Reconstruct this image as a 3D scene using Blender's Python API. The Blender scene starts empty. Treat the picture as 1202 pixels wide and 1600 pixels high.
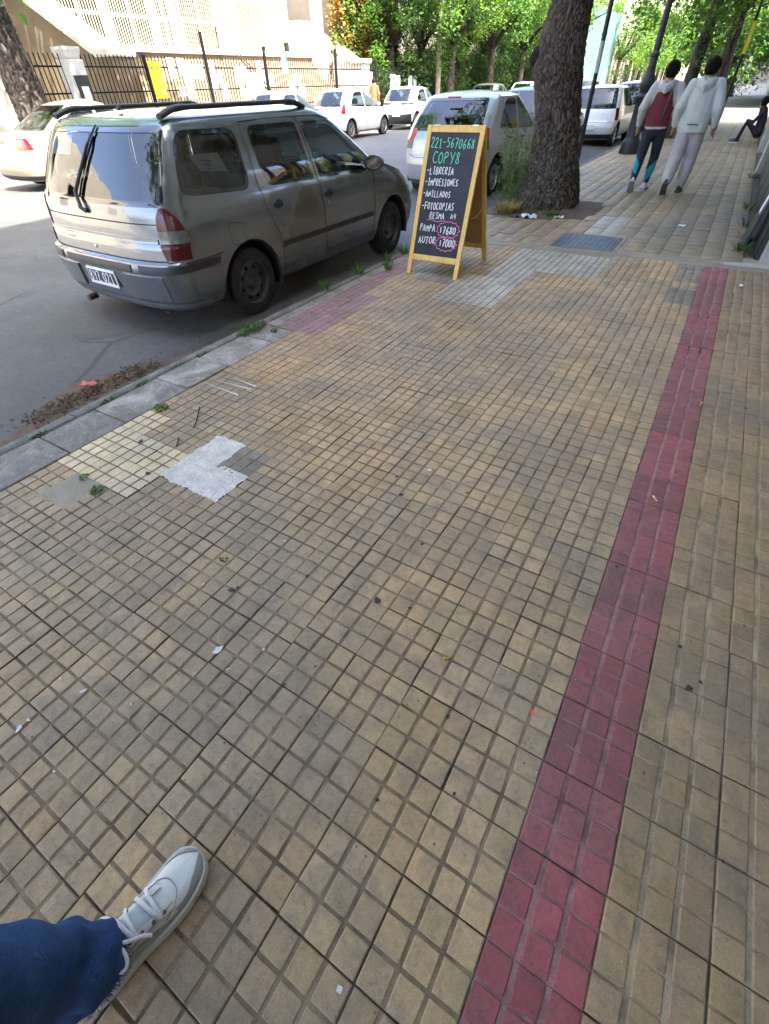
import bpy, bmesh, math, random
from mathutils import Vector, Matrix, noise, Quaternion
SC = bpy.context.scene
COL = SC.collection
R = math.radians
# ------------------------------------------------------------------ camera
CAM_H = 1.4594
YAW, PITCH, ROLL, FPX = R(32.6), R(43.5), R(-1.8), 702.0
fw = Vector((-math.sin(YAW) * math.cos(PITCH), math.cos(YAW) * math.cos(PITCH), -math.sin(PITCH)))
rt0 = Vector((math.cos(YAW), math.sin(YAW), 0)); up0 = rt0.cross(fw)
rt = rt0 * math.cos(ROLL) + up0 * math.sin(ROLL); up = -rt0 * math.sin(ROLL) + up0 * math.cos(ROLL)
cd = bpy.data.cameras.new('camera'); cam = bpy.data.objects.new('camera', cd); COL.objects.link(cam)
cam.matrix_world = Matrix(((rt.x, up.x, -fw.x, 0), (rt.y, up.y, -fw.y, 0), (rt.z, up.z, -fw.z, CAM_H), (0, 0, 0, 1)))
cd.sensor_fit = 'VERTICAL'; cd.sensor_height = 36.0; cd.sensor_width = 27.0
cd.lens = FPX / 1600.0 * 36.0
cd.clip_start = 0.02; cd.clip_end = 600
SC.camera = cam
SC.render.resolution_x, SC.render.resolution_y = 769, 1024
# ------------------------------------------------------------------ light
SUN_TO = Vector((0.50, -0.16, 0.85)).normalized()
w = bpy.data.worlds.new('World'); SC.world = w; w.use_nodes = True
nt = w.node_tree; nt.nodes.clear()
sky = nt.nodes.new('ShaderNodeTexSky'); sky.sky_type = 'NISHITA'; sky.sun_disc = False
sky.sun_elevation = math.asin(SUN_TO.z); sky.sun_rotation = math.atan2(SUN_TO.x, SUN_TO.y)
sky.air_density = 0.7; sky.dust_density = 4.0; sky.ozone_density = 0.5
bg = nt.nodes.new('ShaderNodeBackground'); bg.inputs['Strength'].default_value = 0.15
wo = nt.nodes.new('ShaderNodeOutputWorld')
nt.links.new(sky.outputs[0], bg.inputs[0]); nt.links.new(bg.outputs[0], wo.inputs[0])
sl = bpy.data.lights.new('sun', 'SUN'); sl.energy = 2.8; sl.angle = R(0.53); sl.color = (1.0, 0.95, 0.86)
so = bpy.data.objects.new('sun', sl); COL.objects.link(so)
so.rotation_euler = SUN_TO.to_track_quat('Z', 'Y').to_euler(); so.location = (5, -5, 30)
vs = SC.view_settings
SC.display_settings.display_device = 'sRGB'
vs.view_transform = 'Standard'; vs.look = 'None'; vs.gamma = 1.0; vs.use_curve_mapping = False
vs.exposure = 3.6
SC.cycles.use_denoising = True
SC.cycles.max_bounces = 8; SC.cycles.diffuse_bounces = 4; SC.cycles.glossy_bounces = 4
SC.cycles.transparent_max_bounces = 12; SC.cycles.transmission_bounces = 4
SC.cycles.caustics_reflective = False; SC.cycles.caustics_refractive = False
SC.cycles.sample_clamp_indirect = 6.0
# ------------------------------------------------------------------ helpers
def px(x, y, z=0.0):
    """ray through pixel of the photograph's measuring frame, met with height z (used for measuring only)"""
    d = rt * ((x - 601) / FPX) - up * ((y - 800) / FPX) + fw
    t = (z - CAM_H) / d.z
    return Vector((0, 0, CAM_H)) + d * t
def project(p):
    d = Vector(p) - Vector((0, 0, CAM_H)); k = d.dot(fw)
    if k < 0.05: return None
    return (601 + FPX * d.dot(rt) / k, 800 - FPX * d.dot(up) / k)
class NT:
    def __init__(s, m):
        m.use_nodes = True; s.t = m.node_tree; s.t.nodes.clear(); s.m = m
    def n(s, kind, **kw):
        nd = s.t.nodes.new('ShaderNode' + kind)
        for k, v in kw.items(): setattr(nd, k, v)
        return nd
    def l(s, a, b): s.t.links.new(a, b)
    def val(s, inp, v):
        if hasattr(v, 'is_linked') or isinstance(v, bpy.types.NodeSocket): s.l(v, inp)
        else: inp.default_value = v
    def math(s, op, a, b=None, clamp=False):
        nd = s.n('Math', operation=op, use_clamp=clamp); s.val(nd.inputs[0], a)
        if b is not None: s.val(nd.inputs[1], b)
        return nd.outputs[0]
    def vmath(s, op, a, b):
        nd = s.n('VectorMath', operation=op); s.val(nd.inputs[0], a); s.val(nd.inputs[1], b); return nd.outputs[0]
    def noise(s, vec, scale, detail=3, rough=0.55, dist=0.0):
        nd = s.n('TexNoise'); s.val(nd.inputs['Vector'], vec); nd.inputs['Scale'].default_value = scale
        nd.inputs['Detail'].default_value = detail; nd.inputs['Roughness'].default_value = rough
        nd.inputs['Distortion'].default_value = dist; return nd.outputs['Fac']
    def ramp(s, f, stops):
        nd = s.n('ValToRGB'); s.l(f, nd.inputs[0]); e = nd.color_ramp.elements
        while len(e) < len(stops): e.new(0.5)
        for q, (p, c) in zip(e, stops):
            q.position = p; q.color = (c, c, c, 1) if not hasattr(c, '__len__') else (*c[:3], 1)
        return nd.outputs[0]
    def mix(s, f, a, b, mode='MIX'):
        nd = s.n('MixRGB', blend_type=mode); s.val(nd.inputs[0], f)
        for i, q in ((1, a), (2, b)):
            if isinstance(q, bpy.types.NodeSocket): s.l(q, nd.inputs[i])
            else: nd.inputs[i].default_value = (*q[:3], 1)
        return nd.outputs[0]
    def pos(s): return s.n('NewGeometry').outputs['Position']
    def obj(s): return s.n('TexCoord').outputs['Object']
    def bump(s, h, strength=0.3, dist=0.01):
        nd = s.n('Bump'); nd.inputs['Strength'].default_value = strength; nd.inputs['Distance'].default_value = dist
        s.l(h, nd.inputs['Height']); return nd.outputs[0]
    def out(s, sh):
        o = s.n('OutputMaterial'); s.l(sh, o.inputs[0])
    def bsdf(s, col, rough=0.6, metal=0.0, spec=0.5, normal=None, coat=0.0, coat_rough=0.05):
        b = s.n('BsdfPrincipled')
        if isinstance(col, bpy.types.NodeSocket): s.l(col, b.inputs['Base Color'])
        else: b.inputs['Base Color'].default_value = (*col[:3], 1)
        s.val(b.inputs['Roughness'], rough); s.val(b.inputs['Metallic'], metal)
        b.inputs['Specular IOR Level'].default_value = spec
        b.inputs['Coat Weight'].default_value = coat; b.inputs['Coat Roughness'].default_value = coat_rough
        if normal is not None: s.l(normal, b.inputs['Normal'])
        return b
_mats = {}
def mat(name, col, rough=0.6, metal=0.0, spec=0.5, var=0.12, scale=8.0, bump=0.0, bscale=60.0, coat=0.0, use_pos=False, dirt=0.0, dirtcol=(0.10, 0.085, 0.07), rvar=0.1):
    if name in _mats: return _mats[name]
    m = bpy.data.materials.new(name); t = NT(m)
    v = t.pos() if use_pos else t.obj()
    f = t.noise(v, scale, 4)
    c = t.mix(1.0, col, t.ramp(f, [(0.25, 1 - var), (0.75, 1 + var * 0.6)]), 'MULTIPLY')
    if dirt:
        d = t.ramp(t.noise(v, scale * 0.45, 5, 0.65, 0.3), [(0.42, 0.0), (0.72, 1.0)])
        c = t.mix(t.math('MULTIPLY', d, dirt), c, dirtcol)
    nr = None
    if bump: nr = t.bump(t.noise(v, bscale, 4, 0.6), bump, 0.01)
    rr = t.math('ADD', t.math('MULTIPLY', t.noise(v, scale * 1.7, 3), rvar * 2), rough - rvar, True)
    b = t.bsdf(c, rr, metal, spec, nr, coat); t.out(b.outputs[0])
    _mats[name] = m; return m
class MB:
    """collects faces of ONE piece"""
    def __init__(s): s.v = []; s.f = []; s.mi = []
    def add(s, vs, fs, mi=0):
        o = len(s.v); s.v += [tuple(p) for p in vs]; s.f += [tuple(i + o for i in q) for q in fs]; s.mi += [mi] * len(fs); return s
    def box(s, a, b, mi=0, M=None):
        x0, y0, z0 = a; x1, y1, z1 = b
        p = [Vector(q) for q in ((x0, y0, z0), (x1, y0, z0), (x1, y1, z0), (x0, y1, z0), (x0, y0, z1), (x1, y0, z1), (x1, y1, z1), (x0, y1, z1))]
        if M is not None: p = [M @ q for q in p]
        return s.add(p, [(0, 3, 2, 1), (4, 5, 6, 7), (0, 1, 5, 4), (1, 2, 6, 5), (2, 3, 7, 6), (3, 0, 4, 7)], mi)
    def bbox(s, a, b, r=0.004, mi=0, M=None):
        """box with chamfered edges"""
        bm = bmesh.new(); bmesh.ops.create_cube(bm, size=1)
        c = [(a[i] + b[i]) / 2 for i in range(3)]; d = [abs(b[i] - a[i]) for i in range(3)]
        for v in bm.verts: v.co = Vector((c[0] + v.co.x * d[0], c[1] + v.co.y * d[1], c[2] + v.co.z * d[2]))
        bmesh.ops.bevel(bm, geom=list(bm.edges), offset=min(r, min(d) * 0.45), segments=1, affect='EDGES', profile=0.5)
        bm.verts.ensure_lookup_table()
        vs_ = [(M @ v.co if M is not None else v.co.copy()) for v in bm.verts]
        s.add(vs_, [[v.index for v in f.verts] for f in bm.faces], mi); bm.free(); return s
    def loft(s, rings, mi=0, cap=True, close=True):
        n = len(rings[0]); vs_ = [p for r_ in rings for p in r_]; fs = []
        for i in range(len(rings) - 1):
            for j in range(n if close else n - 1):
                k = (j + 1) % n; fs.append((i * n + j, i * n + k, (i + 1) * n + k, (i + 1) * n + j))
        if cap and close:
            fs.append(tuple(range(n - 1, -1, -1))); fs.append(tuple((len(rings) - 1) * n + j for j in range(n)))
        return s.add(vs_, fs, mi)
    def tube(s, pts, rad, n=8, mi=0, cap=True, flat=1.0):
        pts = [Vector(p) for p in pts]; rings = []; u = None
        for i, p in enumerate(pts):
            d = (pts[min(i + 1, len(pts) - 1)] - pts[max(i - 1, 0)])
            d = d.normalized() if d.length > 1e-9 else Vector((0, 0, 1))
            if u is None:
                u = d.cross(Vector((0, 0, 1)));
                if u.length < 0.05: u = d.cross(Vector((0, 1, 0)))
            u = (u - d * u.dot(d)).normalized(); q = d.cross(u)
            r_ = rad[i] if hasattr(rad, '__len__') else rad
            rings.append([p + u * (math.cos(2 * math.pi * k / n) * r_) + q * (math.sin(2 * math.pi * k / n) * r_ * flat) for k in range(n)])
        return s.loft(rings, mi, cap)
    def lathe(s, prof, n=24, mi=0, M=None, cap=False):
        rings = [[Vector((r_ * math.cos(2 * math.pi * k / n), r_ * math.sin(2 * math.pi * k / n), z)) for k in range(n)] for r_, z in prof]
        if M is not None: rings = [[M @ p for p in q] for q in rings]
        return s.loft(rings, mi, cap)
    def prism(s, poly, z0, z1, mi=0, M=None):
        n = len(poly); a = [Vector((x, y, z0)) for x, y in poly]; b = [Vector((x, y, z1)) for x, y in poly]
        p = a + b
        if M is not None: p = [M @ q for q in p]
        return s.add(p, [tuple(range(n - 1, -1, -1)), tuple(range(n, 2 * n))] + [(i, (i + 1) % n, (i + 1) % n + n, i + n) for i in range(n)], mi)
    def grid(s, P, mi=0):
        """P[i][j] points"""
        n = len(P[0]); return s.add([q for r_ in P for q in r_], [(i * n + j, i * n + j + 1, (i + 1) * n + j + 1, (i + 1) * n + j) for i in range(len(P) - 1) for j in range(n - 1)], mi)
    def ribbon(s, pts, nrm, wd, mi=0):
        pts = [Vector(p) for p in pts]; vs_ = []; fs = []
        for i, p in enumerate(pts):
            d = (pts[min(i + 1, len(pts) - 1)] - pts[max(i - 1, 0)]).normalized()
            nn = nrm[i] if isinstance(nrm, list) else nrm
            sd = d.cross(nn).normalized(); ww = wd[i] if hasattr(wd, '__len__') else wd
            vs_ += [p + sd * ww * 0.5, p - sd * ww * 0.5]
            if i: fs.append((2 * i - 2, 2 * i - 1, 2 * i + 1, 2 * i))
        return s.add(vs_, fs, mi)
    def mesh(s, name, mats):
        me = bpy.data.meshes.new(name); me.from_pydata(s.v, [], s.f)
        for m in (mats if isinstance(mats, (list, tuple)) else [mats]): me.materials.append(m)
        if any(s.mi): me.polygons.foreach_set('material_index', s.mi)
        me.update(); return me
    def build(s, name, mats, parent=None, smooth=None, **props):
        return link(name, s.mesh(name, mats), parent, smooth, **props)
def link(name, me, parent=None, smooth=None, **props):
    o = bpy.data.objects.new(name, me); COL.objects.link(o)
    if parent is not None: o.parent = parent
    if smooth is not None and me is not None:
        me.polygons.foreach_set('use_smooth', [True] * len(me.polygons))
        if smooth < 180: me.set_sharp_from_angle(angle=R(smooth))
    for k, v in props.items(): o[k] = v
    return o
def thing(name, label, cat, loc=(0, 0, 0), rz=0.0, group=None):
    o = bpy.data.objects.new(name, None); COL.objects.link(o); o.empty_display_size = 0.1
    o.location = loc; o.rotation_euler = (0, 0, rz); o['label'] = label; o['category'] = cat
    if group: o['group'] = group
    return o
def tag(o, label, cat, group=None):
    o['label'] = label; o['category'] = cat
    if group: o['group'] = group
    return o
def struct(o): o['kind'] = 'structure'; return o
def stuff(o): o['kind'] = 'stuff'; return o
def copy_tree(o, parent=None):
    c = o.copy(); COL.objects.link(c); c.parent = parent
    for ch in list(o.children): copy_tree(ch, c)
    return c
def lerp(a, b, t): return a + (b - a) * t
def interp(tab, x):
    """piecewise smooth table [(x,v),...]"""
    if x <= tab[0][0]: return tab[0][1]
    for (a, va), (b, vb) in zip(tab, tab[1:]):
        if x <= b: return lerp(va, vb, (x - a) / (b - a))
    return tab[-1][1]
def blob(rnd, n, r0, r1, jit=0.25, rot=0.0, cx=0, cy=0):
    return [(cx + math.cos(rot) * a - math.sin(rot) * b, cy + math.sin(rot) * a + math.cos(rot) * b) for a, b in
            ((math.cos(2 * math.pi * k / n) * r0 * (1 + rnd.uniform(-jit, jit)), math.sin(2 * math.pi * k / n) * r1 * (1 + rnd.uniform(-jit, jit))) for k in range(n))]
# ================================================================== GROUND
KX = -3.05           # outer face of our kerb
FKX = -15.6          # far kerb
def road_z(x):
    c = (x - (KX + FKX) / 2) / ((KX - FKX) / 2)
    return -0.15 + 0.12 * max(0.0, 1 - c * c)
def tile_mat(name, base, pitch, ox, oy, grime=0.55, tint=0.16, warm=0.5, olive=0.0):
    m = bpy.data.materials.new(name); t = NT(m); p = t.pos()
    sx = t.n('SeparateXYZ'); t.l(p, sx.inputs[0])
    def cell(k, seed):
        cx = t.math('FLOOR', t.math('DIVIDE', t.math('SUBTRACT', sx.outputs[0], ox), pitch / k))
        cy = t.math('FLOOR', t.math('DIVIDE', t.math('SUBTRACT', sx.outputs[1], oy), pitch / k))
        cb = t.n('CombineXYZ'); t.l(cx, cb.inputs[0]); t.l(cy, cb.inputs[1]); cb.inputs[2].default_value = seed
        wn = t.n('TexWhiteNoise', noise_dimensions='3D'); t.l(cb.outputs[0], wn.inputs['Vector']); return wn
    c1 = cell(1, 1.3); c3 = cell(3, 7.1)
    c = t.mix(1.0, base, t.ramp(c1.outputs['Value'], [(0.0, 1 - tint), (0.5, 1.0), (1.0, 1 + tint * 0.8)]), 'MULTIPLY')
    c = t.mix(1.0, c, t.ramp(c3.outputs['Value'], [(0.0, 0.92), (1.0, 1.06)]), 'MULTIPLY')
    # warm / grey drift between tiles and over the pavement
    gv = sum(base) / 3; grey = (gv * 1.06, gv * 0.94, gv * 0.76)
    c = t.mix(t.math('MULTIPLY', t.ramp(c1.outputs['Color'], [(0.3, 0.0), (1.0, 1.0)]), warm * 0.42), c, grey)
    big = t.noise(p, 0.9, 4, 0.6, 0.4)
    c = t.mix(t.math('MULTIPLY', t.ramp(big, [(0.40, 0.0), (0.62, 1.0)]), 0.55), c, tuple(v * 0.62 for v in grey))
    med = t.noise(p, 9.0, 6, 0.7, 0.6)
    c = t.mix(t.math('MULTIPLY', t.ramp(med, [(0.44, 0.0), (0.70, 1.0)]), grime), c, tuple(v * 0.42 for v in grey))
    fine = t.noise(p, 55.0, 4, 0.7)
    c = t.mix(1.0, c, t.ramp(fine, [(0.25, 0.74), (0.5, 1.0), (0.8, 1.14)]), 'MULTIPLY')
    grain = t.noise(p, 420.0, 2, 0.7)
    c = t.mix(1.0, c, t.ramp(grain, [(0.3, 0.74), (0.7, 1.2)]), 'MULTIPLY')
    vo = t.n('TexVoronoi'); t.l(p, vo.inputs['Vector']); vo.inputs['Scale'].default_value = 38.0
    spots = t.math('MULTIPLY', t.ramp(vo.outputs['Distance'], [(0.0, 1.0), (0.10, 1.0), (0.16, 0.0)]), t.ramp(t.noise(p, 4.3, 3), [(0.50, 0.0), (0.62, 0.75)]))
    c = t.mix(spots, c, (0.06, 0.05, 0.045))
    vo2 = t.n('TexVoronoi'); t.l(p, vo2.inputs['Vector']); vo2.inputs['Scale'].default_value = 61.0
    wh = t.math('MULTIPLY', t.ramp(vo2.outputs['Distance'], [(0.0, 1.0), (0.05, 1.0), (0.09, 0.0)]), t.ramp(t.noise(p, 2.7, 3), [(0.54, 0.0), (0.66, 0.6)]))
    c = t.mix(wh, c, (0.62, 0.60, 0.56))
    nr = t.bump(t.math('ADD', t.math('MULTIPLY', fine, 1.0), t.math('MULTIPLY', grain, 0.35)), 0.28, 0.0035)
    b = t.bsdf(c, t.math('ADD', t.math('MULTIPLY', med, 0.25), 0.42, True), 0, 0.35, nr); t.out(b.outputs[0]); return m
def groove_mat(name, base, var=0.35):
    m = bpy.data.materials.new(name); t = NT(m); p = t.pos()
    n1 = t.noise(p, 16, 5, 0.65); n2 = t.noise(p, 240, 3, 0.7); n3 = t.noise(p, 2.4, 3)
    c = t.mix(1.0, base, t.ramp(n1, [(0.3, 1 - var), (0.7, 1 + var)]), 'MULTIPLY')
    c = t.mix(1.0, c, t.ramp(n2, [(0.3, 0.7), (0.7, 1.25)]), 'MULTIPLY')
    n5 = t.noise(p, 6.0, 4, 0.6, 0.4)
    c = t.mix(t.ramp(n3, [(0.45, 0.0), (0.68, 0.6)]), c, tuple(min(1, v * 1.8) for v in base))
    c = t.mix(t.ramp(n5, [(0.48, 0.0), (0.66, 0.8)]), c, tuple(v * 0.42 for v in base))
    b = t.bsdf(c, 0.85, 0, 0.2, t.bump(n2, 0.4, 0.003)); t.out(b.outputs[0]); return m
PB, PA = 0.224, 0.2056
BX0, BY0 = -0.760, -0.051       # grid of the block beside the red line
AX0, AY0 = -2.610, 0.740        # grid of the kerbside block
TAN = (0.475, 0.310, 0.148)
M_TB = tile_mat('tile_tan', TAN, PB, BX0, BY0, 0.58)
M_TA = tile_mat('tile_tan_kerbside', (0.47, 0.305, 0.144), PA, AX0, AY0, 0.58)
M_TR = tile_mat('tile_wine_red', (0.325, 0.085, 0.092), PB, BX0, BY0, 0.5, 0.2, 0.5)
M_TO = tile_mat('tile_olive', (0.335, 0.222, 0.112), PB, BX0, BY0, 0.5, 0.12, 0.3)
M_TP = tile_mat('tile_pale_yellow', (0.74, 0.56, 0.30), PA, AX0, AY0, 0.30)
M_TG = tile_mat('tile_pale_grey', (0.47, 0.42, 0.34), PA, AX0, AY0, 0.35)
M_TD = tile_mat('tile_dull_grey', (0.25, 0.215, 0.16), PB, BX0, BY0, 0.35)
M_TK = tile_mat('tile_pink', (0.34, 0.185, 0.185), PA, AX0, AY0, 0.4)
M_TF = tile_mat('tile_far_tan', (0.40, 0.275, 0.145), 0.2, -3.0, 6.4, 0.35)
M_TFG = tile_mat('tile_far_grey', (0.315, 0.238, 0.142), 0.2, -3.0, 6.4, 0.3, 0.08, 0.3)
M_GD = groove_mat('groove_dark_dirt', (0.205, 0.150, 0.094))
M_GL = groove_mat('groove_skylit', (0.275, 0.21, 0.13), 0.25)  # paler tone paints sky light into the grooves right of the red line
M_GR = groove_mat('groove_red_dust', (0.26, 0.140, 0.130), 0.3)
M_BED = groove_mat('mortar_bed', (0.095, 0.075, 0.055), 0.7)
def tile_mesh(name, pitch, mt, mg, seed, gx=0.0095, gy=0.0085, gap=0.0030, depth=0.0030):
    """one paving tile: nine raised panes over a dirt filled groove floor"""
    rnd = random.Random(seed); b = MB(); h = pitch / 2 - gap / 2
    zt, zf, zb = 0.0, -depth, -0.022
    b.add([(-h, -h, zf), (h, -h, zf), (h, h, zf), (-h, h, zf), (-h, -h, zb), (h, -h, zb), (h, h, zb), (-h, h, zb)],
          [(0, 1, 2, 3), (0, 4, 5, 1), (1, 5, 6, 2), (2, 6, 7, 3), (3, 7, 4, 0)], 1)
    cx = [-h + 0.0008, -pitch / 6, pitch / 6, h - 0.0008]
    for i in range(3):
        for j in range(3):
            x0 = cx[i] + (gx / 2 if i else 0); x1 = cx[i + 1] - (gx / 2 if i < 2 else 0)
            y0 = cx[j] + (gy / 2 if j else 0); y1 = cx[j + 1] - (gy / 2 if j < 2 else 0)
            dz = rnd.uniform(-0.0009, 0.0004)
            def ring(ins, z, jit):
                c = 0.0065 if ins else 0.0035
                P = []
                for (ax, ay, sx_, sy_) in ((x0, y0, 1, 1), (x1, y0, -1, 1), (x1, y1, -1, -1), (x0, y1, 1, -1)):
                    P.append((ax, ay, sx_, sy_))
                o = []
                for k, (ax, ay, sx_, sy_) in enumerate(P):
                    jx, jy = rnd.uniform(-jit, jit), rnd.uniform(-jit, jit)
                    a = (ax + sx_ * ins + jx, ay + sy_ * (ins + c * 0.55) + jy, z); e = (ax + sx_ * (ins + c * 0.55) + jx, ay + sy_ * ins + jy, z)
                    o += [a, e] if k in (0, 2) else [e, a]
                return o
            r0 = ring(0.0, zf, 0.0010); r1 = ring(0.0014, zt - 0.0009 + dz, 0.0011); r2 = ring(0.0032, zt + dz, 0.0010)
            o = r0 + r1 + r2
            fs = [(k, (k + 1) % 8, 8 + (k + 1) % 8, 8 + k) for k in range(8)] + [(8 + k, 8 + (k + 1) % 8, 16 + (k + 1) % 8, 16 + k) for k in range(8)] + [tuple(range(16, 24))]
            b.add(o, fs, 0)
    me = b.mesh(name, [mt, mg])
    me.polygons.foreach_set('use_smooth', [True] * len(me.polygons)); me.set_sharp_from_angle(angle=R(16))
    return me
rt_ = random.Random(11)
KINDS = {'B': (M_TB, M_GD, PB), 'A': (M_TA, M_GD, PA), 'R': (M_TR, M_GR, PB), 'O': (M_TO, M_GL, PB), 'P': (M_TP, M_GD, PA), 'G': (M_TG, M_GD, PA), 'D': (M_TD, M_GD, PB), 'K': (M_TK, M_GD, PA)}
TM = {k: [tile_mesh('tile', p, a, g, 31 * n + ord(k), gx=0.0125 if k in 'OR' else 0.0095, gy=0.0042 if k == 'O' else (0.0068 if k == 'R' else 0.0085)) for n in range(6)] for k, (a, g, p) in KINDS.items()}
def ledge_y(x): return 6.34 + 0.12 * x
tiles = []                                                     # (x, y, kind)
for c in range(4):                                             # block beside the red line
    for j in range(-6, 31):
        x, y = BX0 + PB * (c + 0.5), BY0 + PB * (j + 0.5)
        if y + PB * 0.5 > ledge_y(x) - 0.02: continue
        k = 'B'
        if c == 3 and y > 4.95: k = 'D'
        if c == 3 and 5.35 < y < 5.6: k = 'B'
        tiles.append((x, y, k))
for c, k in ((4, 'R'), (5, 'O'), (6, 'O'), (7, 'O')):
    for j in range(-6, 31):
        x, y = BX0 + PB * (c + 0.5), BY0 + PB * (j + 0.5)
        if y + PB * 0.5 > ledge_y(x) - 0.02: continue
        tiles.append((x, y, k))
HOLES = []
for c in range(-1, 9):                                         # kerbside block
    for j in range(-9, 27):
        x, y = AX0 + PA * (c + 0.5), AY0 + PA * (j + 0.5)
        if y + PA * 0.5 > ledge_y(x) - 0.02: continue
        k = 'A'
        if c == -1:
            if y < 2.80: continue
            k = 'K'
        if c == 0 and 0 <= j <= 2: k = 'P'
        if c == 1 and 0 <= j <= 2: k = 'P' if j != 2 else 'A'
        if c == 2 and 0 <= j <= 1: k = 'P'
        if (c == 3 and j in (1, 2)) or (c == 4 and j == 1): HOLES.append((x, y)); continue
        if c == 1 and j == -1: HOLES.append((x, y)); continue
        if c == 4 and j == 2: k = 'D'
        if -1.99 < x < -1.2 and 3.9 + 0.35 * (x + 1.99) < y < 4.95: k = 'G'
        if -1.78 < x < -0.76 and 4.95 < y < 6.2: k = 'G'
        if x > -1.4 and y < 5.3 and k == 'G': k = 'A'
        if abs(x + 2.2) < 0.11 and abs(y - 4.62) < 0.11: k = 'D'
        if c == 0 and 2.8 < y < 3.75: k = 'K'
        tiles.append((x, y, k))
def shown_size(x, y):
    P = [project((x + a, y + b_, 0)) for a, b_ in ((-.1, -.1), (.1, -.1), (.1, .1), (-.1, .1))]
    if any(p is None for p in P): return 0
    cx = sum(p[0] for p in P) / 4; cy = sum(p[1] for p in P) / 4
    A = abs(sum(P[i][0] * P[(i + 1) % 4][1] - P[(i + 1) % 4][0] * P[i][1] for i in range(4))) / 2
    inside = sum(1 for p in P if -5 < p[0] < 1207 and -5 < p[1] < 1605)
    return A * inside / 4
tiles.sort(key=lambda q: -shown_size(q[0], q[1]))
pav = MB()
pav.grid([[(x, y, -0.0062) for x in (KX + 0.05, -1.0, 1.25)] for y in (-4.0, 6.0, 20.0, 29.0)])
pavement = struct(pav.build('pavement', M_BED))
rest = MB()
for n, (x, y, k) in enumerate(tiles):
    a = rt_.randrange(6); q = rt_.choice((0, math.pi)) + R(rt_.gauss(0, 0.28))
    loc = Vector((x + rt_.gauss(0, 0.0009), y + rt_.gauss(0, 0.0009), rt_.gauss(0, 0.0010)))
    tl = (R(rt_.gauss(0, 0.22)), R(rt_.gauss(0, 0.22)), q)
    if n < 300:
        o = link('tile', TM[k][a], pavement); o.location = loc; o.rotation_euler = tl
    else:
        M = Matrix.Translation(loc) @ Matrix.Rotation(q, 4, 'Z')
        me = TM[k][a]; ks = list(KINDS)
        off = len(rest.v); rest.v += [tuple(M @ v.co) for v in me.vertices]
        for p in me.polygons: rest.f.append(tuple(i + off for i in p.vertices)); rest.mi.append(ks.index(k) * 2 + p.material_index)
mm = []
for k in KINDS: mm += [KINDS[k][0], KINDS[k][1]]
stuff(rest.build('remaining_tiles', mm, pavement, 50))
# neighbour's paving beyond the cement ledge: smaller plain tiles, joined
far = MB(); PIT = (-2.98, -1.50, 7.80, 9.25); PLATE = (-1.54, -0.83, 6.30, 7.03)
def in_pit(x, y): return PIT[0] < x < PIT[1] and PIT[2] + 0.18 * (x + 2.0) < y < PIT[3]
yy = 5.9
while yy < 28.6:
    pitch = 0.2
    for i in range(0, 18):
        x = -2.93 + 0.1 + i * pitch
        y = yy + pitch / 2
        if x > 0.56: continue
        if y - 0.1 < ledge_y(x) + 0.11: continue
        if in_pit(x, y): continue
        if PLATE[0] - 0.05 < x < PLATE[1] + 0.05 and PLATE[2] - 0.05 < y < PLATE[3] + 0.05: continue
        g = 1 if x > -0.55 + 0.06 * math.sin(y * 2) else 0
        if y > 11 and x > -1.6: g = 1
        if -1.4 < x < -0.85 and 7.2 < y < 8.3: g = 2
        h = pitch / 2 - 0.003; dz = rt_.gauss(0, 0.0016); c = 0.003
        tlx, tly = rt_.gauss(0, 0.006), rt_.gauss(0, 0.006)
        vs_ = [(x + a * (h - d), y + b_ * (h - d), z + dz + a * tlx * 0.1 + b_ * tly * 0.1) for d, z in ((0, -0.012), (0, -0.002), (c, 0.0)) for a, b_ in ((-1, -1), (1, -1), (1, 1), (-1, 1))]
        far.add(vs_, [(k, (k + 1) % 4, 4 + (k + 1) % 4, 4 + k) for k in range(4)] + [(4 + k, 4 + (k + 1) % 4, 8 + (k + 1) % 4, 8 + k) for k in range(4)] + [(8, 9, 10, 11)], g)
    yy += pitch
M_CEM = mat('cement_grey', (0.31, 0.26, 0.19), 0.85, var=0.22, scale=3.0, bump=0.35, bscale=90, use_pos=True, dirt=0.6, dirtcol=(0.16, 0.15, 0.135))
M_CEMW = mat('cement_fresh_white', (0.66, 0.61, 0.535), 0.9, var=0.24, scale=22.0, bump=0.9, bscale=70, use_pos=True, dirt=0.55, dirtcol=(0.36, 0.35, 0.34))
stuff(far.build('neighbour_tiles', [M_TF, M_TFG, M_TG], pavement, 40))
# cement ledge that crosses the pavement
lg = MB(); P = []
for i in range(36):
    x = KX + 0.12 + (1.22 - KX - 0.12) * i / 35; y = ledge_y(x); e = rt_.uniform(-0.008, 0.008)
    P.append([(x, y - 0.008 + e, -0.014), (x, y + e, 0.004), (x, y + 0.09, 0.006 + rt_.uniform(-.001, .001)), (x, y + 0.11 - e, -0.014)])
lf_ = MB(); lf_.grid([[(x, ledge_y(x) - .26, -.0034), (x, ledge_y(x) + .01, -.0032)] for x in (KX + .12, -1, 1.2)]); lf_.build('cement_filler', M_CEM, pavement)
lf_ = MB(); lf_.grid([[(x, ledge_y(x) + .09, -.0034), (x, ledge_y(x) + .34, -.0036)] for x in (KX + .12, -1, 1.2)]); lf_.build('cement_filler', M_CEM, pavement)
lf_ = MB(); lf_.grid([[(x, y, -.0040) for x in (PLATE[0] - .26, PLATE[1] + .26)] for y in (PLATE[2] - .02, PLATE[3] + .26)]); lf_.build('cement_filler', M_CEM, pavement)
lg.grid(P); lg.build('cement_ledge', M_CEM, pavement, 40)
lw = MB(); P = []
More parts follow.
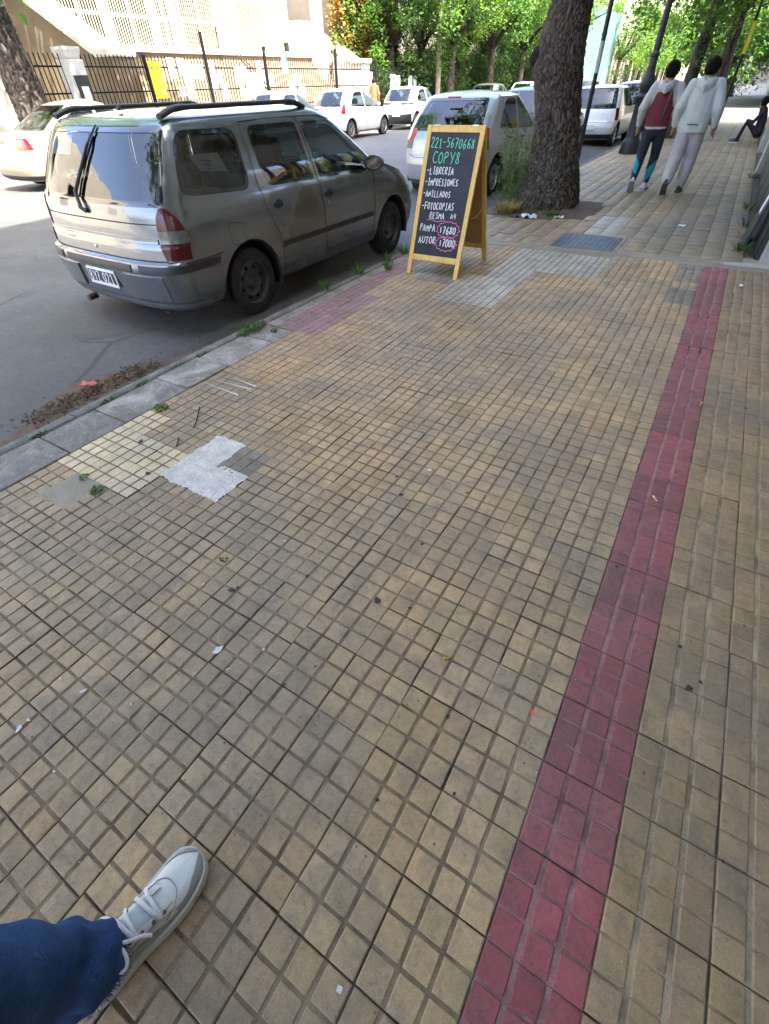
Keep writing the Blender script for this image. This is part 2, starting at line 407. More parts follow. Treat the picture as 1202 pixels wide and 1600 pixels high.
for i in range(12):
    x = 0.30 + 0.95 * i / 11; y = ledge_y(x) - 0.03; ww = 0.03 + 0.17 * min(1, i / 6); e = rt_.uniform(-0.008, 0.008)
    P.append([(x, y - ww * 0.2 + e, 0.0), (x, y + e, 0.016), (x, y + ww * 0.75, 0.018), (x, y + ww + e, 0.0)])
lw.grid(P); lw.build('cement_apron', mat('cement_pale', (0.38, 0.355, 0.30), 0.85, var=0.2, scale=9, bump=0.4, use_pos=True), pavement, 40)
# fresh cement patch and grey cement infill in the holes left by missing tiles
def patch(name, outline, m, z=0.0025, seed=1, edge=0.006):
    rnd = random.Random(seed); pts = []
    for i in range(len(outline)):
        a = Vector((*outline[i], 0)); b = Vector((*outline[(i + 1) % len(outline)], 0)); n = max(2, int((b - a).length / 0.010))
        nn = (b - a).cross(Vector((0, 0, 1))).normalized()
        for k in range(n): q = a + (b - a) * (k / n); pts.append(q + nn * (rnd.uniform(-.15, .15) * edge + edge * 1.5 * noise.noise(Vector((q.x * 13, q.y * 13, seed))) + edge * .7 * noise.noise(Vector((q.x * 40, q.y * 40, seed)))))
    c = sum(pts, Vector()) / len(pts)
    bm = bmesh.new(); vs_ = [bm.verts.new((p.x, p.y, z + 0.0012 * noise.noise(p * 30))) for p in pts]
    f = bm.faces.new(vs_); bmesh.ops.triangulate(bm, faces=[f])
    bmesh.ops.subdivide_edges(bm, edges=[e for e in bm.edges if e.calc_length() > 0.05], cuts=3, use_grid_fill=True)
    for v in bm.verts:
        if not v.is_boundary: v.co.z = z + 0.0035 * noise.noise(v.co * 22) + 0.002
    r_ = bmesh.ops.extrude_edge_only(bm, edges=[e for e in bm.edges if e.is_boundary])
    for v in r_['geom']:
        if isinstance(v, bmesh.types.BMVert): v.co.z = -0.013
    me = bpy.data.meshes.new(name); bm.to_mesh(me); bm.free(); me.materials.append(m)
    return link(name, me, pavement, 50)
st_ = 0.006; cp_ = MB(); vid_ = {}
def in_l(x, y):
    e = 0.010 * noise.noise(Vector((x * 16, y * 16, 4))) + 0.007 * noise.noise(Vector((x * 55, y * 55, 9)))
    return (-2.005 + e < x < -1.79 + e and 0.94 - e < y < 1.372 + e) or (-1.80 < x < -1.582 + e and 0.94 - e < y < 1.168 + e)
def cp_v(i, k):
    if (i, k) not in vid_:
        x, y = -2.04 + i * st_, 0.90 + k * st_; vid_[(i, k)] = len(cp_.v)
        cp_.v.append((x, y, 0.0008 + 0.0022 * noise.noise(Vector((x * 18, y * 30, 1))) + 0.0012 * noise.noise(Vector((x * 70, y * 70, 2)))))
    return vid_[(i, k)]
for i in range(84):
    for k in range(86):
        if in_l(-2.04 + (i + .5) * st_, 0.90 + (k + .5) * st_): cp_.f.append((cp_v(i, k), cp_v(i + 1, k), cp_v(i + 1, k + 1), cp_v(i, k + 1))); cp_.mi.append(0)
cp_.build('cement_patch', M_CEMW, pavement, 180)
patch('cement_infill', [(-2.42, 0.52), (-2.19, 0.53), (-2.185, 0.75), (-2.41, 0.745)], M_CEM, -0.002, 5)
# kerb stones, gutter cement slabs
M_KERB = mat('kerb_stone', (0.19, 0.18, 0.165), 0.8, var=0.35, scale=7, bump=0.4, bscale=70, use_pos=True, dirt=0.5)
def stained(name, base):
    m = bpy.data.materials.new(name); t = NT(m); p = t.pos()
    a, b_, c_, d = t.noise(p, 7, 6, .7, .6), t.noise(p, 3.1, 5, .65, .8), t.noise(p, 60, 4, .7), t.noise(p, 300, 2, .7)
    c = t.mix(t.ramp(a, [(.38, 0), (.66, 1)]), tuple(v * .62 for v in base), base)
    c = t.mix(t.ramp(b_, [(.52, 0), (.70, .7)]), c, tuple(min(1, v * 1.75) for v in base))
    c = t.mix(1, c, t.ramp(c_, [(.3, .72), (.7, 1.18)]), 'MULTIPLY'); c = t.mix(1, c, t.ramp(d, [(.3, .8), (.7, 1.2)]), 'MULTIPLY')
    t.out(t.bsdf(c, .85, 0, .3, t.bump(t.math('ADD', c_, t.math('MULTIPLY', d, .4)), .45, .006)).outputs[0]); return m
M_SLAB = stained('cement_slab_stained', (.285, .260, .225)); M_KERB = stained('kerb_stone_worn', (.205, .195, .178))
kerb = struct(thing('kerb', 'worn grey stone kerb between our pavement and the road', 'kerb'))
del kerb['label']; del kerb['category']
y = -3.0; i = 0
while y < 28.5:
    Lk = rt_.uniform(0.85, 1.2); b = MB(); dz = rt_.gauss(0, 0.004); dx = rt_.gauss(0, 0.006)
    n = 8; P = []
    for k in range(n + 1):
        yy = y + 0.004 + (Lk - 0.008) * k / n; e = rt_.gauss(0, 0.0025)
        P.append([(KX + dx + 0.10, yy, -0.3), (KX + dx + 0.10, yy, dz - 0.008), (KX + dx + 0.09, yy, dz), (KX + dx + 0.025 + e, yy, dz + e * .6), (KX + dx + 0.006 + e, yy, dz - 0.012), (KX + dx - 0.004 + e, yy, dz - 0.05), (KX + dx - 0.01, yy, -0.3)])
    b.grid([list(reversed(p)) for p in P])
    b.add(P[0], [tuple(range(7))]); b.add(P[-1], [tuple(range(6, -1, -1))])
    b.build('kerb_stone', M_KERB, kerb, 40); y += Lk
y = -1.4
while y < 2.78:
    Ls = min(rt_.uniform(0.36, 0.5), 2.79 - y); b = MB(); dz = rt_.gauss(-0.002, 0.003)
    b.bbox((KX + 0.115, y, -0.03), (AX0 - 0.004, y + Ls - 0.006, dz + 0.002), 0.006)
    b.build('cement_slab', M_SLAB, pavement, 40); y += Ls
b = MB(); b.bbox((KX + 0.115, 2.80, -0.03), (AX0 - PA - 0.004, 6.0, -0.002), 0.006); b.build('cement_slab', M_SLAB, pavement, 40)
b = MB(); b.bbox((KX + 0.115, 6.1, -0.03), (-2.945, 28.4, -0.003), 0.004); b.build('cement_slab', M_SLAB, pavement, 40)
# ------------------------------------------------------------------ road
m = bpy.data.materials.new('asphalt'); t = NT(m); p = t.pos()
n1 = t.noise(p, 0.55, 5, 0.6, 0.5); n2 = t.noise(p, 5.0, 5, 0.65); n3 = t.noise(p, 140, 3, 0.75); n4 = t.noise(p, 420, 2, 0.7)
c = t.mix(t.ramp(n1, [(0.35, 0.0), (0.65, 1.0)]), (0.052, 0.051, 0.051), (0.082, 0.080, 0.079))
c = t.mix(1.0, c, t.ramp(n2, [(0.3, 0.82), (0.7, 1.15)]), 'MULTIPLY')
c = t.mix(1.0, c, t.ramp(n3, [(0.3, 0.75), (0.7, 1.3)]), 'MULTIPLY')
c = t.mix(1.0, c, t.ramp(n4, [(0.3, 0.7), (0.75, 1.35)]), 'MULTIPLY')
sx = t.n('SeparateXYZ'); t.l(p, sx.inputs[0])
oil = t.math('MULTIPLY', t.ramp(t.noise(p, 1.3, 4), [(0.45, 0), (0.62, 1)]), 0.4)
c = t.mix(oil, c, (0.045, 0.045, 0.046))
n6 = t.noise(p, 22, 5, 0.7); c = t.mix(1.0, c, t.ramp(n6, [(0.32, 0.78), (0.68, 1.22)]), 'MULTIPLY')
wp = t.vmath('ADD', p, t.vmath('MULTIPLY', t.n('TexNoise').outputs['Color'], (0.5, 0.5, 0.0)))
vc = t.n('TexVoronoi', feature='DISTANCE_TO_EDGE'); t.l(wp, vc.inputs['Vector']); vc.inputs['Scale'].default_value = 0.55
crk = t.math('MULTIPLY', t.ramp(vc.outputs['Distance'], [(0.0, 1.0), (0.006, 1.0), (0.013, 0.0)]), t.ramp(t.noise(p, 0.8, 3), [(0.46, 0.0), (0.56, 0.8)]))
c = t.mix(crk, c, (0.018, 0.017, 0.016))
vs_p = t.n('TexVoronoi'); t.l(p, vs_p.inputs['Vector']); vs_p.inputs['Scale'].default_value = 16.0
c = t.mix(t.math('MULTIPLY', t.ramp(vs_p.outputs['Distance'], [(0.0, 1.0), (0.06, 1.0), (0.10, 0.0)]), t.ramp(t.noise(p, 1.9, 3), [(0.52, 0.0), (0.62, 0.8)])), c, (0.20, 0.19, 0.17))
b = t.bsdf(c, 0.62, 0, 0.5, t.bump(t.math('ADD', n3, t.math('MULTIPLY', n4, 0.6)), 0.5, 0.005)); t.out(b.outputs[0]); M_ASPH = m
rd = MB(); xs = [KX + 0.04] + [KX - (KX - FKX) * k / 24 for k in range(1, 24)] + [FKX - 0.05]
ys = [-12, 0, 6, 12, 20, 30, 45, 70, 100, 150]
rd.grid([[(x, y, road_z(x)) for x in xs] for y in ys])
road = struct(rd.build('road', M_ASPH, None, 180))
cs = MB(); cs.grid([[(x, y, -0.148) for x in (KX + 0.04, 5, 60)] for y in (28.9, 34, 40.5)])
struct(cs.build('side_street', M_ASPH))
terr = MB(); terr.grid([[(x, y, -0.5) for x in (-300, 0, 300)] for y in (-60, 100, 500)])
struct(terr.build('ground', mat('earth', (0.16, 0.13, 0.09), 0.95, use_pos=True)))
# far pavement and kerb
M_FPAV = mat('far_pavement', (0.36, 0.33, 0.28), 0.85, var=0.2, scale=1.5, use_pos=True, dirt=0.4)
b = MB(); b.box((-26, -12, -0.3), (FKX - 0.15, 150, 0.0)); struct(b.build('far_pavement', M_FPAV))
b = MB(); b.box((FKX - 0.149, -12, -0.3), (FKX, 150, 0.006)); struct(b.build('far_kerb', M_KERB))
b = MB(); b.box((KX + 0.1, 40.6, -0.3), (6, 150, 0.0)); struct(b.build('next_block_pavement', mat('next_pavement', (0.34, 0.31, 0.26), 0.85, var=0.2, scale=1.5, use_pos=True)))
b = MB(); b.box((KX, 40.45, -0.3), (KX + 0.099, 150, 0.004)); struct(b.build('next_block_kerb', M_KERB))
# ================================================================== CARS
def glass_mat(name, tint, rough=0.02, refl=1.0, ior=1.72):
    m = bpy.data.materials.new(name); t = NT(m)
    tr = t.n('BsdfTransparent'); tr.inputs[0].default_value = (*tint, 1)
    gl = t.n('BsdfGlossy'); gl.inputs['Roughness'].default_value = rough; gl.inputs[0].default_value = (refl, refl, refl, 1)
    fr = t.n('Fresnel'); fr.inputs[0].default_value = ior
    mx = t.n('MixShader'); t.l(fr.outputs[0], mx.inputs[0]); t.l(tr.outputs[0], mx.inputs[1]); t.l(gl.outputs[0], mx.inputs[2])
    t.out(mx.outputs[0]); return m
def paint_mat(name, col, metal=0.0, rough=0.35, dust=0.25, flake=0.0):
    m = bpy.data.materials.new(name); t = NT(m); p = t.obj()
    n1 = t.noise(p, 1.6, 4, 0.6); n2 = t.noise(p, 9, 4, 0.65)
    c = t.mix(1.0, col, t.ramp(n2, [(0.3, 0.95), (0.7, 1.04)]), 'MULTIPLY')
    sx = t.n('SeparateXYZ'); t.l(p, sx.inputs[0])
    low = t.ramp(sx.outputs[2], [(0.15, 1.0), (0.62, 0.15), (1.0, 0.0)])
    d = t.math('MULTIPLY', t.math('ADD', t.math('MULTIPLY', low, 0.8), t.ramp(n1, [(0.4, 0.0), (0.75, 0.6)])), dust, True)
    c = t.mix(d, c, (0.20, 0.175, 0.15))
    rr = t.math('ADD', t.math('MULTIPLY', d, 0.5), rough, True)
    b = t.bsdf(c, rr, metal, 0.5, t.bump(t.noise(p, 2.2, 2), 0.02, 0.02), 0.8, 0.04); t.out(b.outputs[0]); return m
M_RUB = mat('black_rubber', (0.018, 0.018, 0.019), 0.7, var=0.2, scale=20)
M_TYRE = mat('tyre', (0.022, 0.022, 0.023), 0.85, var=0.25, scale=14, bump=0.3, bscale=80, dirt=0.4, dirtcol=(0.07, 0.06, 0.05))
M_BLK = mat('black_plastic', (0.028, 0.028, 0.03), 0.5, var=0.15)
M_CAB = mat('cabin_grey', (0.06, 0.06, 0.065), 0.8, var=0.2)
M_SEAT = mat('seat_cloth', (0.045, 0.045, 0.05), 0.95, var=0.25, scale=20)
M_STEEL = mat('wheel_steel', (0.10, 0.10, 0.105), 0.55, 0.6, var=0.25, dirt=0.4)
M_ALLOY = mat('wheel_alloy', (0.55, 0.55, 0.56), 0.35, 0.9, var=0.1)
M_CHROME = mat('chrome', (0.7, 0.7, 0.7), 0.15, 1.0, var=0.05)
M_LRED = mat('lamp_red', (0.42, 0.012, 0.018), 0.12, 0, 0.7, var=0.25, scale=30, coat=1.0)
M_LORG = mat('lamp_orange', (0.50, 0.08, 0.02), 0.12, 0, 0.7, var=0.2, scale=30, coat=1.0)
M_LCLR = mat('lamp_clear', (0.16, 0.155, 0.15), 0.2, 0.2, 0.5, var=0.4, scale=40, coat=0.3)
M_LDRK = mat('lamp_dark_red', (0.075, 0.004, 0.005), 0.15, 0, 0.4, var=0.3, scale=30, coat=0.15)
M_SEAM = mat('shut_line', (0.008, 0.008, 0.009), 0.9)
M_GLASS = glass_mat('car_glass', (0.62, 0.68, 0.66))
M_GLASSD = glass_mat('car_glass_dark', (0.20, 0.22, 0.22))
M_FRIT = mat('black_glass_border', (0.012, 0.012, 0.014), 0.06, var=0.05, coat=1.0)
M_PAPER = mat('paper', (0.72, 0.74, 0.74), 0.9, var=0.06, scale=6)
M_PLATEW = mat('plate_white', (0.78, 0.78, 0.76), 0.5, var=0.08, dirt=0.15)
M_PLATEB = mat('plate_black', (0.02, 0.02, 0.024), 0.4)
# hand written stroke letters: unit box 0..1 x 0..1
STROKES = {
 '0': [[(.5, 1), (.15, .8), (.1, .3), (.4, 0), (.75, .15), (.88, .6), (.75, .93), (.5, 1)]],
 '1': [[(.3, .78), (.58, 1), (.55, 0)], [(.3, 0), (.82, 0)]],
 '2': [[(.12, .78), (.35, 1), (.72, .95), (.8, .7), (.5, .35), (.1, 0), (.88, .02)]],
 '4': [[(.3, 1), (.15, .45), (.85, .45)], [(.75, 1), (.7, 0)]],
 '5': [[(.82, 1), (.25, 1), (.2, .58), (.6, .62), (.85, .35), (.6, .04), (.12, .06)]],
 '6': [[(.75, 1), (.3, .7), (.14, .25), (.4, 0), (.78, .12), (.75, .45), (.35, .48), (.18, .3)]],
 '7': [[(.12, .98), (.88, 1), (.55, .5), (.38, 0)], [(.3, .52), (.78, .55)]],
 '8': [[(.5, .54), (.2, .75), (.45, 1), (.8, .82), (.5, .54), (.14, .25), (.4, 0), (.82, .2), (.5, .54)]],
 '-': [[(.15, .48), (.8, .52)]], '.': [[(.45, .0), (.55, .06)]], '$': [[(.6, .75), (.45, .8), (.4, .6), (.6, .45), (.5, .25), (.36, .3)], [(.5, .95), (.48, .12)]],
 'A': [[(.08, 0), (.45, 1), (.9, 0)], [(.22, .36), (.8, .36)]], 'B': [[(.15, 0), (.18, 1), (.65, .95), (.68, .62), (.18, .54), (.8, .42), (.75, .06), (.15, 0)]],
 'C': [[(.88, .85), (.5, 1), (.12, .65), (.15, .2), (.5, 0), (.9, .14)]], 'D': [[(.15, 0), (.18, 1), (.65, .88), (.86, .5), (.65, .1), (.15, 0)]],
 'E': [[(.85, 1), (.18, 1), (.15, 0), (.85, .02)], [(.16, .52), (.7, .54)]], 'F': [[(.9, 1), (.18, .98), (.14, 0)], [(.16, .52), (.7, .55)]],
 'I': [[(.5, 1), (.5, 0)], [(.22, 1), (.78, 1)], [(.22, 0), (.78, 0)]], 'L': [[(.2, 1), (.16, 0), (.85, .02)]],
 'M': [[(.08, 0), (.18, 1), (.5, .35), (.84, 1), (.92, 0)]], 'N': [[(.12, 0), (.15, 1), (.82, .02), (.86, 1)]],
 'O': [[(.5, 1), (.14, .75), (.12, .25), (.48, 0), (.86, .25), (.86, .75), (.5, 1)]], 'P': [[(.15, 0), (.18, 1), (.7, .95), (.78, .62), (.17, .48)]],
 'R': [[(.15, 0), (.18, 1), (.7, .95), (.76, .64), (.18, .5), (.85, 0)]], 'S': [[(.85, .88), (.5, 1), (.18, .78), (.45, .54), (.82, .3), (.55, 0), (.12, .1)]],
 'T': [[(.08, 1), (.92, .98)], [(.5, 1), (.48, 0)]], 'U': [[(.12, 1), (.14, .22), (.48, 0), (.84, .22), (.86, 1)]], 'V': [[(.08, 1), (.48, 0), (.9, 1)]],
 'Y': [[(.08, 1), (.48, .5)], [(.92, 1), (.44, .0)]], 'Z': [[(.1, .98), (.88, 1), (.1, .02), (.9, 0)]], 'H': [[(.14, 1), (.14, 0)], [(.86, 1), (.86, 0)], [(.14, .5), (.86, .52)]],
 'W': [[(.05, 1), (.28, 0), (.5, .7), (.72, 0), (.95, 1)]],
}
def write(mb, text, org, ux, uy, nrm, h, wd, adv=0.72, lw=0.1, mi=0, rnd=None, wob=0.0):
    """strokes of one line of writing laid on a surface"""
    x = 0.0; ux = Vector(ux); uy = Vector(uy); nrm = Vector(nrm); org = Vector(org)
    for ch in text:
        if ch == ' ': x += wd * 0.6; continue
        dy = rnd.uniform(-wob, wob) * h if rnd else 0; sc = 1 + (rnd.uniform(-wob, wob) if rnd else 0)
        for st in STROKES.get(ch, []):
            pts = []
            for (a, b), (c, d) in zip(st, st[1:]):
                for k in range(3): pts.append((lerp(a, c, k / 3), lerp(b, d, k / 3)))
            pts.append(st[-1])
            if len(st) > 3:
                q = [pts[0]]
                for i in range(1, len(pts) - 1): q.append(((pts[i - 1][0] + 2 * pts[i][0] + pts[i + 1][0]) / 4, (pts[i - 1][1] + 2 * pts[i][1] + pts[i + 1][1]) / 4))
                pts = q + [pts[-1]]
            mb.ribbon([org + ux * (x + a * wd * sc) + uy * (b * h * sc + dy) for a, b in pts], nrm, lw * h, mi)
        x += wd * adv / 0.72
    return x
def rounded(poly, r, seg=4):
    """convex 2d polygon with rounded corners"""
    out = []; n = len(poly)
    for i in range(n):
        p, a, b = Vector(poly[i]), Vector(poly[i - 1]), Vector(poly[(i + 1) % n])
        rr = r[i] if hasattr(r, '__len__') else r
        da, db = (a - p), (b - p); k = min(rr, da.length * 0.45, db.length * 0.45)
        s_, e_ = p + da.normalized() * k, p + db.normalized() * k
        for q in range(seg + 1):
            u = q / seg; out.append(tuple(s_ * (1 - u) ** 2 + p * 2 * u * (1 - u) + e_ * u * u))
    return out
def inset(poly, d):
    """raw convex outline moved inwards by d"""
    poly = ccw(poly); n = len(poly); ln = []
    for i in range(n):
        a, b = Vector(poly[i]), Vector(poly[(i + 1) % n]); t = (b - a).normalized(); nn = Vector((-t.y, t.x)); ln.append((a + nn * d, t))
    out = []
    for i in range(n):
        (p, t), (q, u) = ln[i - 1], ln[i]; den = t.x * u.y - t.y * u.x
        k = ((q.x - p.x) * u.y - (q.y - p.y) * u.x) / den if abs(den) > 1e-9 else 0; out.append(tuple(p + t * k))
    return out
def ccw(poly):
    A = sum(poly[i][0] * poly[(i + 1) % len(poly)][1] - poly[(i + 1) % len(poly)][0] * poly[i][1] for i in range(len(poly)))
    return poly if A > 0 else list(reversed(poly))
def cut_poly(bm, poly, ax, keep, mi_in, only=None):
    """cut faces of bm along a convex outline seen along axis ax ('x' side, 'y' end); faces inside get material slot mi_in"""
    poly = ccw(poly); ia, ib = (1, 2) if ax == 'x' else (0, 2)
    lo = [min(p[i] for p in poly) - 0.002 for i in (0, 1)]; hi = [max(p[i] for p in poly) + 0.002 for i in (0, 1)]
    def cand():
        o = []
        for f in bm.faces:
            if only is not None and f.material_index not in only: continue
            if not keep(f): continue
            A = [v.co[ia] for v in f.verts]; B = [v.co[ib] for v in f.verts]
            if max(A) < lo[0] or min(A) > hi[0] or max(B) < lo[1] or min(B) > hi[1]: continue
            o.append(f)
        return o
    fs = cand()
    for i in range(len(poly)):
        a, b = poly[i], poly[(i + 1) % len(poly)]
        dx, dy = b[0] - a[0], b[1] - a[1]
        if dx * dx + dy * dy < 1e-10: continue
        co = Vector((0, a[0], a[1])) if ax == 'x' else Vector((a[0], 0, a[1]))
        no = Vector((0, -dy, dx)) if ax == 'x' else Vector((-dy, 0, dx))
        fs = [f for f in fs if f.is_valid]
        geom = set(fs)
        for f in fs: geom.update(f.edges); geom.update(f.verts)
        r_ = bmesh.ops.bisect_plane(bm, geom=list(geom), plane_co=co, plane_no=no.normalized(), dist=1e-5)
        nf = set(f for f in fs if f.is_valid); nf.update(g for g in r_['geom'] if isinstance(g, bmesh.types.BMFace))
        # drop what is wholly outside this edge
        fs = []
        for f in nf:
            c = f.calc_center_median(); s_ = (c[ia] - a[0]) * (-dy) + (c[ib] - a[1]) * dx
            if s_ > 0: fs.append(f)
    for f in fs: f.material_index = mi_in
    return fs
class Car:
    """levels: (z, half width, y rear, y front, rear corner depth, front corner depth); y runs 0 rear to L front"""
    def __init__(s, low, top, L, drop=(3.0, 4.0, 0.2), rdrop=None, p=3.2, bowk=0.035):
        s.low, s.top, s.L, s.drop, s.rdrop, s.p, s.bowk = low, top, L, drop, rdrop, p, bowk
        s.zb = low[-1][0]
    def lev(s, z):
        T = s.low if z <= s.zb else s.top
        if z <= T[0][0]: return T[0]
        for a, b in zip(T, T[1:]):
            if z <= b[0]:
                u = (z - a[0]) / (b[0] - a[0]); return tuple(lerp(p, q, u) for p, q in zip(a, b))
        return T[-1]
    def zz(s, z, y):
        d0, d1, dv = s.drop; k = max(0.0, min(1.0, (y - d0) / (d1 - d0))); d = dv * k * k * (3 - 2 * k) if k < 1 else dv
        wt = max(0.0, min(1.0, (z - 0.38) / (s.zb - 0.38)))
        if z > s.zb: wt = max(0.0, 1 - (z - s.zb) / 0.45)
        o = z - d * wt
        if s.rdrop:
            e0, e1, ev = s.rdrop; k = max(0.0, min(1.0, (e0 - y) / (e0 - e1))); o -= ev * k * wt
        return o
    def bow(s, y): q = (y - s.L * 0.5) / (s.L * 0.5); return 1 - s.bowk * q * q * q * q - s.bowk * 0.3 * q * q
    def pt(s, z, u, lv=None):
        """u in 0..1 from rear centre round the right side to front centre"""
        z0, hw, yr, yf, Dr, Df = lv or s.lev(z)
        p = s.p
        if u < 0.25:
            th = u / 0.25 * math.pi / 2; x = hw * math.sin(th) ** (2 / p); y = yr + Dr * (1 - max(0, math.cos(th)) ** (2 / p))
        elif u > 0.75:
            th = (1 - u) / 0.25 * math.pi / 2; x = hw * math.sin(th) ** (2 / p); y = yf - Df * (1 - max(0, math.cos(th)) ** (2 / p))
        else:
            x = hw; y = lerp(yr + Dr, yf - Df, (u - 0.25) / 0.5)
        return Vector((x * s.bow(y), y, s.zz(z, y)))
    def side(s, y, z, off=0.0, sd=1):
        z0, hw, yr, yf, Dr, Df = s.lev(z); p = s.p; x = hw
        if y < yr + Dr:
            c = max(0.0, min(1.0, 1 - (y - yr) / Dr)); x = hw * (1 - c ** p) ** (1 / p)
        elif y > yf - Df:
            c = max(0.0, min(1.0, 1 - (yf - y) / Df)); x = hw * (1 - c ** p) ** (1 / p)
        return Vector(((x * s.bow(y) + off) * sd, y, s.zz(z, y)))
    def rear(s, x, z, off=0.0):
        z0, hw, yr, yf, Dr, Df = s.lev(z); p = s.p; hw *= s.bow(yr)
        c = min(1.0, abs(x) / hw); y = yr + Dr * (1 - (1 - c ** p) ** (1 / p))
        return Vector((x, y - off, s.zz(z, y)))
    def front(s, x, z, off=0.0):
        z0, hw, yr, yf, Dr, Df = s.lev(z); p = s.p; hw *= s.bow(yf)
        c = min(1.0, abs(x) / hw); y = yf - Df * (1 - (1 - c ** p) ** (1 / p))
        return Vector((x, y + off, s.zz(z, y)))
    def band(s, T, dz=0.03, us=None):
        us = us or ([0.25 * k / 12 for k in range(12)] + [0.25 + 0.5 * k / 44 for k in range(44)] + [0.75 + 0.25 * k / 12 for k in range(13)])
        zs = []
        for a, b in zip(T, T[1:]):
            n = max(1, int((b[0] - a[0]) / dz + 0.5))
            for k in range(n): zs.append((lerp(a[0], b[0], k / n), tuple(lerp(p, q, k / n) for p, q in zip(a, b))))
        zs.append((T[-1][0], T[-1]))
        rows = []
        for z, lv in zs:
            r_ = [s.pt(z, u, lv) for u in us]
            rows.append(r_ + [Vector((-p.x, p.y, p.z)) for p in reversed(r_[1:-1])])
        return rows
    def shell(s, dz=0.03):
        bm = bmesh.new()
        def addband(rows):
            vr = [[bm.verts.new(p) for p in r_] for r_ in rows]; n = len(vr[0])
            for i in range(len(vr) - 1):
                for j in range(n):
                    k = (j + 1) % n; bm.faces.new((vr[i][j], vr[i][k], vr[i + 1][k], vr[i + 1][j]))
            return vr
        addband(s.band(s.low, dz)); vt = addband(s.band(s.top, dz))
        # roof: rings shrinking to the middle line
        ring = [v.co.copy() for v in vt[-1]]; prev = vt[-1]; n = len(ring)
        ya = s.top[-1][2] + s.top[-1][1]; yb = s.top[-1][3] - s.top[-1][1]; crown = s.crown if hasattr(s, 'crown') else 0.045
        for k in range(1, 9):
            sc = 1 - k / 8; row = []
            for q in ring:
                yc = max(ya, min(yb, q.y)); row.append(bm.verts.new((q.x * sc, yc + (q.y - yc) * sc, q.z + crown * (1 - sc * sc))))
            for j in range(n):
                i2 = (j + 1) % n; bm.faces.new((prev[j], prev[i2], row[i2], row[j]))
            prev = row
        # bonnet (and boot lid): sheets over the lower body at belt level
        def deck(y0, y1, cz, tz=0.0):
            P = []; N = 14
            lv = s.low[-1]
            for i in range(N + 1):
                y = lerp(y0, y1, i / N)
                e = s.side(min(max(y, lv[2] + 1e-4), lv[3] - 1e-4), s.zb)
                P.append([bm.verts.new((e.x * q, y, e.z + cz * (1 - abs(q) ** 2.2))) for q in [-1 + 2 * j / 12 for j in range(13)]])
            for i in range(N):
                for j in range(12): bm.faces.new((P[i][j], P[i][j + 1], P[i + 1][j + 1], P[i + 1][j]))
        deck(s.top[0][3] - 0.45, s.low[-1][3] - 0.004, 0.05)
        if s.top[0][2] > s.low[-1][2] + 0.15: deck(s.low[-1][2] + 0.004, s.top[0][2] + 0.30, 0.03)
        bmesh.ops.remove_doubles(bm, verts=list(bm.verts), dist=0.0004)
        bmesh.ops.recalc_face_normals(bm, faces=list(bm.faces))
        return bm
def split_bm(bm, slot_names, mats, parent, smooth=38, off=None):
    """one mesh object per material slot"""
    res = {}
    for k, (nm, mt) in enumerate(zip(slot_names, mats)):
        if nm is None: continue
        fs = [f for f in bm.faces if f.material_index == k]
        if not fs: continue
        vid = {}; vs_ = []; F = []
        for f in fs:
            F.append([vid.setdefault(v, len(vid)) for v in f.verts])
        vs_ = [None] * len(vid)
        for v, i in vid.items(): vs_[i] = v.co.copy() - (v.normal * off.get(k, 0.0) if off else Vector())
        me = bpy.data.meshes.new(nm); me.from_pydata(vs_, [], F); me.materials.append(mt); me.update()
        res.setdefault(nm, []).append(link(nm, me, parent, smooth))
    return res
_wheel = {}
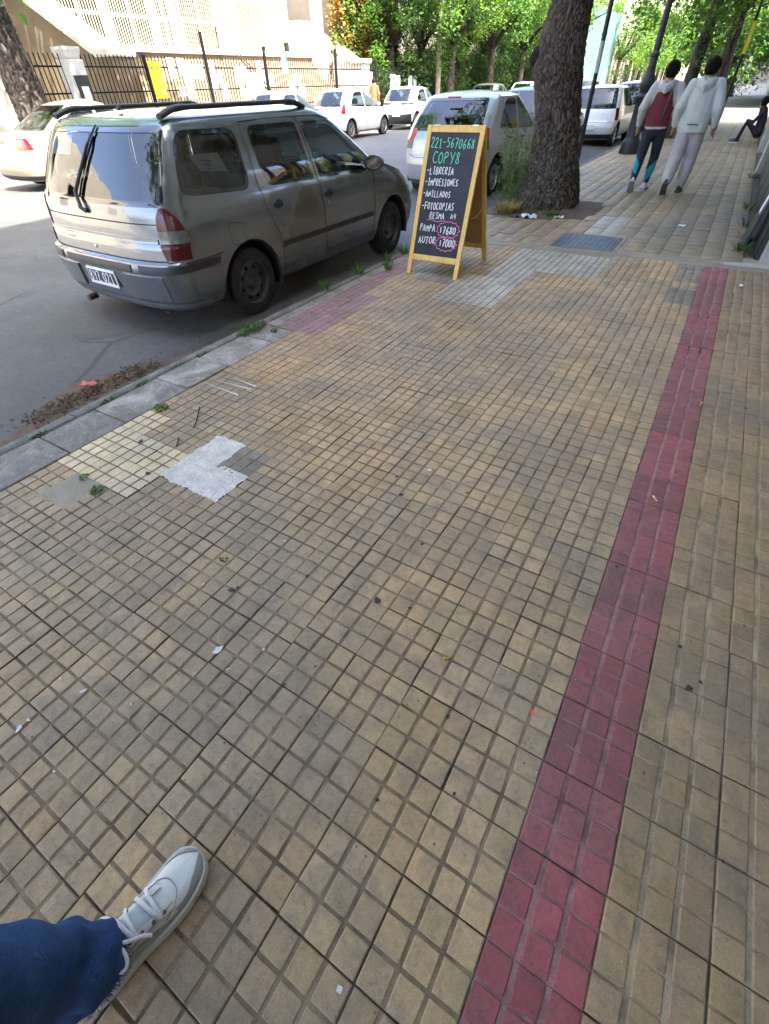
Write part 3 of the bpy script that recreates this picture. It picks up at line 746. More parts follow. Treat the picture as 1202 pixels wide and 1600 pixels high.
def wheel_meshes(r, wd, style):
    key = (r, wd, style)
    if key in _wheel: return _wheel[key]
    M = Matrix.Rotation(R(90), 4, 'Y')
    h = wd / 2; rim = r * 0.64
    b = MB(); b.lathe([(rim, -h * 0.7), (rim * 1.03, -h * 0.92), (r * 0.86, -h), (r * 0.965, -h * 0.86), (r, -h * 0.6), (r, h * 0.6), (r * 0.965, h * 0.86), (r * 0.86, h), (rim * 1.03, h * 0.92), (rim, h * 0.7)], 40, 0, M)
    ty = b.mesh('tyre', M_TYRE)
    c = MB(); c.lathe([(rim * 1.02, h * 0.90), (rim * 0.97, h * 0.93), (rim * 0.93, h * 0.72), (rim * 0.9, -h * 0.6)], 40, 0, M)
    if style == 'steel':
        N = 48; ring = []
        for rr, z in ((rim * 0.93, h * 0.5), (rim * 0.80, h * 0.50), (rim * 0.62, h * 0.56), (rim * 0.45, h * 0.40), (rim * 0.30, h * 0.42), (rim * 0.22, h * 0.62), (rim * 0.001, h * 0.64)):
            ring.append([M @ Vector((rr * math.cos(2 * math.pi * k / N), rr * math.sin(2 * math.pi * k / N), z)) for k in range(N)])
        for i in range(len(ring) - 1):
            for k in range(N):
                if i == 1 and k % 6 in (2, 3): continue
                q = (k + 1) % N; c.add([ring[i][k], ring[i][q], ring[i + 1][q], ring[i + 1][k]], [(0, 1, 2, 3)])
    else:
        ns = 5 if style == 'alloy5' else 8
        for k in range(ns):
            a = 2 * math.pi * k / ns; aw = 0.34 if ns == 5 else 0.2
            P = []
            for rr, zz, ww in ((rim * 0.16, h * 0.62, 1.2), (rim * 0.5, h * 0.72, 0.42), (rim * 0.95, h * 0.80, 0.30)):
                P.append([M @ Vector((rr * math.cos(a + sgn * aw * ww), rr * math.sin(a + sgn * aw * ww), z_)) for sgn, z_ in ((-1, zz - 0.03), (-0.7, zz), (0.7, zz), (1, zz - 0.03))])
            c.grid(P)
        c.lathe([(rim * 0.26, h * 0.4), (rim * 0.24, h * 0.70), (rim * 0.001, h * 0.74)], 20, 0, M)
    rm = c.mesh('rim', M_STEEL if style == 'steel' else M_ALLOY)
    d = MB(); d.lathe([(rim * 0.92, h * 0.05), (0.001, h * 0.08)], 28, 0, M)
    dk = d.mesh('brake_disc', M_RUB)
    for me in (ty, rm, dk):
        me.polygons.foreach_set('use_smooth', [True] * len(me.polygons)); me.set_sharp_from_angle(angle=R(40))
    _wheel[key] = (ty, rm, dk); return _wheel[key]
def add_wheel(parent, x, y, r, wd, style, turn=0.0):
    e = bpy.data.objects.new('wheel', wheel_meshes(r, wd, style)[0]); COL.objects.link(e); e.parent = parent
    e.location = (x, y, r); e.rotation_euler = (R(random.Random(int(x * 99 + y * 7)).uniform(0, 90)), 0, (0 if x > 0 else math.pi) + turn)
    for nm, me in zip(('rim', 'brake_disc'), wheel_meshes(r, wd, style)[1:]):
        o = bpy.data.objects.new(nm, me); COL.objects.link(o); o.parent = e
    return e
def seat_mesh():
    b = MB()
    P = [[(-.24, -.25, .30), (.24, -.25, .30), (.25, .25, .30), (-.25, .25, .30)], [(-.26, -.27, .42), (.26, -.27, .42), (.27, .27, .44), (-.27, .27, .44)], [(-.22, -.24, .47), (.22, -.24, .47), (.22, .25, .50), (-.22, .25, .50)]]
    b.loft([[Vector(q) for q in r_] for r_ in P])
    B = [[(-.25, -.14, .42), (.25, -.14, .42), (.25, -.28, .42), (-.25, -.28, .42)], [(-.25, -.22, .75), (.25, -.22, .75), (.24, -.36, .75), (-.24, -.36, .75)], [(-.19, -.31, 1.0), (.19, -.31, 1.0), (.18, -.40, 1.0), (-.18, -.40, 1.0)]]
    b.loft([[Vector(q) for q in r_] for r_ in B])
    H = [[(-.10, -.31, 1.02), (.10, -.31, 1.02), (.10, -.40, 1.02), (-.10, -.40, 1.02)], [(-.13, -.32, 1.10), (.13, -.32, 1.10), (.13, -.43, 1.10), (-.13, -.43, 1.10)], [(-.10, -.34, 1.19), (.10, -.34, 1.19), (.10, -.42, 1.19), (-.10, -.42, 1.19)]]
    b.loft([[Vector(q) for q in r_] for r_ in H])
    me = b.mesh('seat', M_SEAT); return me
SEAT = seat_mesh()
def mirror_x(v): return Vector((-v.x, v.y, v.z))
def make_car(name, label, group, C, loc, rz, paint, glass, wins, axles, wr, ww, style, rearwin=None, ws=True, detail=1, seats=True, seal=0.022, arch=0.07, rwin_seal=0.03, ht=1.0):
    root = thing(name, label, 'car', loc, rz, group)
    bm = C.shell(0.03 if detail else 0.045)
    for f in bm.faces: f.material_index = 0
    slots = ['body']; mats_ = [paint]; off = {}
    def slot(n, m, o=0.0): slots.append(n); mats_.append(m); off[len(slots) - 1] = o; return len(slots) - 1
    sideways = lambda f: abs(f.normal.x) > 0.55
    for poly, r in wins:
        po = rounded(poly, r); i1 = slot('window_seal', M_FRIT, 0.001)
        cut_poly(bm, po, 'x', sideways, i1, {0})
        i2 = slot('side_window', glass, 0.006)
        cut_poly(bm, rounded(inset(poly, seal), r), 'x', sideways, i2, {i1})
    if rearwin:
        po = rounded(rearwin, 0.05); back = lambda f: f.normal.y < -0.25 and f.calc_center_median().y < C.L * 0.4
        i1 = slot('rear_window_border', M_FRIT, 0.001); cut_poly(bm, po, 'y', back, i1, {0})
        i2 = slot('rear_window', glass, 0.005); cut_poly(bm, rounded(inset(rearwin, rwin_seal), 0.05), 'y', back, i2, {i1})
    if ws:
        t0, t1 = C.top[0], C.top[-1]; zt = C.zz(t1[0], t1[3]); zbm = C.zz(t0[0], t0[3])
        raw = [(-t0[1] * 0.88, zbm + 0.01), (t0[1] * 0.88, zbm + 0.01), (t1[1] * 0.95, zt - 0.02), (-t1[1] * 0.95, zt - 0.02)]; po = rounded(raw, 0.06)
        fr = lambda f: f.normal.y > 0.3 and f.normal.z < 0.9 and f.calc_center_median().z > zbm - 0.01 and f.calc_center_median().y < t0[3] + 0.02
        i1 = slot('windshield_seal', M_RUB, 0.001); cut_poly(bm, po, 'y', fr, i1, {0})
        i2 = slot('windshield', glass, 0.005); cut_poly(bm, rounded(inset(raw, 0.03), 0.06), 'y', fr, i2, {i1})
    dead = slot(None, None)
    for ya in axles:
        ra = wr + arch; n = 22
        pts = [(ya + ra * math.cos(math.pi * k / n), wr + ra * math.sin(math.pi * k / n)) for k in range(n + 1)] + [(ya - ra * 0.97, 0.02), (ya + ra * 0.97, 0.02)]
        cut_poly(bm, pts, 'x', lambda f: abs(f.normal.x) > 0.35 and f.calc_center_median().z < 0.9, dead, {0})
    split_bm(bm, slots, mats_, root, 38, off); bm.free()
    # windows come out per pane and side
    for nm in ('side_window', 'window_seal'):
        for o in [c for c in root.children if c.name.split('.')[0] == nm]:
            me = o.data; xs_ = [p.center.x for p in me.polygons]
            if min(xs_) < 0 < max(xs_):
                bmx = bmesh.new(); bmx.from_mesh(me); bmy = bmx.copy()
                bmesh.ops.delete(bmx, geom=[f for f in bmx.faces if f.calc_center_median().x < 0], context='FACES')
                bmesh.ops.delete(bmy, geom=[f for f in bmy.faces if f.calc_center_median().x > 0], context='FACES')
                me2 = me.copy(); bmx.to_mesh(me); bmy.to_mesh(me2); bmx.free(); bmy.free(); link(nm, me2, root)
    # arches, floor pan
    hw = C.low[2][1]
    for ya in axles:
        for sd in (-1, 1):
            b = MB(); n = 16; ra = wr + arch; P = []
            xe = abs(C.side(ya, 0.45).x)
            for k in range(n + 1):
                a = math.pi * (-0.08 + 1.16 * k / n); P.append([(sd * xx, ya + rr * math.cos(a), wr + rr * math.sin(a)) for xx, rr in ((xe - 0.004, ra + 0.002), (xe - 0.02, ra - 0.012), (xe - 0.30, ra - 0.012))])
            b.grid(P if sd > 0 else [list(reversed(r_)) for r_ in P])
            b.add([(sd * (xe - 0.30), ya + ra * math.cos(math.pi * (-0.08 + 1.16 * k / n)), wr + ra * math.sin(math.pi * (-0.08 + 1.16 * k / n))) for k in range(n + 1)], [tuple(range(n + 1))])
            b.build('wheel_arch', M_RUB, root, 40)
            add_wheel(root, sd * (xe - ww / 2 - 0.022), ya, wr, ww, style)
    b = MB(); z = C.low[0][0] + 0.01
    b.box((-hw * 0.62, C.low[0][2] + 0.1, z), (hw * 0.62, C.low[0][3] - 0.1, z + 0.08)); b.build('floor_pan', M_RUB, root)
    if seats:
        t0 = C.top[0]; yf = t0[3] - 0.95; zs = C.zb - 0.92
        for x in (-0.36, 0.36):
            o = link('seat', SEAT, root); o.location = (x, yf, zs)
        o = link('rear_seat', SEAT, root); o.location = (0, yf - 0.85, zs); o.scale = (2.3, 1, 0.9)
        b = MB(); b.bbox((-hw + 0.09, yf + 0.50, zs + 0.40), (hw - 0.09, t0[3] - 0.15, C.zb - 0.04), 0.05); b.build('dashboard', M_CAB, root)
        b = MB(); Mx = Matrix.Translation((-0.36, yf + 0.42, zs + 0.78)) @ Matrix.Rotation(R(62), 4, 'X')
        b.tube([Mx @ Vector((0.18 * math.cos(a * math.pi / 9), 0.18 * math.sin(a * math.pi / 9), 0)) for a in range(19)], 0.014, 6); b.build('steering_wheel', M_BLK, root, 60)
    return root
def seam(parent, pts, C, wd=0.006, name='shut_line', where='side', sd=1, m=None, off=0.0015):
    """thin gap line that follows the body"""
    Q = []
    for (a, b), (c, d) in zip(pts, pts[1:]):
        n = max(1, int(math.hypot(c - a, d - b) / 0.035))
        for k in range(n): Q.append((lerp(a, c, k / n), lerp(b, d, k / n)))
    Q.append(pts[-1]); f = {'side': lambda a, b: C.side(a, b, off, sd), 'rear': lambda a, b: C.rear(a, b, off), 'front': lambda a, b: C.front(a, b, off)}[where]
    P = [f(a, b) for a, b in Q]
    N = []
    for a, b in Q:
        e = 0.004; u = f(a + e, b) - f(a - e, b); v = f(a, b + e) - f(a, b - e); N.append(u.cross(v).normalized())
    mb = MB(); mb.ribbon(P, N, wd); return mb.build(name, m or M_SEAM, parent)
def skin(parent, name, C, m, where, lo, hi, z0, z1, off=0.006, nu=10, nz=8, sd=1, thick=True, smooth=45):
    """raised piece that follows the body: lo(z)/hi(z) bounds along the surface"""
    f = {'side': lambda a, z: C.side(a, z, off, sd), 'rear': lambda a, z: C.rear(a, z, off), 'u': lambda a, z: C.pt(z, a)}[where]
    g = {'side': lambda a, z: C.side(a, z, -0.01, sd), 'rear': lambda a, z: C.rear(a, z, -0.01), 'u': lambda a, z: C.pt(z, a)}[where]
    P, Qb = [], []
    for i in range(nz + 1):
        z = lerp(z0, z1, i / nz); a0, a1 = lo(z), hi(z)
        row = [f(lerp(a0, a1, j / nu), z) for j in range(nu + 1)]; rb = [g(lerp(a0, a1, j / nu), z) for j in range(nu + 1)]
        if where == 'u':
            e = 0.01; nr = [(C.pt(z, min(1, lerp(a0, a1, j / nu) + e)) - C.pt(z, max(0, lerp(a0, a1, j / nu) - e))) for j in range(nu + 1)]
            nr = [Vector((d.y, -d.x, 0)).normalized() for d in nr]
            row = [p + n * off for p, n in zip(row, nr)]; rb = [p - n * 0.01 for p, n in zip(rb, nr)]
            if sd < 0: row = [mirror_x(p) for p in row]; rb = [mirror_x(p) for p in rb]
        P.append(row); Qb.append(rb)
    b = MB(); b.grid(P)
    edge = P[0] + [r_[-1] for r_ in P[1:]] + list(reversed(P[-1]))[1:] + [r_[0] for r_ in reversed(P[1:-1])]
    edgb = Qb[0] + [r_[-1] for r_ in Qb[1:]] + list(reversed(Qb[-1]))[1:] + [r_[0] for r_ in reversed(Qb[1:-1])]
    b.loft([edge, edgb], 0, False, True)
    me = b.mesh(name, m); bm = bmesh.new(); bm.from_mesh(me); bmesh.ops.remove_doubles(bm, verts=list(bm.verts), dist=1e-5); bmesh.ops.recalc_face_normals(bm, faces=list(bm.faces)); bm.to_mesh(me); bm.free()
    return link(name, me, parent, smooth)
def plate(parent, C, x, z, text, dark=True, wd=0.40, h=0.135, off=0.012, tilt=0.0):
    pr = C.rear(x, z); y = pr.y - off
    b = MB(); b.bbox((x - wd / 2, y - 0.004, z - h / 2), (x + wd / 2, y + 0.012, z + h / 2), 0.003)
    o = b.build('number_plate', M_PLATEW, parent)
    if dark:
        b = MB(); b.bbox((x - wd / 2 + 0.012, y - 0.007, z - h / 2 + 0.026), (x + wd / 2 - 0.012, y - 0.002, z + h / 2 - 0.02), 0.002); b.build('plate_field', M_PLATEB, o)
    if text:
        b = MB(); hh = h * 0.56; gw = 0.040; ad = gw * 0.84 / 0.72; tw = sum(gw * .6 if ch == ' ' else ad for ch in text) - (ad - gw)
        write(b, text, (x - tw / 2, y - 0.0085, z - hh / 2 + 0.003), (1, 0, 0), (0, 0, 1), (0, -1, 0), hh, gw, 0.84, 0.13)
        b.build('plate_lettering', M_PLATEW if dark else M_PLATEB, o)
    return o
# ------------------------------------------------------------------ the grey station wagon at our kerb
M_LRD2 = mat('lamp_deep_red', (0.085, 0.008, 0.005), 0.15, 0, 0.4, var=0.3, scale=30, coat=0.2)
PT_W = paint_mat('paint_grey_metallic', (0.185, 0.200, 0.212), 0.65, 0.22, 0.12)
WL = [(0.20, 0.70, 0.13, 4.03, .30, .45), (0.25, 0.785, 0.05, 4.09, .34, .5), (0.33, 0.805, 0.015, 4.12, .34, .5), (0.44, 0.815, 0.0, 4.13, .32, .5), (0.545, 0.820, -0.012, 4.12, .32, .5),
      (0.60, 0.822, 0.0, 4.10, .32, .5), (0.615, 0.823, 0.045, 4.08, .30, .5), (0.72, 0.826, 0.06, 4.05, .30, .5), (0.74, 0.826, 0.075, 4.04, .30, .5), (0.83, 0.824, 0.085, 4.0, .30, .5), (0.92, 0.815, 0.095, 3.93, .30, .5), (0.985, 0.797, 0.11, 3.86, .30, .5)]
WT = [(0.985, 0.797, 0.11, 3.16, .30, .30), (1.08, 0.780, 0.16, 3.01, .29, .30), (1.22, 0.745, 0.24, 2.78, .28, .29), (1.34, 0.710, 0.315, 2.58, .27, .28), (1.405, 0.680, 0.365, 2.45, .26, .27), (1.442, 0.64, 0.42, 2.34, .25, .25), (1.46, 0.585, 0.49, 2.26, .24, .24)]
CW = Car(WL, WT, 4.13, drop=(2.9, 3.9, 0.18)); CW.crown = 0.035
wag = make_car('station_wagon', 'dusty grey station wagon with roof rails parked at our kerb', None, CW, (-4.35, 2.36, -0.15), R(-1.0), PT_W, M_GLASS,
    [([(0.34, 1.015), (1.055, 0.975), (1.085, 1.375), (0.50, 1.385)], (.12, .09, .09, .11)),
     ([(1.235, 0.975), (1.90, 0.955), (1.835, 1.37), (1.215, 1.375)], (.10, .02, .03, .09)),
     ([(1.985, 0.955), (2.90, 0.915), (2.74, 1.06), (2.32, 1.36), (1.90, 1.37)], (.02, .05, .10, .08, .03))],
    (0.90, 3.33), 0.285, 0.175, 'steel', rearwin=[(-0.725, 0.965), (0.725, 0.965), (0.635, 1.415), (-0.635, 1.415)], rwin_seal=0.035, seal=0.028)
wag.scale = (1.14, 1.0, 1.015)
# shut lines
for sd in (1, -1):
    seam(wag, [(1.17, 1.40), (1.15, 1.32), (1.145, 1.02), (1.18, 0.82), (1.29, 0.62), (1.32, 0.46), (1.32, 0.23)], CW, 0.007, sd=sd)
    seam(wag, [(1.17, 1.40), (1.5, 1.41), (1.87, 1.405)], CW, 0.006, sd=sd)
    seam(wag, [(1.87, 1.405), (1.94, 0.96), (1.98, 0.72), (1.99, 0.24)], CW, 0.007, sd=sd)
    seam(wag, [(1.87, 1.405), (2.2, 1.40), (2.42, 1.36)], CW, 0.006, sd=sd)
    seam(wag, [(2.91, 0.95), (2.93, 0.6), (2.89, 0.25)], CW, 0.007, sd=sd)
    skin(wag, 'rub_strip', CW, M_BLK, 'side', lambda z: 1.33, lambda z: 1.975, 0.50, 0.545, 0.007, 10, 2, sd)
    skin(wag, 'rub_strip', CW, M_BLK, 'side', lambda z: 2.005, lambda z: 2.88, 0.50, 0.545, 0.007, 12, 2, sd)
    skin(wag, 'bumper_strip', CW, M_BLK, 'u', lambda z: 0.075, lambda z: 0.285, 0.535, 0.59, 0.008, 26, 3, sd)
    seam(wag, [(0.60, 0.605), (0.35, 0.60), (0.20, 0.60)], CW, 0.007, sd=sd)
    # tail lamp wraps the corner: three bands
    lo = lambda z: interp([(0.62, 0.150), (0.72, 0.136), (0.84, 0.134), (0.91, 0.140), (0.965, 0.155)], z)
    hi = lambda z: interp([(0.62, 0.236), (0.75, 0.233), (0.84, 0.222), (0.91, 0.203), (0.965, 0.172)], z)
    lamp = skin(wag, 'tail_lamp', CW, M_LDRK, 'u', lo, hi, 0.625, 0.735, 0.008, 12, 6, sd)
    skin(lamp, 'clear_lens', CW, M_LCLR, 'u', lo, hi, 0.737, 0.82, 0.008, 12, 5, sd)
    skin(lamp, 'indicator_lens', CW, M_LRD2, 'u', lo, hi, 0.822, 0.962, 0.008, 12, 8, sd)
    # rear edge of the tailgate
    rim = [(0.615, 1.425), (0.665, 1.27), (0.71, 1.07), (0.735, 0.98)]
    seam(wag, [(sd * a, b) for a, b in rim], CW, 0.008, where='rear', m=M_SEAM, off=0.003)
    seam(wag, [(sd * 0.735, 0.98), (sd * 0.725, 0.94), (sd * 0.68, 0.86), (sd * 0.675, 0.75), (sd * 0.705, 0.63)], CW, 0.008, where='rear', off=0.003)
    seam(wag, [(sd * 0.705, 0.615), (sd * 0.705, 0.345), (sd * 0.67, 0.33)], CW, 0.007, where='rear', off=0.003)
    # door handles: shallow dark ovals with a flap
    for yh, zh in ((1.33, 0.84), (2.07, 0.825)):
        b = MB(); n = 16; c = CW.side(yh, zh, 0.0, sd)
        b.loft([[CW.side(yh + 0.062 * q * math.cos(2 * math.pi * k / n), zh + 0.036 * q * math.sin(2 * math.pi * k / n), o, sd) for k in range(n)] for q, o in ((1.08, 0.0), (1.0, 0.008), (0.8, 0.010), (0.72, 0.003))])
        h = b.build('door_handle', M_BLK, wag, 50)
        b = MB(); b.bbox((min(c.x, c.x + sd * .012), yh - 0.04, zh - 0.004), (max(c.x, c.x + sd * .012), yh + 0.045, zh + 0.018), 0.005); b.build('handle_flap', M_RUB, h)
    b = MB(); c = CW.side(2.06, 0.755, 0.0, sd); b.lathe([(0.012, -0.002), (0.012, 0.003), (0.002, 0.004)], 12, 0, Matrix.Translation(c) @ Matrix.Rotation(R(90 * sd), 4, 'Y')); b.build('key_lock', M_CHROME, wag)
    # mirrors
    c = CW.side(2.80, 0.965, 0.0, sd); b = MB(); rings = []
    for q, (oy, ox, hw_, hh) in enumerate(((-0.035, .10, .085, .06), (-0.03, .10, .095, .068), (0.02, .10, .085, .06), (0.06, .095, .055, .04), (0.075, .09, .02, .015))):
        rings.append([c + Vector((sd * (ox + hw_ * math.cos(2 * math.pi * k / 14)), oy + 0.02 * math.cos(2 * math.pi * k / 14), 0.03 + hh * math.sin(2 * math.pi * k / 14))) for k in range(14)])
    b.loft(rings); b.box((min(c.x, c.x + sd * .06), c.y - .02, c.z - .02), (max(c.x, c.x + sd * .06), c.y + .03, c.z + .01)); mr = b.build('wing_mirror', M_BLK, wag, 50)
    b = MB(); b.add([c + Vector((sd * (.10 + .08 * math.cos(2 * math.pi * k / 14)), -0.0365 + 0.017 * math.cos(2 * math.pi * k / 14), 0.03 + .055 * math.sin(2 * math.pi * k / 14))) for k in range(14)], [tuple(range(14))]); b.build('mirror_glass', M_FRIT, mr)
    # roof rail
    P = []; 
    for k in range(25):
        u = k / 24; y = lerp(0.50, 2.12, u); e = CW.pt(1.46, 0.25 + 0.5 * (y - 0.74) / (1.98 - 0.74)) if 0.74 < y < 1.98 else CW.pt(1.46, 0.25 if y <= .74 else .75)
        h = 0.050 * min(1, math.sin(math.pi * min(max(u, 0.0), 1.0)) * 3.2) ** 0.8 if 0 < u < 1 else 0.0
        P.append(Vector((sd * 0.60, y, 1.452 + 0.006 + h * 0.9)))
    b = MB(); b.tube(P, [0.021 if 3 < k < 21 else 0.026 for k in range(25)], 8, 0, True, 0.8)
    rl = b.build('roof_rail', M_BLK, wag, 60)
# fuel flap on the right
fl = [(0.70, 0.79), (0.86, 0.78), (0.87, 0.62), (0.715, 0.63)]; fl = rounded(fl, 0.03, 3); seam(wag, fl + [fl[0]], CW, 0.005, 'fuel_flap_gap')
# tailgate creases, plate recess panel, bumper pads
seam(wag, [(-0.675, 0.86), (0.675, 0.86)], CW, 0.007, 'tailgate_crease', 'rear', off=0.003)
skin(wag, 'tailgate_moulding', CW, PT_W, 'rear', lambda z: -0.655, lambda z: 0.655, 0.735, 0.765, 0.012, 20, 3)
seam(wag, [(-0.70, 0.618), (0.70, 0.618)], CW, 0.008, where='rear', off=0.004)
skin(wag, 'bumper_strip', CW, M_BLK, 'rear', lambda z: -0.40, lambda z: 0.40, 0.535, 0.59, 0.008, 20, 3)
M_PRIM = mat('bumper_grey_lower', (0.12, 0.125, 0.13), 0.6, var=0.2, dirt=0.3)
for sd in (1, -1): skin(wag, 'bumper_pad', CW, PT_W, 'rear', (lambda z: 0.285 + (0.5 - z) * 0.15) if sd > 0 else (lambda z: -0.66), (lambda z: 0.66) if sd > 0 else (lambda z: -0.285 - (0.5 - z) * 0.15), 0.335, 0.515, 0.014, 8, 5)
skin(wag, 'bumper_apron', CW, M_PRIM, 'u', lambda z: 0.0, lambda z: 0.25, 0.215, 0.30, 0.010, 24, 4, 1)
skin(wag, 'bumper_apron', CW, M_PRIM, 'u', lambda z: 0.0, lambda z: 0.25, 0.215, 0.30, 0.010, 24, 4, -1)
plate(wag, CW, 0.0, 0.445, 'BYZ 021', True, 0.36, 0.135, 0.012)
b = MB(); c = CW.rear(-0.02, 0.665, 0.002); b.lathe([(0.012, -0.004), (0.012, 0.004), (0.003, 0.006)], 12, 0, Matrix.Translation(c) @ Matrix.Rotation(R(90), 4, 'X')); b.build('tailgate_lock', M_CHROME, wag)
b = MB(); b.tube([(-0.40, 0.10, 0.20), (-0.40, 0.01, 0.195)], 0.026, 10); b.build('exhaust_pipe', mat('exhaust', (0.12, 0.08, 0.06), 0.7, 0.5), wag)
b = MB(); c = CW.rear(0.55, 0.245, 0.012); b.tube([c + Vector((0.035 * math.cos(a * .5), 0, 0.028 * math.sin(a * .5))) for a in range(13)], 0.007, 6); b.build('tow_eye', M_RUB, wag)
# wiper on the rear window
b = MB(); a0 = CW.rear(-0.04, 0.93, 0.03); a1 = CW.rear(-0.09, 1.03, 0.03); a2 = CW.rear(0.015, 1.30, 0.025); a3 = CW.rear(0.07, 1.42, 0.02)
b.tube([a0 + Vector((0.03, .02, -.02)), a0, a1, a2, a3], [0.022, 0.016, 0.012, 0.009, 0.006], 6); b.tube([CW.rear(-0.11, 1.0, .012), CW.rear(0.03, 1.37, .012)], 0.008, 6); b.build('rear_wiper', M_BLK, wag, 50)
b = MB(); b.lathe([(0.020, 0), (0.018, 0.018), (0.008, 0.03)], 12, 0, Matrix.Translation((0, 0.66, 1.49))); b.build('antenna_base', M_BLK, wag, 40)
# rusty mark by the lost badge, papers stuck in the windows, blue bag on the dash
b = MB(); pts = [(-0.50, 1.24), (-0.22, 1.24), (-0.22, 1.36), (-0.485, 1.36)]
b.add([CW.rear(x, z, -0.012) for x, z in pts], [(0, 1, 2, 3)]); b.build('paper_notice', M_PAPER, wag)
b = MB(); c = [CW.side(y, z, -0.03) for y, z in ((0.64, 1.14), (0.905, 1.115), (0.865, 1.235), (0.59, 1.24))]; b.add(c, [(0, 1, 2, 3)]); pn = b.build('paper_notice', M_PAPER, wag)
ux = (c[1] - c[0]).normalized(); uy = (c[3] - c[0]).normalized()
b = MB()
for i in range(3): b.ribbon([c[0] + uy * (0.075 - i * 0.028) + ux * (0.05 + 0.015 * i + k * 0.012) + Vector((0.003, 0, 0.002 * math.sin(k * 2.1 + i))) for k in range(10 - 3 * i)], Vector((1, 0, 0)), 0.007)
b.build('faded_writing', mat('ink', (0.12, 0.14, 0.2), 0.8), pn)
rb = random.Random(4); b = MB()
bmb = bmesh.new(); bmesh.ops.create_icosphere(bmb, subdivisions=3, radius=0.13)
for v in bmb.verts:
    d = v.co.normalized(); v.co = Vector((d.x * 0.16, d.y * 0.13, max(-0.03, d.z * 0.085))) * (1 + 0.45 * noise.noise(d * 3.1) + 0.3 * noise.noise(d * 8))
me = bpy.data.meshes.new('plastic_bag'); bmb.to_mesh(me); bmb.free(); me.materials.append(mat('bag_blue', (0.08, 0.42, 0.62), 0.4))
bag = link('plastic_bag', me, None, 180); tag(bag, 'crumpled light blue bag lying on the dashboard of the grey wagon', 'bag'); bag.location = wag.location + Vector((0.30, 2.70, 1.0))
# ------------------------------------------------------------------ the other cars
PT_S = paint_mat('paint_silver', (0.40, 0.425, 0.455), 0.35, 0.32, 0.12)
PT_WH = paint_mat('paint_white', (0.74, 0.75, 0.74), 0.0, 0.3, 0.08)
PT_WH2 = paint_mat('paint_off_white', (0.62, 0.64, 0.65), 0.1, 0.3, 0.10)
PT_CR = paint_mat('paint_champagne', (0.36, 0.305, 0.20), 0.1, 0.34, 0.15)
PT_GN = paint_mat('paint_dark_green', (0.03, 0.045, 0.038), 0.2, 0.3, 0.2)
PT_BK = paint_mat('paint_dark_grey', (0.06, 0.065, 0.07), 0.2, 0.3, 0.2)
def hatch_levels(hw, H, L, yrt=0.62, yws=0.0, belt=0.90, tumble=0.135):
    """rounded small hatchback"""
    low = [(0.20, hw * .86, .14, L - .14, .34, .5), (0.27, hw * .955, .06, L - .05, .40, .6), (0.38, hw * .98, .02, L - .01, .42, .65), (0.50, hw * .99, 0, L, .42, .65), (0.60, hw * .995, .015, L - .02, .42, .65),
           (0.66, hw, .05, L - .05, .40, .65), (0.76, hw, .075, L - .10, .38, .65), (0.85, hw * .985, .10, L - .2, .36, .62), (belt, hw * .965, .13, L - .32, .36, .6)]
    ycw = L - 0.98 + yws
    top = [(belt, hw * .965, .13, ycw, .36, .34)]
    for k, (u, e) in enumerate(((.22, .16), (.50, .40), (.78, .70), (.92, .88), (1.0, 1.0))):
        z = lerp(belt, H - 0.045, u); w_ = hw * .965 - tumble * (u ** 1.25)
        if u == 1.0: w_ -= 0.07
        top.append((z, w_, .13 + yrt * (u ** 1.35) * 0.62 + (0.05 if u == 1 else 0), ycw - 1.02 * u - (0.1 if u == 1 else 0), .34 - .06 * u, .34 - .06 * u))
    return low, top
def lamps(root, C, z0, z1, u0, u1, m1, m2=None, taper=0.02):
    for sd in (1, -1):
        lo = lambda z: u0 + taper * (1 - (z - z0) / (z1 - z0)); hi = lambda z: u1 - taper * 0.8 * (z - z0) / (z1 - z0)
        zm = z0 if m2 is None else lerp(z0, z1, 0.4)
        o = skin(root, 'tail_lamp', C, m1, 'u', lo, hi, zm, z1, 0.008, 8, 5, sd)
        if m2: skin(o, 'clear_lens', C, m2, 'u', lo, hi, z0, zm - 0.003, 0.008, 8, 3, sd)
def handles(root, C, spots, m):
    for sd in (1, -1):
        for y, z in spots:
            c = C.side(y, z, 0.0, sd); b = MB(); b.bbox((min(c.x - sd * .01, c.x + sd * .03), y - .085, z - .014), (max(c.x - sd * .01, c.x + sd * .03), y + .085, z + .014), 0.01); b.build('door_handle', m, root)
def mirrors(root, C, y, z, m):
    for sd in (1, -1):
        c = C.side(y, z, 0.0, sd); b = MB(); rings = []
        for oy, ox, hw_, hh in ((-0.04, .11, .08, .055), (-0.03, .11, .095, .068), (0.02, .11, .085, .06), (0.07, .105, .04, .03)):
            rings.append([c + Vector((sd * (ox + hw_ * math.cos(2 * math.pi * k / 12)), oy, 0.04 + hh * math.sin(2 * math.pi * k / 12))) for k in range(12)])
        b.loft(rings); b.box((min(c.x, c.x + sd * .07), c.y - .01, c.z - .01), (max(c.x, c.x + sd * .07), c.y + .03, c.z + .02)); b.build('wing_mirror', m, root, 50)
def doors(root, C, lines, sides=(1, -1)):
    for sd in sides:
        for l in lines: seam(root, l, C, 0.008, sd=sd)
def bumper_low(root, C, m=None, z0=0.22, z1=0.34):
    for sd in (1, -1): skin(root, 'bumper_apron', C, m or M_BLK, 'u', lambda z: 0.0, lambda z: 0.235, z0, z1, 0.008, 16, 3, sd)
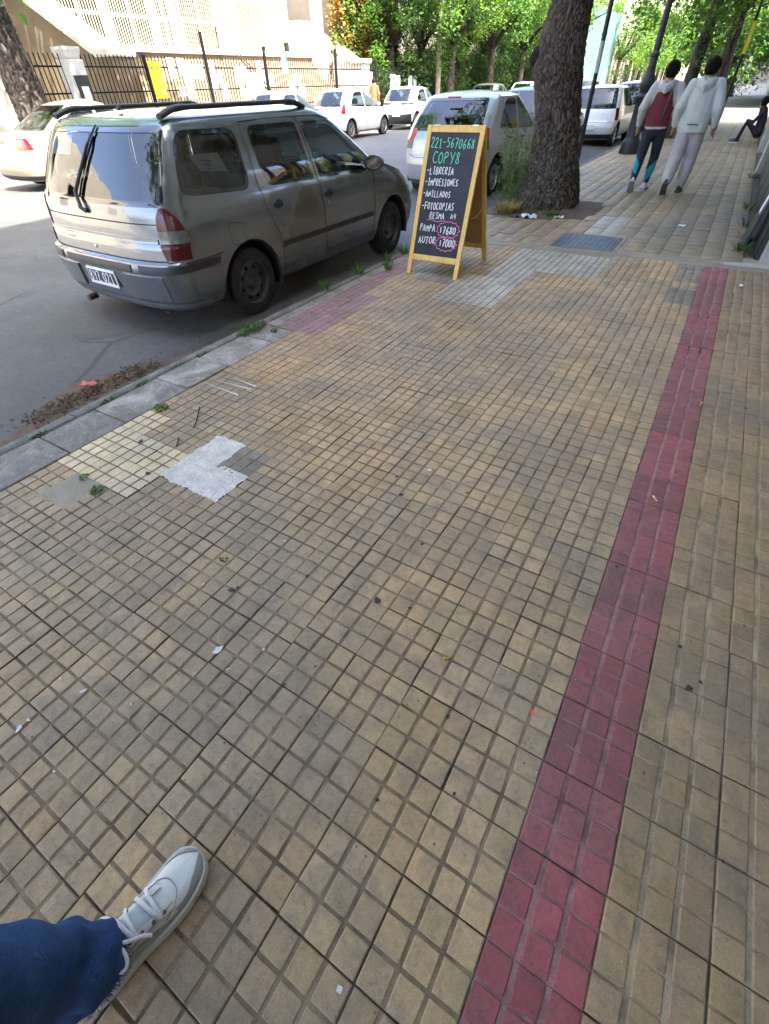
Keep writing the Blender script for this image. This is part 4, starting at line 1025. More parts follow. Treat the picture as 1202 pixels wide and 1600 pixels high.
# silver hatchback next along our kerb
lo_, to_ = hatch_levels(0.825, 1.47, 3.92, 1.0)
CG = Car(lo_, to_, 3.92, drop=(2.8, 3.8, 0.14), p=2.9)
gol = make_car('hatchback_car', 'silver hatchback parked behind the chalkboard sign and tree trunk', None, CG, (-4.58, 9.35, -0.15), R(-1.0), PT_S, M_GLASSD,
    [([(0.72, 0.97), (1.62, 0.93), (1.60, 1.355), (1.12, 1.36)], (.10, .03, .04, .16)), ([(1.69, 0.93), (2.72, 0.90), (2.50, 1.07), (2.12, 1.33), (1.67, 1.355)], (.03, .05, .1, .1, .04))],
    (0.72, 3.18), 0.295, 0.185, 'alloy8', rearwin=[(-0.66, 0.96), (0.66, 0.96), (0.55, 1.375), (-0.55, 1.375)], rwin_seal=0.03, seal=0.02)
gol.scale = (1.06, 1, 1.03)
lamps(gol, CG, 0.72, 1.0, 0.10, 0.21, M_LRED, M_LCLR, 0.015); doors(gol, CG, [[(1.0, 1.37), (0.98, .95), (1.10, .7), (1.14, .45), (1.14, .25)], [(1.655, 1.38), (1.66, .9), (1.70, .25)], [(2.72, .92), (2.78, .5), (2.74, .25)]])
handles(gol, CG, ((1.22, .83), (1.86, .81)), M_BLK); mirrors(gol, CG, 2.55, .94, PT_S); bumper_low(gol, CG, M_PRIM, .21, .27)
seam(gol, [(-.72, .96), (-.70, .66), (-.5, .60), (.5, .60), (.70, .66), (.72, .96)], CG, 0.008, where='rear', off=0.003); plate(gol, CG, 0, .72, '', False, .4, .13, .01)
for sd in (1, -1): skin(gol, 'bumper_crease', CG, PT_S, 'side', lambda z: 1.15, lambda z: 2.7, .44, .475, .006, 10, 2, sd)
b = MB(); b.bbox((-.12, .51, 1.375), (.12, .535, 1.40), .006); b.build('brake_lamp', M_LRED, gol)
b = MB(); b.tube([(0, 1.0, 1.49), (0, .96, 1.53)], .008, 6); b.build('antenna', M_BLK, gol)
# small white city car further on
lo_, to_ = hatch_levels(0.805, 1.48, 3.60, 0.42, 0.04, 0.93, 0.12)
CU = Car(lo_, to_, 3.60, drop=(2.6, 3.5, 0.10), p=3.4)
upc = make_car('city_car', 'small white car with dark rear panel parked beyond the tree and pole', None, CU, (-4.25, 19.3, -0.15), 0, PT_WH, M_GLASSD,
    [([(0.45, 1.0), (1.50, .95), (1.48, 1.38), (.66, 1.38)], (.1, .03, .04, .12)), ([(1.56, .95), (2.50, .93), (2.10, 1.34), (1.55, 1.38)], (.03, .05, .1, .04))],
    (0.56, 2.98), 0.285, 0.18, 'alloy5', rearwin=[(-.67, .93), (.67, .93), (.57, 1.40), (-.57, 1.40)], rwin_seal=.02, seal=.02)
lamps(upc, CU, .66, .95, .15, .215, M_LDRK, None, .012); doors(upc, CU, [[(1.53, 1.38), (1.55, .9), (1.56, .25)]]); bumper_low(upc, CU, M_BLK, .22, .33); plate(upc, CU, 0, .50, '', False, .38, .12, .01)
seam(upc, [(-.66, .62), (.66, .62)], CU, .008, where='rear', off=.003); mirrors(upc, CU, 2.35, .98, M_BLK)
# white hatchback across the road
lo_, to_ = hatch_levels(0.845, 1.525, 3.94, 0.88, 0.02, 0.95, 0.15)
CK = Car(lo_, to_, 3.94, drop=(2.7, 3.8, 0.12), p=2.8)
KW_ = [([(0.74, 1.02), (1.70, .97), (1.66, 1.415), (1.12, 1.42)], (.10, .03, .04, .14)), ([(1.77, .97), (2.78, .95), (2.55, 1.13), (2.22, 1.39), (1.74, 1.415)], (.03, .05, .1, .1, .04))]
def across(name, label, y0, paint, style, x=-14.2, rz=0.0, C=CK, W=KW_, lampz=(.80, 1.08, .135, .222, M_LRED), ax=(0.72, 3.21), rw=None, glass=None):
    c = make_car(name, label, 'cars parked across the road', C, (x, y0, road_z(x) - 0.005), rz, paint, glass or M_GLASS, W, ax, 0.30, 0.19, style, rearwin=rw or [(-.66, 1.0), (.66, 1.0), (.54, 1.44), (-.54, 1.44)], rwin_seal=.025, seal=.018, detail=0)
    lamps(c, C, *lampz[:4], lampz[4], None, .02); doors(c, C, [[(1.70, 1.43), (1.73, .9), (1.76, .25)], [(.98, .98), (1.10, .7), (1.15, .25)], [(2.80, .95), (2.84, .5), (2.8, .25)]], (1,))
    handles(c, C, ((1.22, .90), (1.95, .88)), paint); mirrors(c, C, 2.62, .99, paint); bumper_low(c, C, M_BLK, .22, .30)
    return c
ka = across('hatchback_car', 'white hatchback with red upright tail lamps parked across the road', 18.7, PT_WH, 'alloy8')
plate(ka, CK, 0, .62, '', False, .4, .13, .01)
pg = across('hatchback_car', 'pale grey hatchback parked across the road, left of the white one', 14.6, PT_WH2, 'alloy5', lampz=(.80, 1.0, .13, .215, M_LDRK))
w4 = across('hatchback_car', 'white car with black lower bumper, farthest of the row across the road', 24.3, PT_WH, 'alloy5', x=-14.3, lampz=(.90, .985, .03, .225, M_BLK))
skin(w4, 'black_bumper', CK, M_BLK, 'u', lambda z: 0.0, lambda z: 0.20, .22, .58, .012, 14, 5, 1); skin(w4, 'black_bumper', CK, M_BLK, 'u', lambda z: 0.0, lambda z: 0.20, .22, .58, .012, 14, 5, -1)
plate(w4, CK, 0.1, .56, '', False, .4, .13, .02)
# champagne saloon across the road, nearest of the row
L = 4.45; hw = .855
lo_ = [(0.20, hw * .88, .14, L - .14, .34, .5), (0.27, hw * .96, .05, L - .05, .38, .6), (0.40, hw * .99, .01, L - .01, .40, .65), (0.52, hw, 0, L, .40, .65), (0.62, hw, .02, L - .02, .40, .65), (.70, hw, .04, L - .06, .38, .65), (.82, hw * .99, .05, L - .12, .36, .65), (.92, hw * .97, .06, L - .25, .34, .62), (.965, hw * .94, .085, L - .4, .34, .6)]
to_ = [(.965, hw * .94, .62, 3.42, .42, .36), (1.10, hw * .90, .86, 3.14, .40, .34), (1.25, hw * .84, 1.14, 2.82, .38, .32), (1.36, hw * .785, 1.40, 2.55, .36, .30), (1.41, hw * .745, 1.55, 2.42, .34, .28), (1.435, hw * .67, 1.68, 2.30, .3, .26)]
CC = Car(lo_, to_, L, drop=(3.0, 4.3, 0.16), p=2.8)
crm = across('saloon_car', 'champagne saloon parked across the road beside the street tree trunk', 6.1, PT_CR, 'alloy5', x=-13.3, C=CC, W=[([(1.05, 1.0), (2.02, .985), (1.98, 1.365), (1.55, 1.37)], (.1, .03, .04, .2)), ([(2.08, .985), (3.05, .975), (2.85, 1.12), (2.5, 1.34), (2.05, 1.365)], (.03, .05, .1, .1, .04))],
    lampz=(.74, .93, .125, .225, M_LRED), ax=(.98, 3.60), rw=[(-.62, 1.0), (.62, 1.0), (.50, 1.395), (-.50, 1.395)])
for sd in (1, -1): skin(crm, 'indicator_lens', CC, M_LORG, 'u', lambda z: .118, lambda z: .16, .745, .90, .011, 5, 4, sd)
plate(crm, CC, 0, .66, '', False, .4, .13, .01); skin(crm, 'chrome_strip', CC, M_CHROME, 'rear', lambda z: -.30, lambda z: .30, .86, .885, .012, 8, 2)
# cars glimpsed farther up our side
def faraway(name, label, C, loc, paint, rw, W, ax, wr=.33, lz=(.9, 1.15, .14, .21)):
    c = make_car(name, label, None, C, loc, 0, paint, M_GLASSD, W, ax, wr, .2, 'alloy5', rearwin=rw, detail=0, seats=False, seal=.018, rwin_seal=.02)
    lamps(c, C, *lz, M_LRED, None, .01); bumper_low(c, C, M_BLK, .28, .36); plate(c, C, 0, .62, '', False, .4, .13, .01); return c
faraway('hatchback_car', 'dark green car just beyond the silver hatchback', CK, (-4.85, 14.3, -0.15), PT_GN, [(-.66, 1.0), (.66, 1.0), (.54, 1.44), (-.54, 1.44)], KW_, (.72, 3.21), .3)
faraway('hatchback_car', 'dark car half hidden behind the thin pole, far up the road', CK, (-6.9, 26.5, road_z(-6.9)), PT_BK, [(-.66, 1.0), (.66, 1.0), (.54, 1.44), (-.54, 1.44)], KW_, (.72, 3.21), .3)
faraway('hatchback_car', 'dark car parked beyond the small white city car', CK, (-4.2, 25.3, -0.15), PT_BK, [(-.66, 1.0), (.66, 1.0), (.54, 1.44), (-.54, 1.44)], KW_, (.72, 3.21), .3)
faraway('hatchback_car', 'silver car far along the road behind the silver hatchback', CK, (-9.6, 38.0, road_z(-9.6)), PT_S, [(-.66, 1.0), (.66, 1.0), (.54, 1.44), (-.54, 1.44)], KW_, (.72, 3.21), .3)
faraway('hatchback_car', 'grey car in the distance under the dark trees', CK, (-13.9, 33.5, road_z(-13.9)), PT_BK, [(-.66, 1.0), (.66, 1.0), (.54, 1.44), (-.54, 1.44)], KW_, (.72, 3.21), .3)
faraway('hatchback_car', 'white car at the far end of the row under the dark trees', CK, (-13.9, 40.2, road_z(-13.9)), PT_WH, [(-.66, 1.0), (.66, 1.0), (.54, 1.44), (-.54, 1.44)], KW_, (.72, 3.21), .3)
# ================================================================== OBJECTS ON THE PAVEMENT
# ------------------------------------------------------------------ chalkboard A-frame
m = bpy.data.materials.new('pine_varnished'); t = NT(m); p = t.obj()
mp = t.n('Mapping'); t.l(p, mp.inputs[0]); mp.inputs['Scale'].default_value = (14, 14, 1.6)
wv = t.noise(mp.outputs[0], 3.0, 5, 0.6, 1.2)
c = t.ramp(wv, [(0.3, (0.60, 0.36, 0.085)), (0.5, (0.73, 0.46, 0.115)), (0.72, (0.80, 0.53, 0.16))])
c = t.mix(t.ramp(t.noise(p, 5.0, 3), [(0.5, 0), (0.75, .35)]), c, (0.36, 0.19, 0.045))
t.out(t.bsdf(c, 0.42, 0, 0.4, t.bump(wv, .08, .003)).outputs[0]); M_PINE = m
m = bpy.data.materials.new('plywood_back'); t = NT(m); p = t.obj()
mp = t.n('Mapping'); t.l(p, mp.inputs[0]); mp.inputs['Scale'].default_value = (10, 10, 1.0)
wv = t.noise(mp.outputs[0], 3.0, 5, 0.6, 1.5)
c = t.ramp(wv, [(0.3, (0.34, 0.20, 0.075)), (0.7, (0.46, 0.29, 0.12))]); t.out(t.bsdf(c, 0.6, 0, 0.3).outputs[0]); M_PLY = m
m = bpy.data.materials.new('chalkboard'); t = NT(m); p = t.obj()
s1 = t.noise(p, 6, 5, .7, .8); c = t.mix(t.ramp(s1, [(.35, 0.0), (.75, .55)]), (0.021, 0.023, 0.026), (0.055, 0.058, 0.064))
t.out(t.bsdf(c, 0.6, 0, 0.35).outputs[0]); M_CHB = m
def chalk(name, col):
    m = bpy.data.materials.new(name); t = NT(m); n = t.noise(t.obj(), 260, 3, .7)
    c = t.mix(t.ramp(n, [(.38, 0.55), (.55, 0.0)]), col, tuple(v * .45 for v in col)); t.out(t.bsdf(c, .95, 0, .1).outputs[0]); return m
M_CKW, M_CKG, M_CKP = chalk('chalk_white', (.82, .83, .83)), chalk('chalk_green', (.22, .78, .50)), chalk('chalk_pink', (.85, .22, .42))
SW, SH = 0.58, 1.245                       # width, slant length of a leaf
sign = thing('sandwich_board', 'pine A-frame chalkboard with chalk writing standing on the pavement', 'sign', (-2.265, 4.59, 0.0), R(0.6))
lean = math.asin(0.40 / SH)
Mf = Matrix.Rotation(-lean, 4, 'X')          # front leaf leans back: local z up along the leaf
Mb = Matrix.Translation((0, 0.80, 0)) @ Matrix.Rotation(lean, 4, 'X')
fwid, fth = 0.046, 0.022
def leaf(M, sgn, nm):
    h = SW / 2
    for sd in (-1, 1):
        b = MB(); b.bbox((sd * (h - fwid / 2) - fwid / 2, -fth / 2, 0), (sd * (h - fwid / 2) + fwid / 2, fth / 2, SH), .003, 0, M); b.build(nm + '_leg', M_PINE, sign)
    b = MB(); b.bbox((-h + fwid, -fth / 2 + .001, SH - 0.055), (h - fwid, fth / 2 - .001, SH - .001), .003, 0, M); b.build('top_rail', M_PINE, sign)
    b = MB(); b.bbox((-h + fwid, -fth / 2 + .001, 0.135), (h - fwid, fth / 2 - .001, 0.188), .003, 0, M); b.build('bottom_rail', M_PINE, sign)
    b = MB(); b.bbox((-h + fwid - .006, -.004 - .002 * sgn, 0.175), (h - fwid + .006, .004 - .002 * sgn, SH - .045), .001, 0, M); return b
brd = leaf(Mf, -1, 'front').build('board', M_CHB, sign)
b = MB(); b.bbox((-SW / 2 + fwid, .0045, .175), (SW / 2 - fwid, .009, SH - .045), .001, 0, Mf); b.build('board_back', M_PLY, sign)
leaf(Mb, 1, 'back').build('rear_board', M_PLY, sign)
for sd in (-1, 1):
    b = MB(); p_ = Mf @ Vector((sd * .19, .0, SH)); b.bbox((p_.x - .03, p_.y - .014, p_.z - .004), (p_.x + .03, p_.y + .03, p_.z + .004), .002); b.build('hinge', M_CHROME, sign)
a0, a1 = Mf @ Vector((SW / 2 - .02, .012, .55)), Mb @ Vector((SW / 2 - .02, -.012, .58))
b = MB(); b.tube([a0.lerp(a1, k / 10) - Vector((0, 0, .05 * math.sin(math.pi * k / 10))) for k in range(11)], .0028, 5); b.build('tie_cord', mat('cord', (.55, .48, .36), .9), sign)
# writing, measured in leaf coordinates (x across, z up the leaf)
rw = random.Random(8); nrm = Mf.to_3x3() @ Vector((0, -1, 0)); UX, UZ = Vector((1, 0, 0)), Mf.to_3x3() @ Vector((0, 0, 1))
def lp(x, z, o=0.0085): return Mf @ Vector((x, -o, z))
def line(text, x, z, h, wd, m, adv=.8, lw=.11, slope=0.0):
    b = MB(); write(b, text, lp(x, z), (UX + UZ * slope).normalized(), UZ, nrm, h, wd, adv, lw, 0, rw, .07); o = b.build('chalk_writing', m, brd); stuff(o); return o
for tx, x, z, h, ad, m_, lw_, sl_ in (('221-5670668', -.232, 1.080, .072, .0412, M_CKG, .085, -.015), ('COPY8', -.190, .958, .088, .0585, M_CKG, .075, -.01), ('-LIBRERIA', -.230, .868, .054, .0318, M_CKW, .14, .02), ('-IMPRESIONES', -.232, .778, .054, .0295, M_CKW, .14, .02),
        ('-ANILLADOS', -.235, .686, .050, .0300, M_CKW, .14, .02), ('-FOTOCOPIAS', -.230, .580, .060, .0320, M_CKW, .13, .015), ('RESMA', -.127, .507, .053, .0335, M_CKW, .13, .03), ('A4', .100, .520, .042, .031, M_CKW, .14, .0), ('PAMPA', -.211, .397, .060, .0345, M_CKW, .13, .0), ('$7680', .008, .388, .062, .0360, M_CKW, .15, .0), ('AUTOR', -.207, .289, .060, .0390, M_CKW, .13, .0), ('$7000', .026, .278, .062, .0350, M_CKW, .15, .0)):
    line(tx, x, z, h, ad * .72 / .82, m_, .82, lw_, sl_)
b = MB(); b.ribbon([lp(-.145 + .021 * k, .492 + .006 * math.sin(k * .9)) for k in range(10)], nrm, .006); b.build('pink_underline', M_CKP, brd)
for cz, sx_, sz_ in ((.424, .118, .070), (.305, .112, .062)):
    pts = []
    n = 13
    for k in range(n * 4 + 1):
        a = 2 * math.pi * k / (n * 4); w_ = 1.0 + .16 * (abs(math.sin(a * n / 2)) ** .7 - .6) * -1
        pts.append(lp(.100 + sx_ * w_ * math.cos(a), cz + sz_ * w_ * math.sin(a), .009))
    b = MB(); b.ribbon(pts, nrm, .0065); b.build('pink_burst', M_CKP, brd)
# ------------------------------------------------------------------ big street tree on our pavement
def bark_mat(name, c0, c1, moss=0.0):
    m = bpy.data.materials.new(name); t = NT(m); p = t.obj()
    mp = t.n('Mapping'); t.l(p, mp.inputs[0]); mp.inputs['Scale'].default_value = (1, 1, .35)
    n1 = t.noise(mp.outputs[0], 26, 5, .65, .6); n2 = t.noise(p, 3, 4)
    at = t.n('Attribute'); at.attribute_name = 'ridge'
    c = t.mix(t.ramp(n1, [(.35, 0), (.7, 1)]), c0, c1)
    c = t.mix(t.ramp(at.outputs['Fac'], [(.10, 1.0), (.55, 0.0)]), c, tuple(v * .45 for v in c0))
    c = t.mix(1, c, t.ramp(n2, [(.3, .75), (.7, 1.2)]), 'MULTIPLY')
    vo = t.noise(p, 11, 2); c = t.mix(t.ramp(vo, [(.70, 0), (.76, .6)]), c, (.30, .30, .28))
    t.out(t.bsdf(c, .92, 0, .15, t.bump(t.noise(mp.outputs[0], 60, 4, .7), .6, .012)).outputs[0]); return m
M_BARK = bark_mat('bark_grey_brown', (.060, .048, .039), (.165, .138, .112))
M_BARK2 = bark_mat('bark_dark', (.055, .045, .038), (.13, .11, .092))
def trunk_mesh(name, prof, seed, nu=96, dz=.03, ridge=.018, m=None, plates=18.0):
    """prof: (z, cx, cy, r). bark plates stand proud as geometry"""
    z0, z1 = prof[0][0], prof[-1][0]; n = int((z1 - z0) / dz); P = []; rid = []; rnd = random.Random(seed)
    for i in range(n + 1):
        z = lerp(z0, z1, i / n); cx, cy, r_ = (interp([(q[0], q[k]) for q in prof], z) for k in (1, 2, 3)); row = []
        for k in range(nu):
            a = 2 * math.pi * k / nu; d = Vector((math.cos(a), math.sin(a), 0))
            lump = 1 + .07 * noise.noise(Vector((d.x * 1.6, d.y * 1.6, z * .8 + seed))) + .05 * noise.noise(Vector((d.x * 3.5, d.y * 3.5, z * 2 + seed)))
            flare = max(0, 1 - (z - z0) / .35) ** 2 * .10 * math.cos(a * 5 + seed)
            q = Vector((d.x * r_ * plates, d.y * r_ * plates, z * plates * .45 + seed))
            v = noise.voronoi(q + Vector((0, 0, 2.2 * noise.noise(q * .3))), distance_metric='DISTANCE')[0]
            e = min(1, (v[1] - v[0]) * 2.2); rid.append(e)
            rr = r_ * (lump + flare) + ridge * (e - .5) + .004 * noise.noise(q * 2.5)
            row.append(Vector((cx + d.x * rr, cy + d.y * rr, z)))
        P.append(row)
    b = MB(); b.loft(P, 0, True, True); me = b.mesh(name, m or M_BARK); at = me.attributes.new('ridge', 'FLOAT', 'POINT'); at.data.foreach_set('value', rid); return me
tree = thing('street_tree', 'thick rough barked street tree standing in the pavement behind the chalkboard', 'tree', (-2.28, 8.58, 0))
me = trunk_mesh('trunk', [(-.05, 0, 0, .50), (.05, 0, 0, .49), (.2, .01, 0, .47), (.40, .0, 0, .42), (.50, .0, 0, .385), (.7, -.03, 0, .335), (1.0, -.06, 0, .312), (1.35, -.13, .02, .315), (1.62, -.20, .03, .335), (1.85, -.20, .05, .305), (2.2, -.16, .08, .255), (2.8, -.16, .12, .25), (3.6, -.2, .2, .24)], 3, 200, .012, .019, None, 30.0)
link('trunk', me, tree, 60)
def limb(parent, pts, rad, m, name='branch'):
    b = MB(); b.tube(pts, rad, 12); return b.build(name, m, parent, 60)
limb(tree, [(-.2, .2, 3.5), (-.9, .6, 4.6), (-2.0, 1.2, 5.8), (-3.2, 1.8, 6.6)], [.2, .15, .10, .05], M_BARK)
limb(tree, [(-.2, .2, 3.5), (.3, .8, 4.8), (.6, 1.8, 6.2), (.8, 2.6, 7.5)], [.2, .14, .10, .05], M_BARK)
limb(tree, [(-.2, .2, 3.5), (-.3, -.7, 4.9), (-.6, -1.8, 6.3), (-.9, -2.8, 7.4)], [.19, .13, .09, .04], M_BARK)
b = MB(); b.lathe([(.001, .05), (.07, .045), (.10, .02), (.115, -.04), (.11, -.12)], 20, 0, Matrix.Translation((-.50, -.05, 1.70)) @ Matrix.Rotation(R(-75), 4, 'Y')); b.build('limb_scar', M_BARK2, tree, 60)
# tree pit
M_DIRT = mat('pit_soil', (.125, .085, .058), .95, var=.35, scale=9, bump=.9, bscale=60, use_pos=True, dirt=.4, dirtcol=(.2, .15, .1))
b = MB(); P = []
for i in range(24):
    y = lerp(PIT[2] - .1, PIT[3] + .06, i / 23); row = []
    for j in range(24):
        x = lerp(PIT[0] - .02, PIT[1] + .05, j / 23); d = math.hypot(x + 2.18, y - 8.58)
        yy_ = y + .18 * (x + 2.0) * (1 - i / 23)
        row.append((x, yy_, -.006 + .05 * max(0, 1 - max(0, d - .42) / .45) + .018 * noise.noise(Vector((x * 6, y * 6, 0)))))
    P.append(row)
b.grid(P); o = b.build('tree_pit_soil', M_DIRT, pavement, 180)
# iron cover plate
M_PLATE_I = mat('iron_plate', (.105, .125, .14), .5, .5, var=.25, scale=5, bump=.2, bscale=40)
b = MB(); b.bbox((PLATE[0], PLATE[2], -.02), (PLATE[1], PLATE[3], .004), .003); cov = b.build('cover_plate', M_PLATE_I, None, 30)
tag(cov, 'dark iron cover plate set in the pavement in front of the tree', 'cover plate')
for i in range(11):
    x = lerp(PLATE[0] + .04, PLATE[1] - .04, i / 10); b = MB(); b.bbox((x - .012, PLATE[2] + .04, .003), (x + .012, PLATE[3] - .04, .0075), .002); b.build('rib', M_PLATE_I, cov)
b = MB()
for (x0, x1, y0, y1) in ((PLATE[0] - .05, PLATE[1] + .05, PLATE[2] - .05, PLATE[2] - .004), (PLATE[0] - .05, PLATE[1] + .05, PLATE[3] + .004, PLATE[3] + .05), (PLATE[0] - .05, PLATE[0] - .004, PLATE[2] - .004, PLATE[3] + .004), (PLATE[1] + .004, PLATE[1] + .05, PLATE[2] - .004, PLATE[3] + .004)):
    b2 = MB(); b2.bbox((x0, y0, -.02), (x1, y1, .002), .003); b2.build('cover_surround', M_CEM, pavement)
# ------------------------------------------------------------------ weeds
def leaf_mat(name, c0, c1, trans=.45, rough=.5):
    m = bpy.data.materials.new(name); t = NT(m)
    wn = t.n('TexWhiteNoise', noise_dimensions='3D'); g = t.n('Attribute'); g.attribute_name = 'leafid'; t.l(g.outputs['Vector'], wn.inputs['Vector'])
    c = t.mix(wn.outputs['Value'], c0, c1)
    d = t.bsdf(c, rough, 0, .35); tl = t.n('BsdfTranslucent'); c2 = t.mix(1, c, (1.25, 1.3, .7), 'MULTIPLY'); t.l(c2, tl.inputs[0])
    mx = t.n('MixShader'); mx.inputs[0].default_value = trans; t.l(d.outputs[0], mx.inputs[1]); t.l(tl.outputs[0], mx.inputs[2]); t.out(mx.outputs[0]); return m
M_LEAF = leaf_mat('leaf_green', (.040, .105, .018), (.10, .20, .035))
M_LEAFY = leaf_mat('leaf_yellow_green', (.085, .17, .022), (.17, .28, .05))
M_LEAFD = leaf_mat('leaf_dark', (.020, .048, .014), (.045, .085, .022), .3)
M_IVY = leaf_mat('leaf_ivy', (.04, .075, .018), (.15, .10, .03), .3)
M_STRAW = leaf_mat('dry_grass', (.30, .22, .085), (.42, .33, .14), .3)
def leaves_mesh(name, spots, mats, seed, size, ratio=.5, fold=.25, droop=.35):
    """spots: list of positions; one small folded leaf each (two quads)"""
    rnd = random.Random(seed); V, F, ids, mi = [], [], [], []
    for p, s_, k in spots:
        d = Vector((rnd.gauss(0, 1), rnd.gauss(0, 1), rnd.gauss(-droop, .6))).normalized(); u = d.cross(Vector((rnd.gauss(0, .4), rnd.gauss(0, .4), 1))).normalized(); n = u.cross(d)
        L = size * s_ * rnd.uniform(.7, 1.3); w_ = L * ratio * .5; p = Vector(p); o = len(V)
        V += [p, p + d * L * .45 + u * w_ + n * fold * w_, p + d * L, p + d * L * .45 - u * w_ + n * fold * w_]
        F.append((o, o + 1, o + 2, o + 3)); ids += [(p.x * 7.1, p.y * 3.3, p.z * 9.7)] * 4; mi.append(k)
    me = bpy.data.meshes.new(name); me.from_pydata(V, [], F)
    for m in mats: me.materials.append(m)
    me.polygons.foreach_set('material_index', mi)
    a = me.attributes.new('leafid', 'FLOAT_VECTOR', 'POINT'); a.data.foreach_set('vector', [c for q in ids for c in q]); me.update(); return me
def grass_tuft(name, x, y, r, n, h, m, label, cat='weed', z=0.0, parent=None, group=None, spread=1.0, seed=0):
    rnd = random.Random(int(x * 100 + y * 1000) + seed); b = MB()
    for k in range(n):
        a = rnd.uniform(0, 6.28); q = r * math.sqrt(rnd.random()); p = Vector((q * math.cos(a), q * math.sin(a), 0)); hh = h * rnd.uniform(.5, 1.2)
        d = Vector((math.cos(a) * rnd.uniform(.2, 1) * spread, math.sin(a) * rnd.uniform(.2, 1) * spread, 1)).normalized(); e = p + d * hh + Vector((d.x, d.y, 0)) * hh * .5; s_ = Vector((-d.y, d.x, 0))
        s_ = s_.normalized() if s_.length > .01 else Vector((1, 0, 0)); w_ = h * .035 + .0008
        b.add([p - s_ * w_, p + s_ * w_, p + d * hh * .6 + s_ * w_ * .8, p + d * hh * .6 - s_ * w_ * .8, e], [(0, 1, 2, 3), (3, 2, 4)])
    me = b.mesh(name, m); at = me.attributes.new('leafid', 'FLOAT_VECTOR', 'POINT'); at.data.foreach_set('vector', [c for i in range(len(me.vertices)) for c in ((i // 5) * 1.37, (i // 5) * .71, 3.1)])
    o = link(name, me, parent); o.location = (x, y, z); tag(o, label, cat, group); return o
def weed_patch(name, x, y, r, n, size, m, label, h=.03, z=0.0, ry=None, group=None):
    rnd = random.Random(int(x * 311 + y * 97)); sp = []
    for k in range(n):
        a = rnd.uniform(0, 6.28); q = math.sqrt(rnd.random()); sp.append(((r * q * math.cos(a), (ry or r) * q * math.sin(a), rnd.uniform(.002, h) * (1.1 - q)), 1, 0))
    o = link(name, leaves_mesh(name, sp, [m], int(x * 77), size, .7, .2, -.6)); o.location = (x, y, z); tag(o, label, 'weed', group); return o
weed_patch('weed', -2.555, 1.40, .045, 110, .015, M_LEAF, 'small green weed at the corner of the pale yellow tiles', .035, ry=.045)
weed_patch('weed', -2.17, .70, .032, 80, .013, M_LEAF, 'small green weed in the joint right of the grey cement infill', .03)
weed_patch('weed', -2.33, .73, .024, 40, .012, M_LEAF, 'tiny weed on the grey cement infill', .025)
weed_patch('weed', -2.93, 2.62, .06, 260, .022, M_LEAF, 'bright green weed clump at the kerb by the rear wheel of the wagon', .07, ry=.16)
weed_patch('weed', -2.76, 2.70, .03, 40, .02, M_LEAF, 'small weed beside the kerb clump next to the pink tiles', .04)
for k, (y, n, ln) in enumerate(((.83, 70, .05), (1.28, 60, .06), (1.55, 50, .05), (1.86, 60, .07), (2.08, 50, .05))):
    weed_patch('weed', -2.945, y, .012, n, .014, M_LEAF, ('first', 'second', 'third', 'fourth', 'fifth')[k] + ' thin line of weeds behind the kerb, counted from the left edge', .02, ry=ln, group='weeds in the kerb joint')
weed_patch('weed', -1.27, .70, .018, 16, .012, M_LEAF, 'tiny weed sprig in a tile joint mid pavement', .012)
for k, (x, y) in enumerate(((-3.02, 3.75), (-3.01, 4.35), (-3.0, 4.9), (-2.96, 5.25), (-2.8, 4.62))):
    grass_tuft('grass_tuft', x, y, .05, 34, .11, M_LEAF, ('grass tuft at the kerb nearest the rear door of the wagon', 'grass tuft at the kerb beside the front door of the wagon', 'grass tuft at the kerb just left of the chalkboard', 'grass tuft at the kerb by the front wheel of the wagon', 'grass tuft set in from the kerb among the pink tiles')[k], 'weed', 0, None, 'grass tufts along the kerb')
rs = random.Random(21); sp = []; b = MB()
for s_ in range(26):
    a = rs.uniform(-.18, .18); c_ = rs.uniform(-.25, .22); H_ = rs.uniform(.5, 1.25); pts = [Vector((a, c_, 0)) + Vector((a * .5 * u + .05 * math.sin(u * 4 + s_), c_ * .4 * u + .05 * math.cos(u * 3 + s_), H_ * u)) for u in [q / 7 for q in range(8)]]
    b.tube(pts, [.006 * (1 - .6 * q / 7) for q in range(8)], 4)
    for k in range(int(H_ * 75)):
        u = rs.uniform(.12, 1); i = min(6, int(u * 7)); p_ = pts[i].lerp(pts[i + 1], u * 7 - i) + Vector((rs.gauss(0, .035), rs.gauss(0, .035), rs.gauss(0, .02))); sp.append((p_, rs.uniform(.6, 1.3), 0 if rs.random() < .8 else 1))
wb = thing('weed_bush', 'tall leafy weed growing against the kerb side of the thick tree trunk', 'bush', (-2.78, 8.42, 0))
b.build('stems', mat('weed_stem', (.12, .14, .05), .8), wb); link('foliage', leaves_mesh('foliage', sp, [M_LEAF, M_LEAFY], 5, .055, .38), wb)
grass_tuft('dry_grass', -2.68, 7.98, .16, 260, .16, M_STRAW, 'straw coloured dry grass at the foot of the tree', 'grass')
grass_tuft('grass_tuft', -2.02, 7.96, .10, 130, .09, M_LEAF, 'short green grass in front of the thick trunk', 'grass')
grass_tuft('grass_tuft', -2.30, 7.94, .07, 80, .08, M_LEAF, 'short green grass left of the trunk base beside the litter', 'grass')
grass_tuft('dry_grass', -2.42, 8.0, .08, 90, .09, mat('dry_leaf', (.40, .25, .10), .9), 'orange brown dry leaves at the trunk base', 'leaves', spread=2.5)
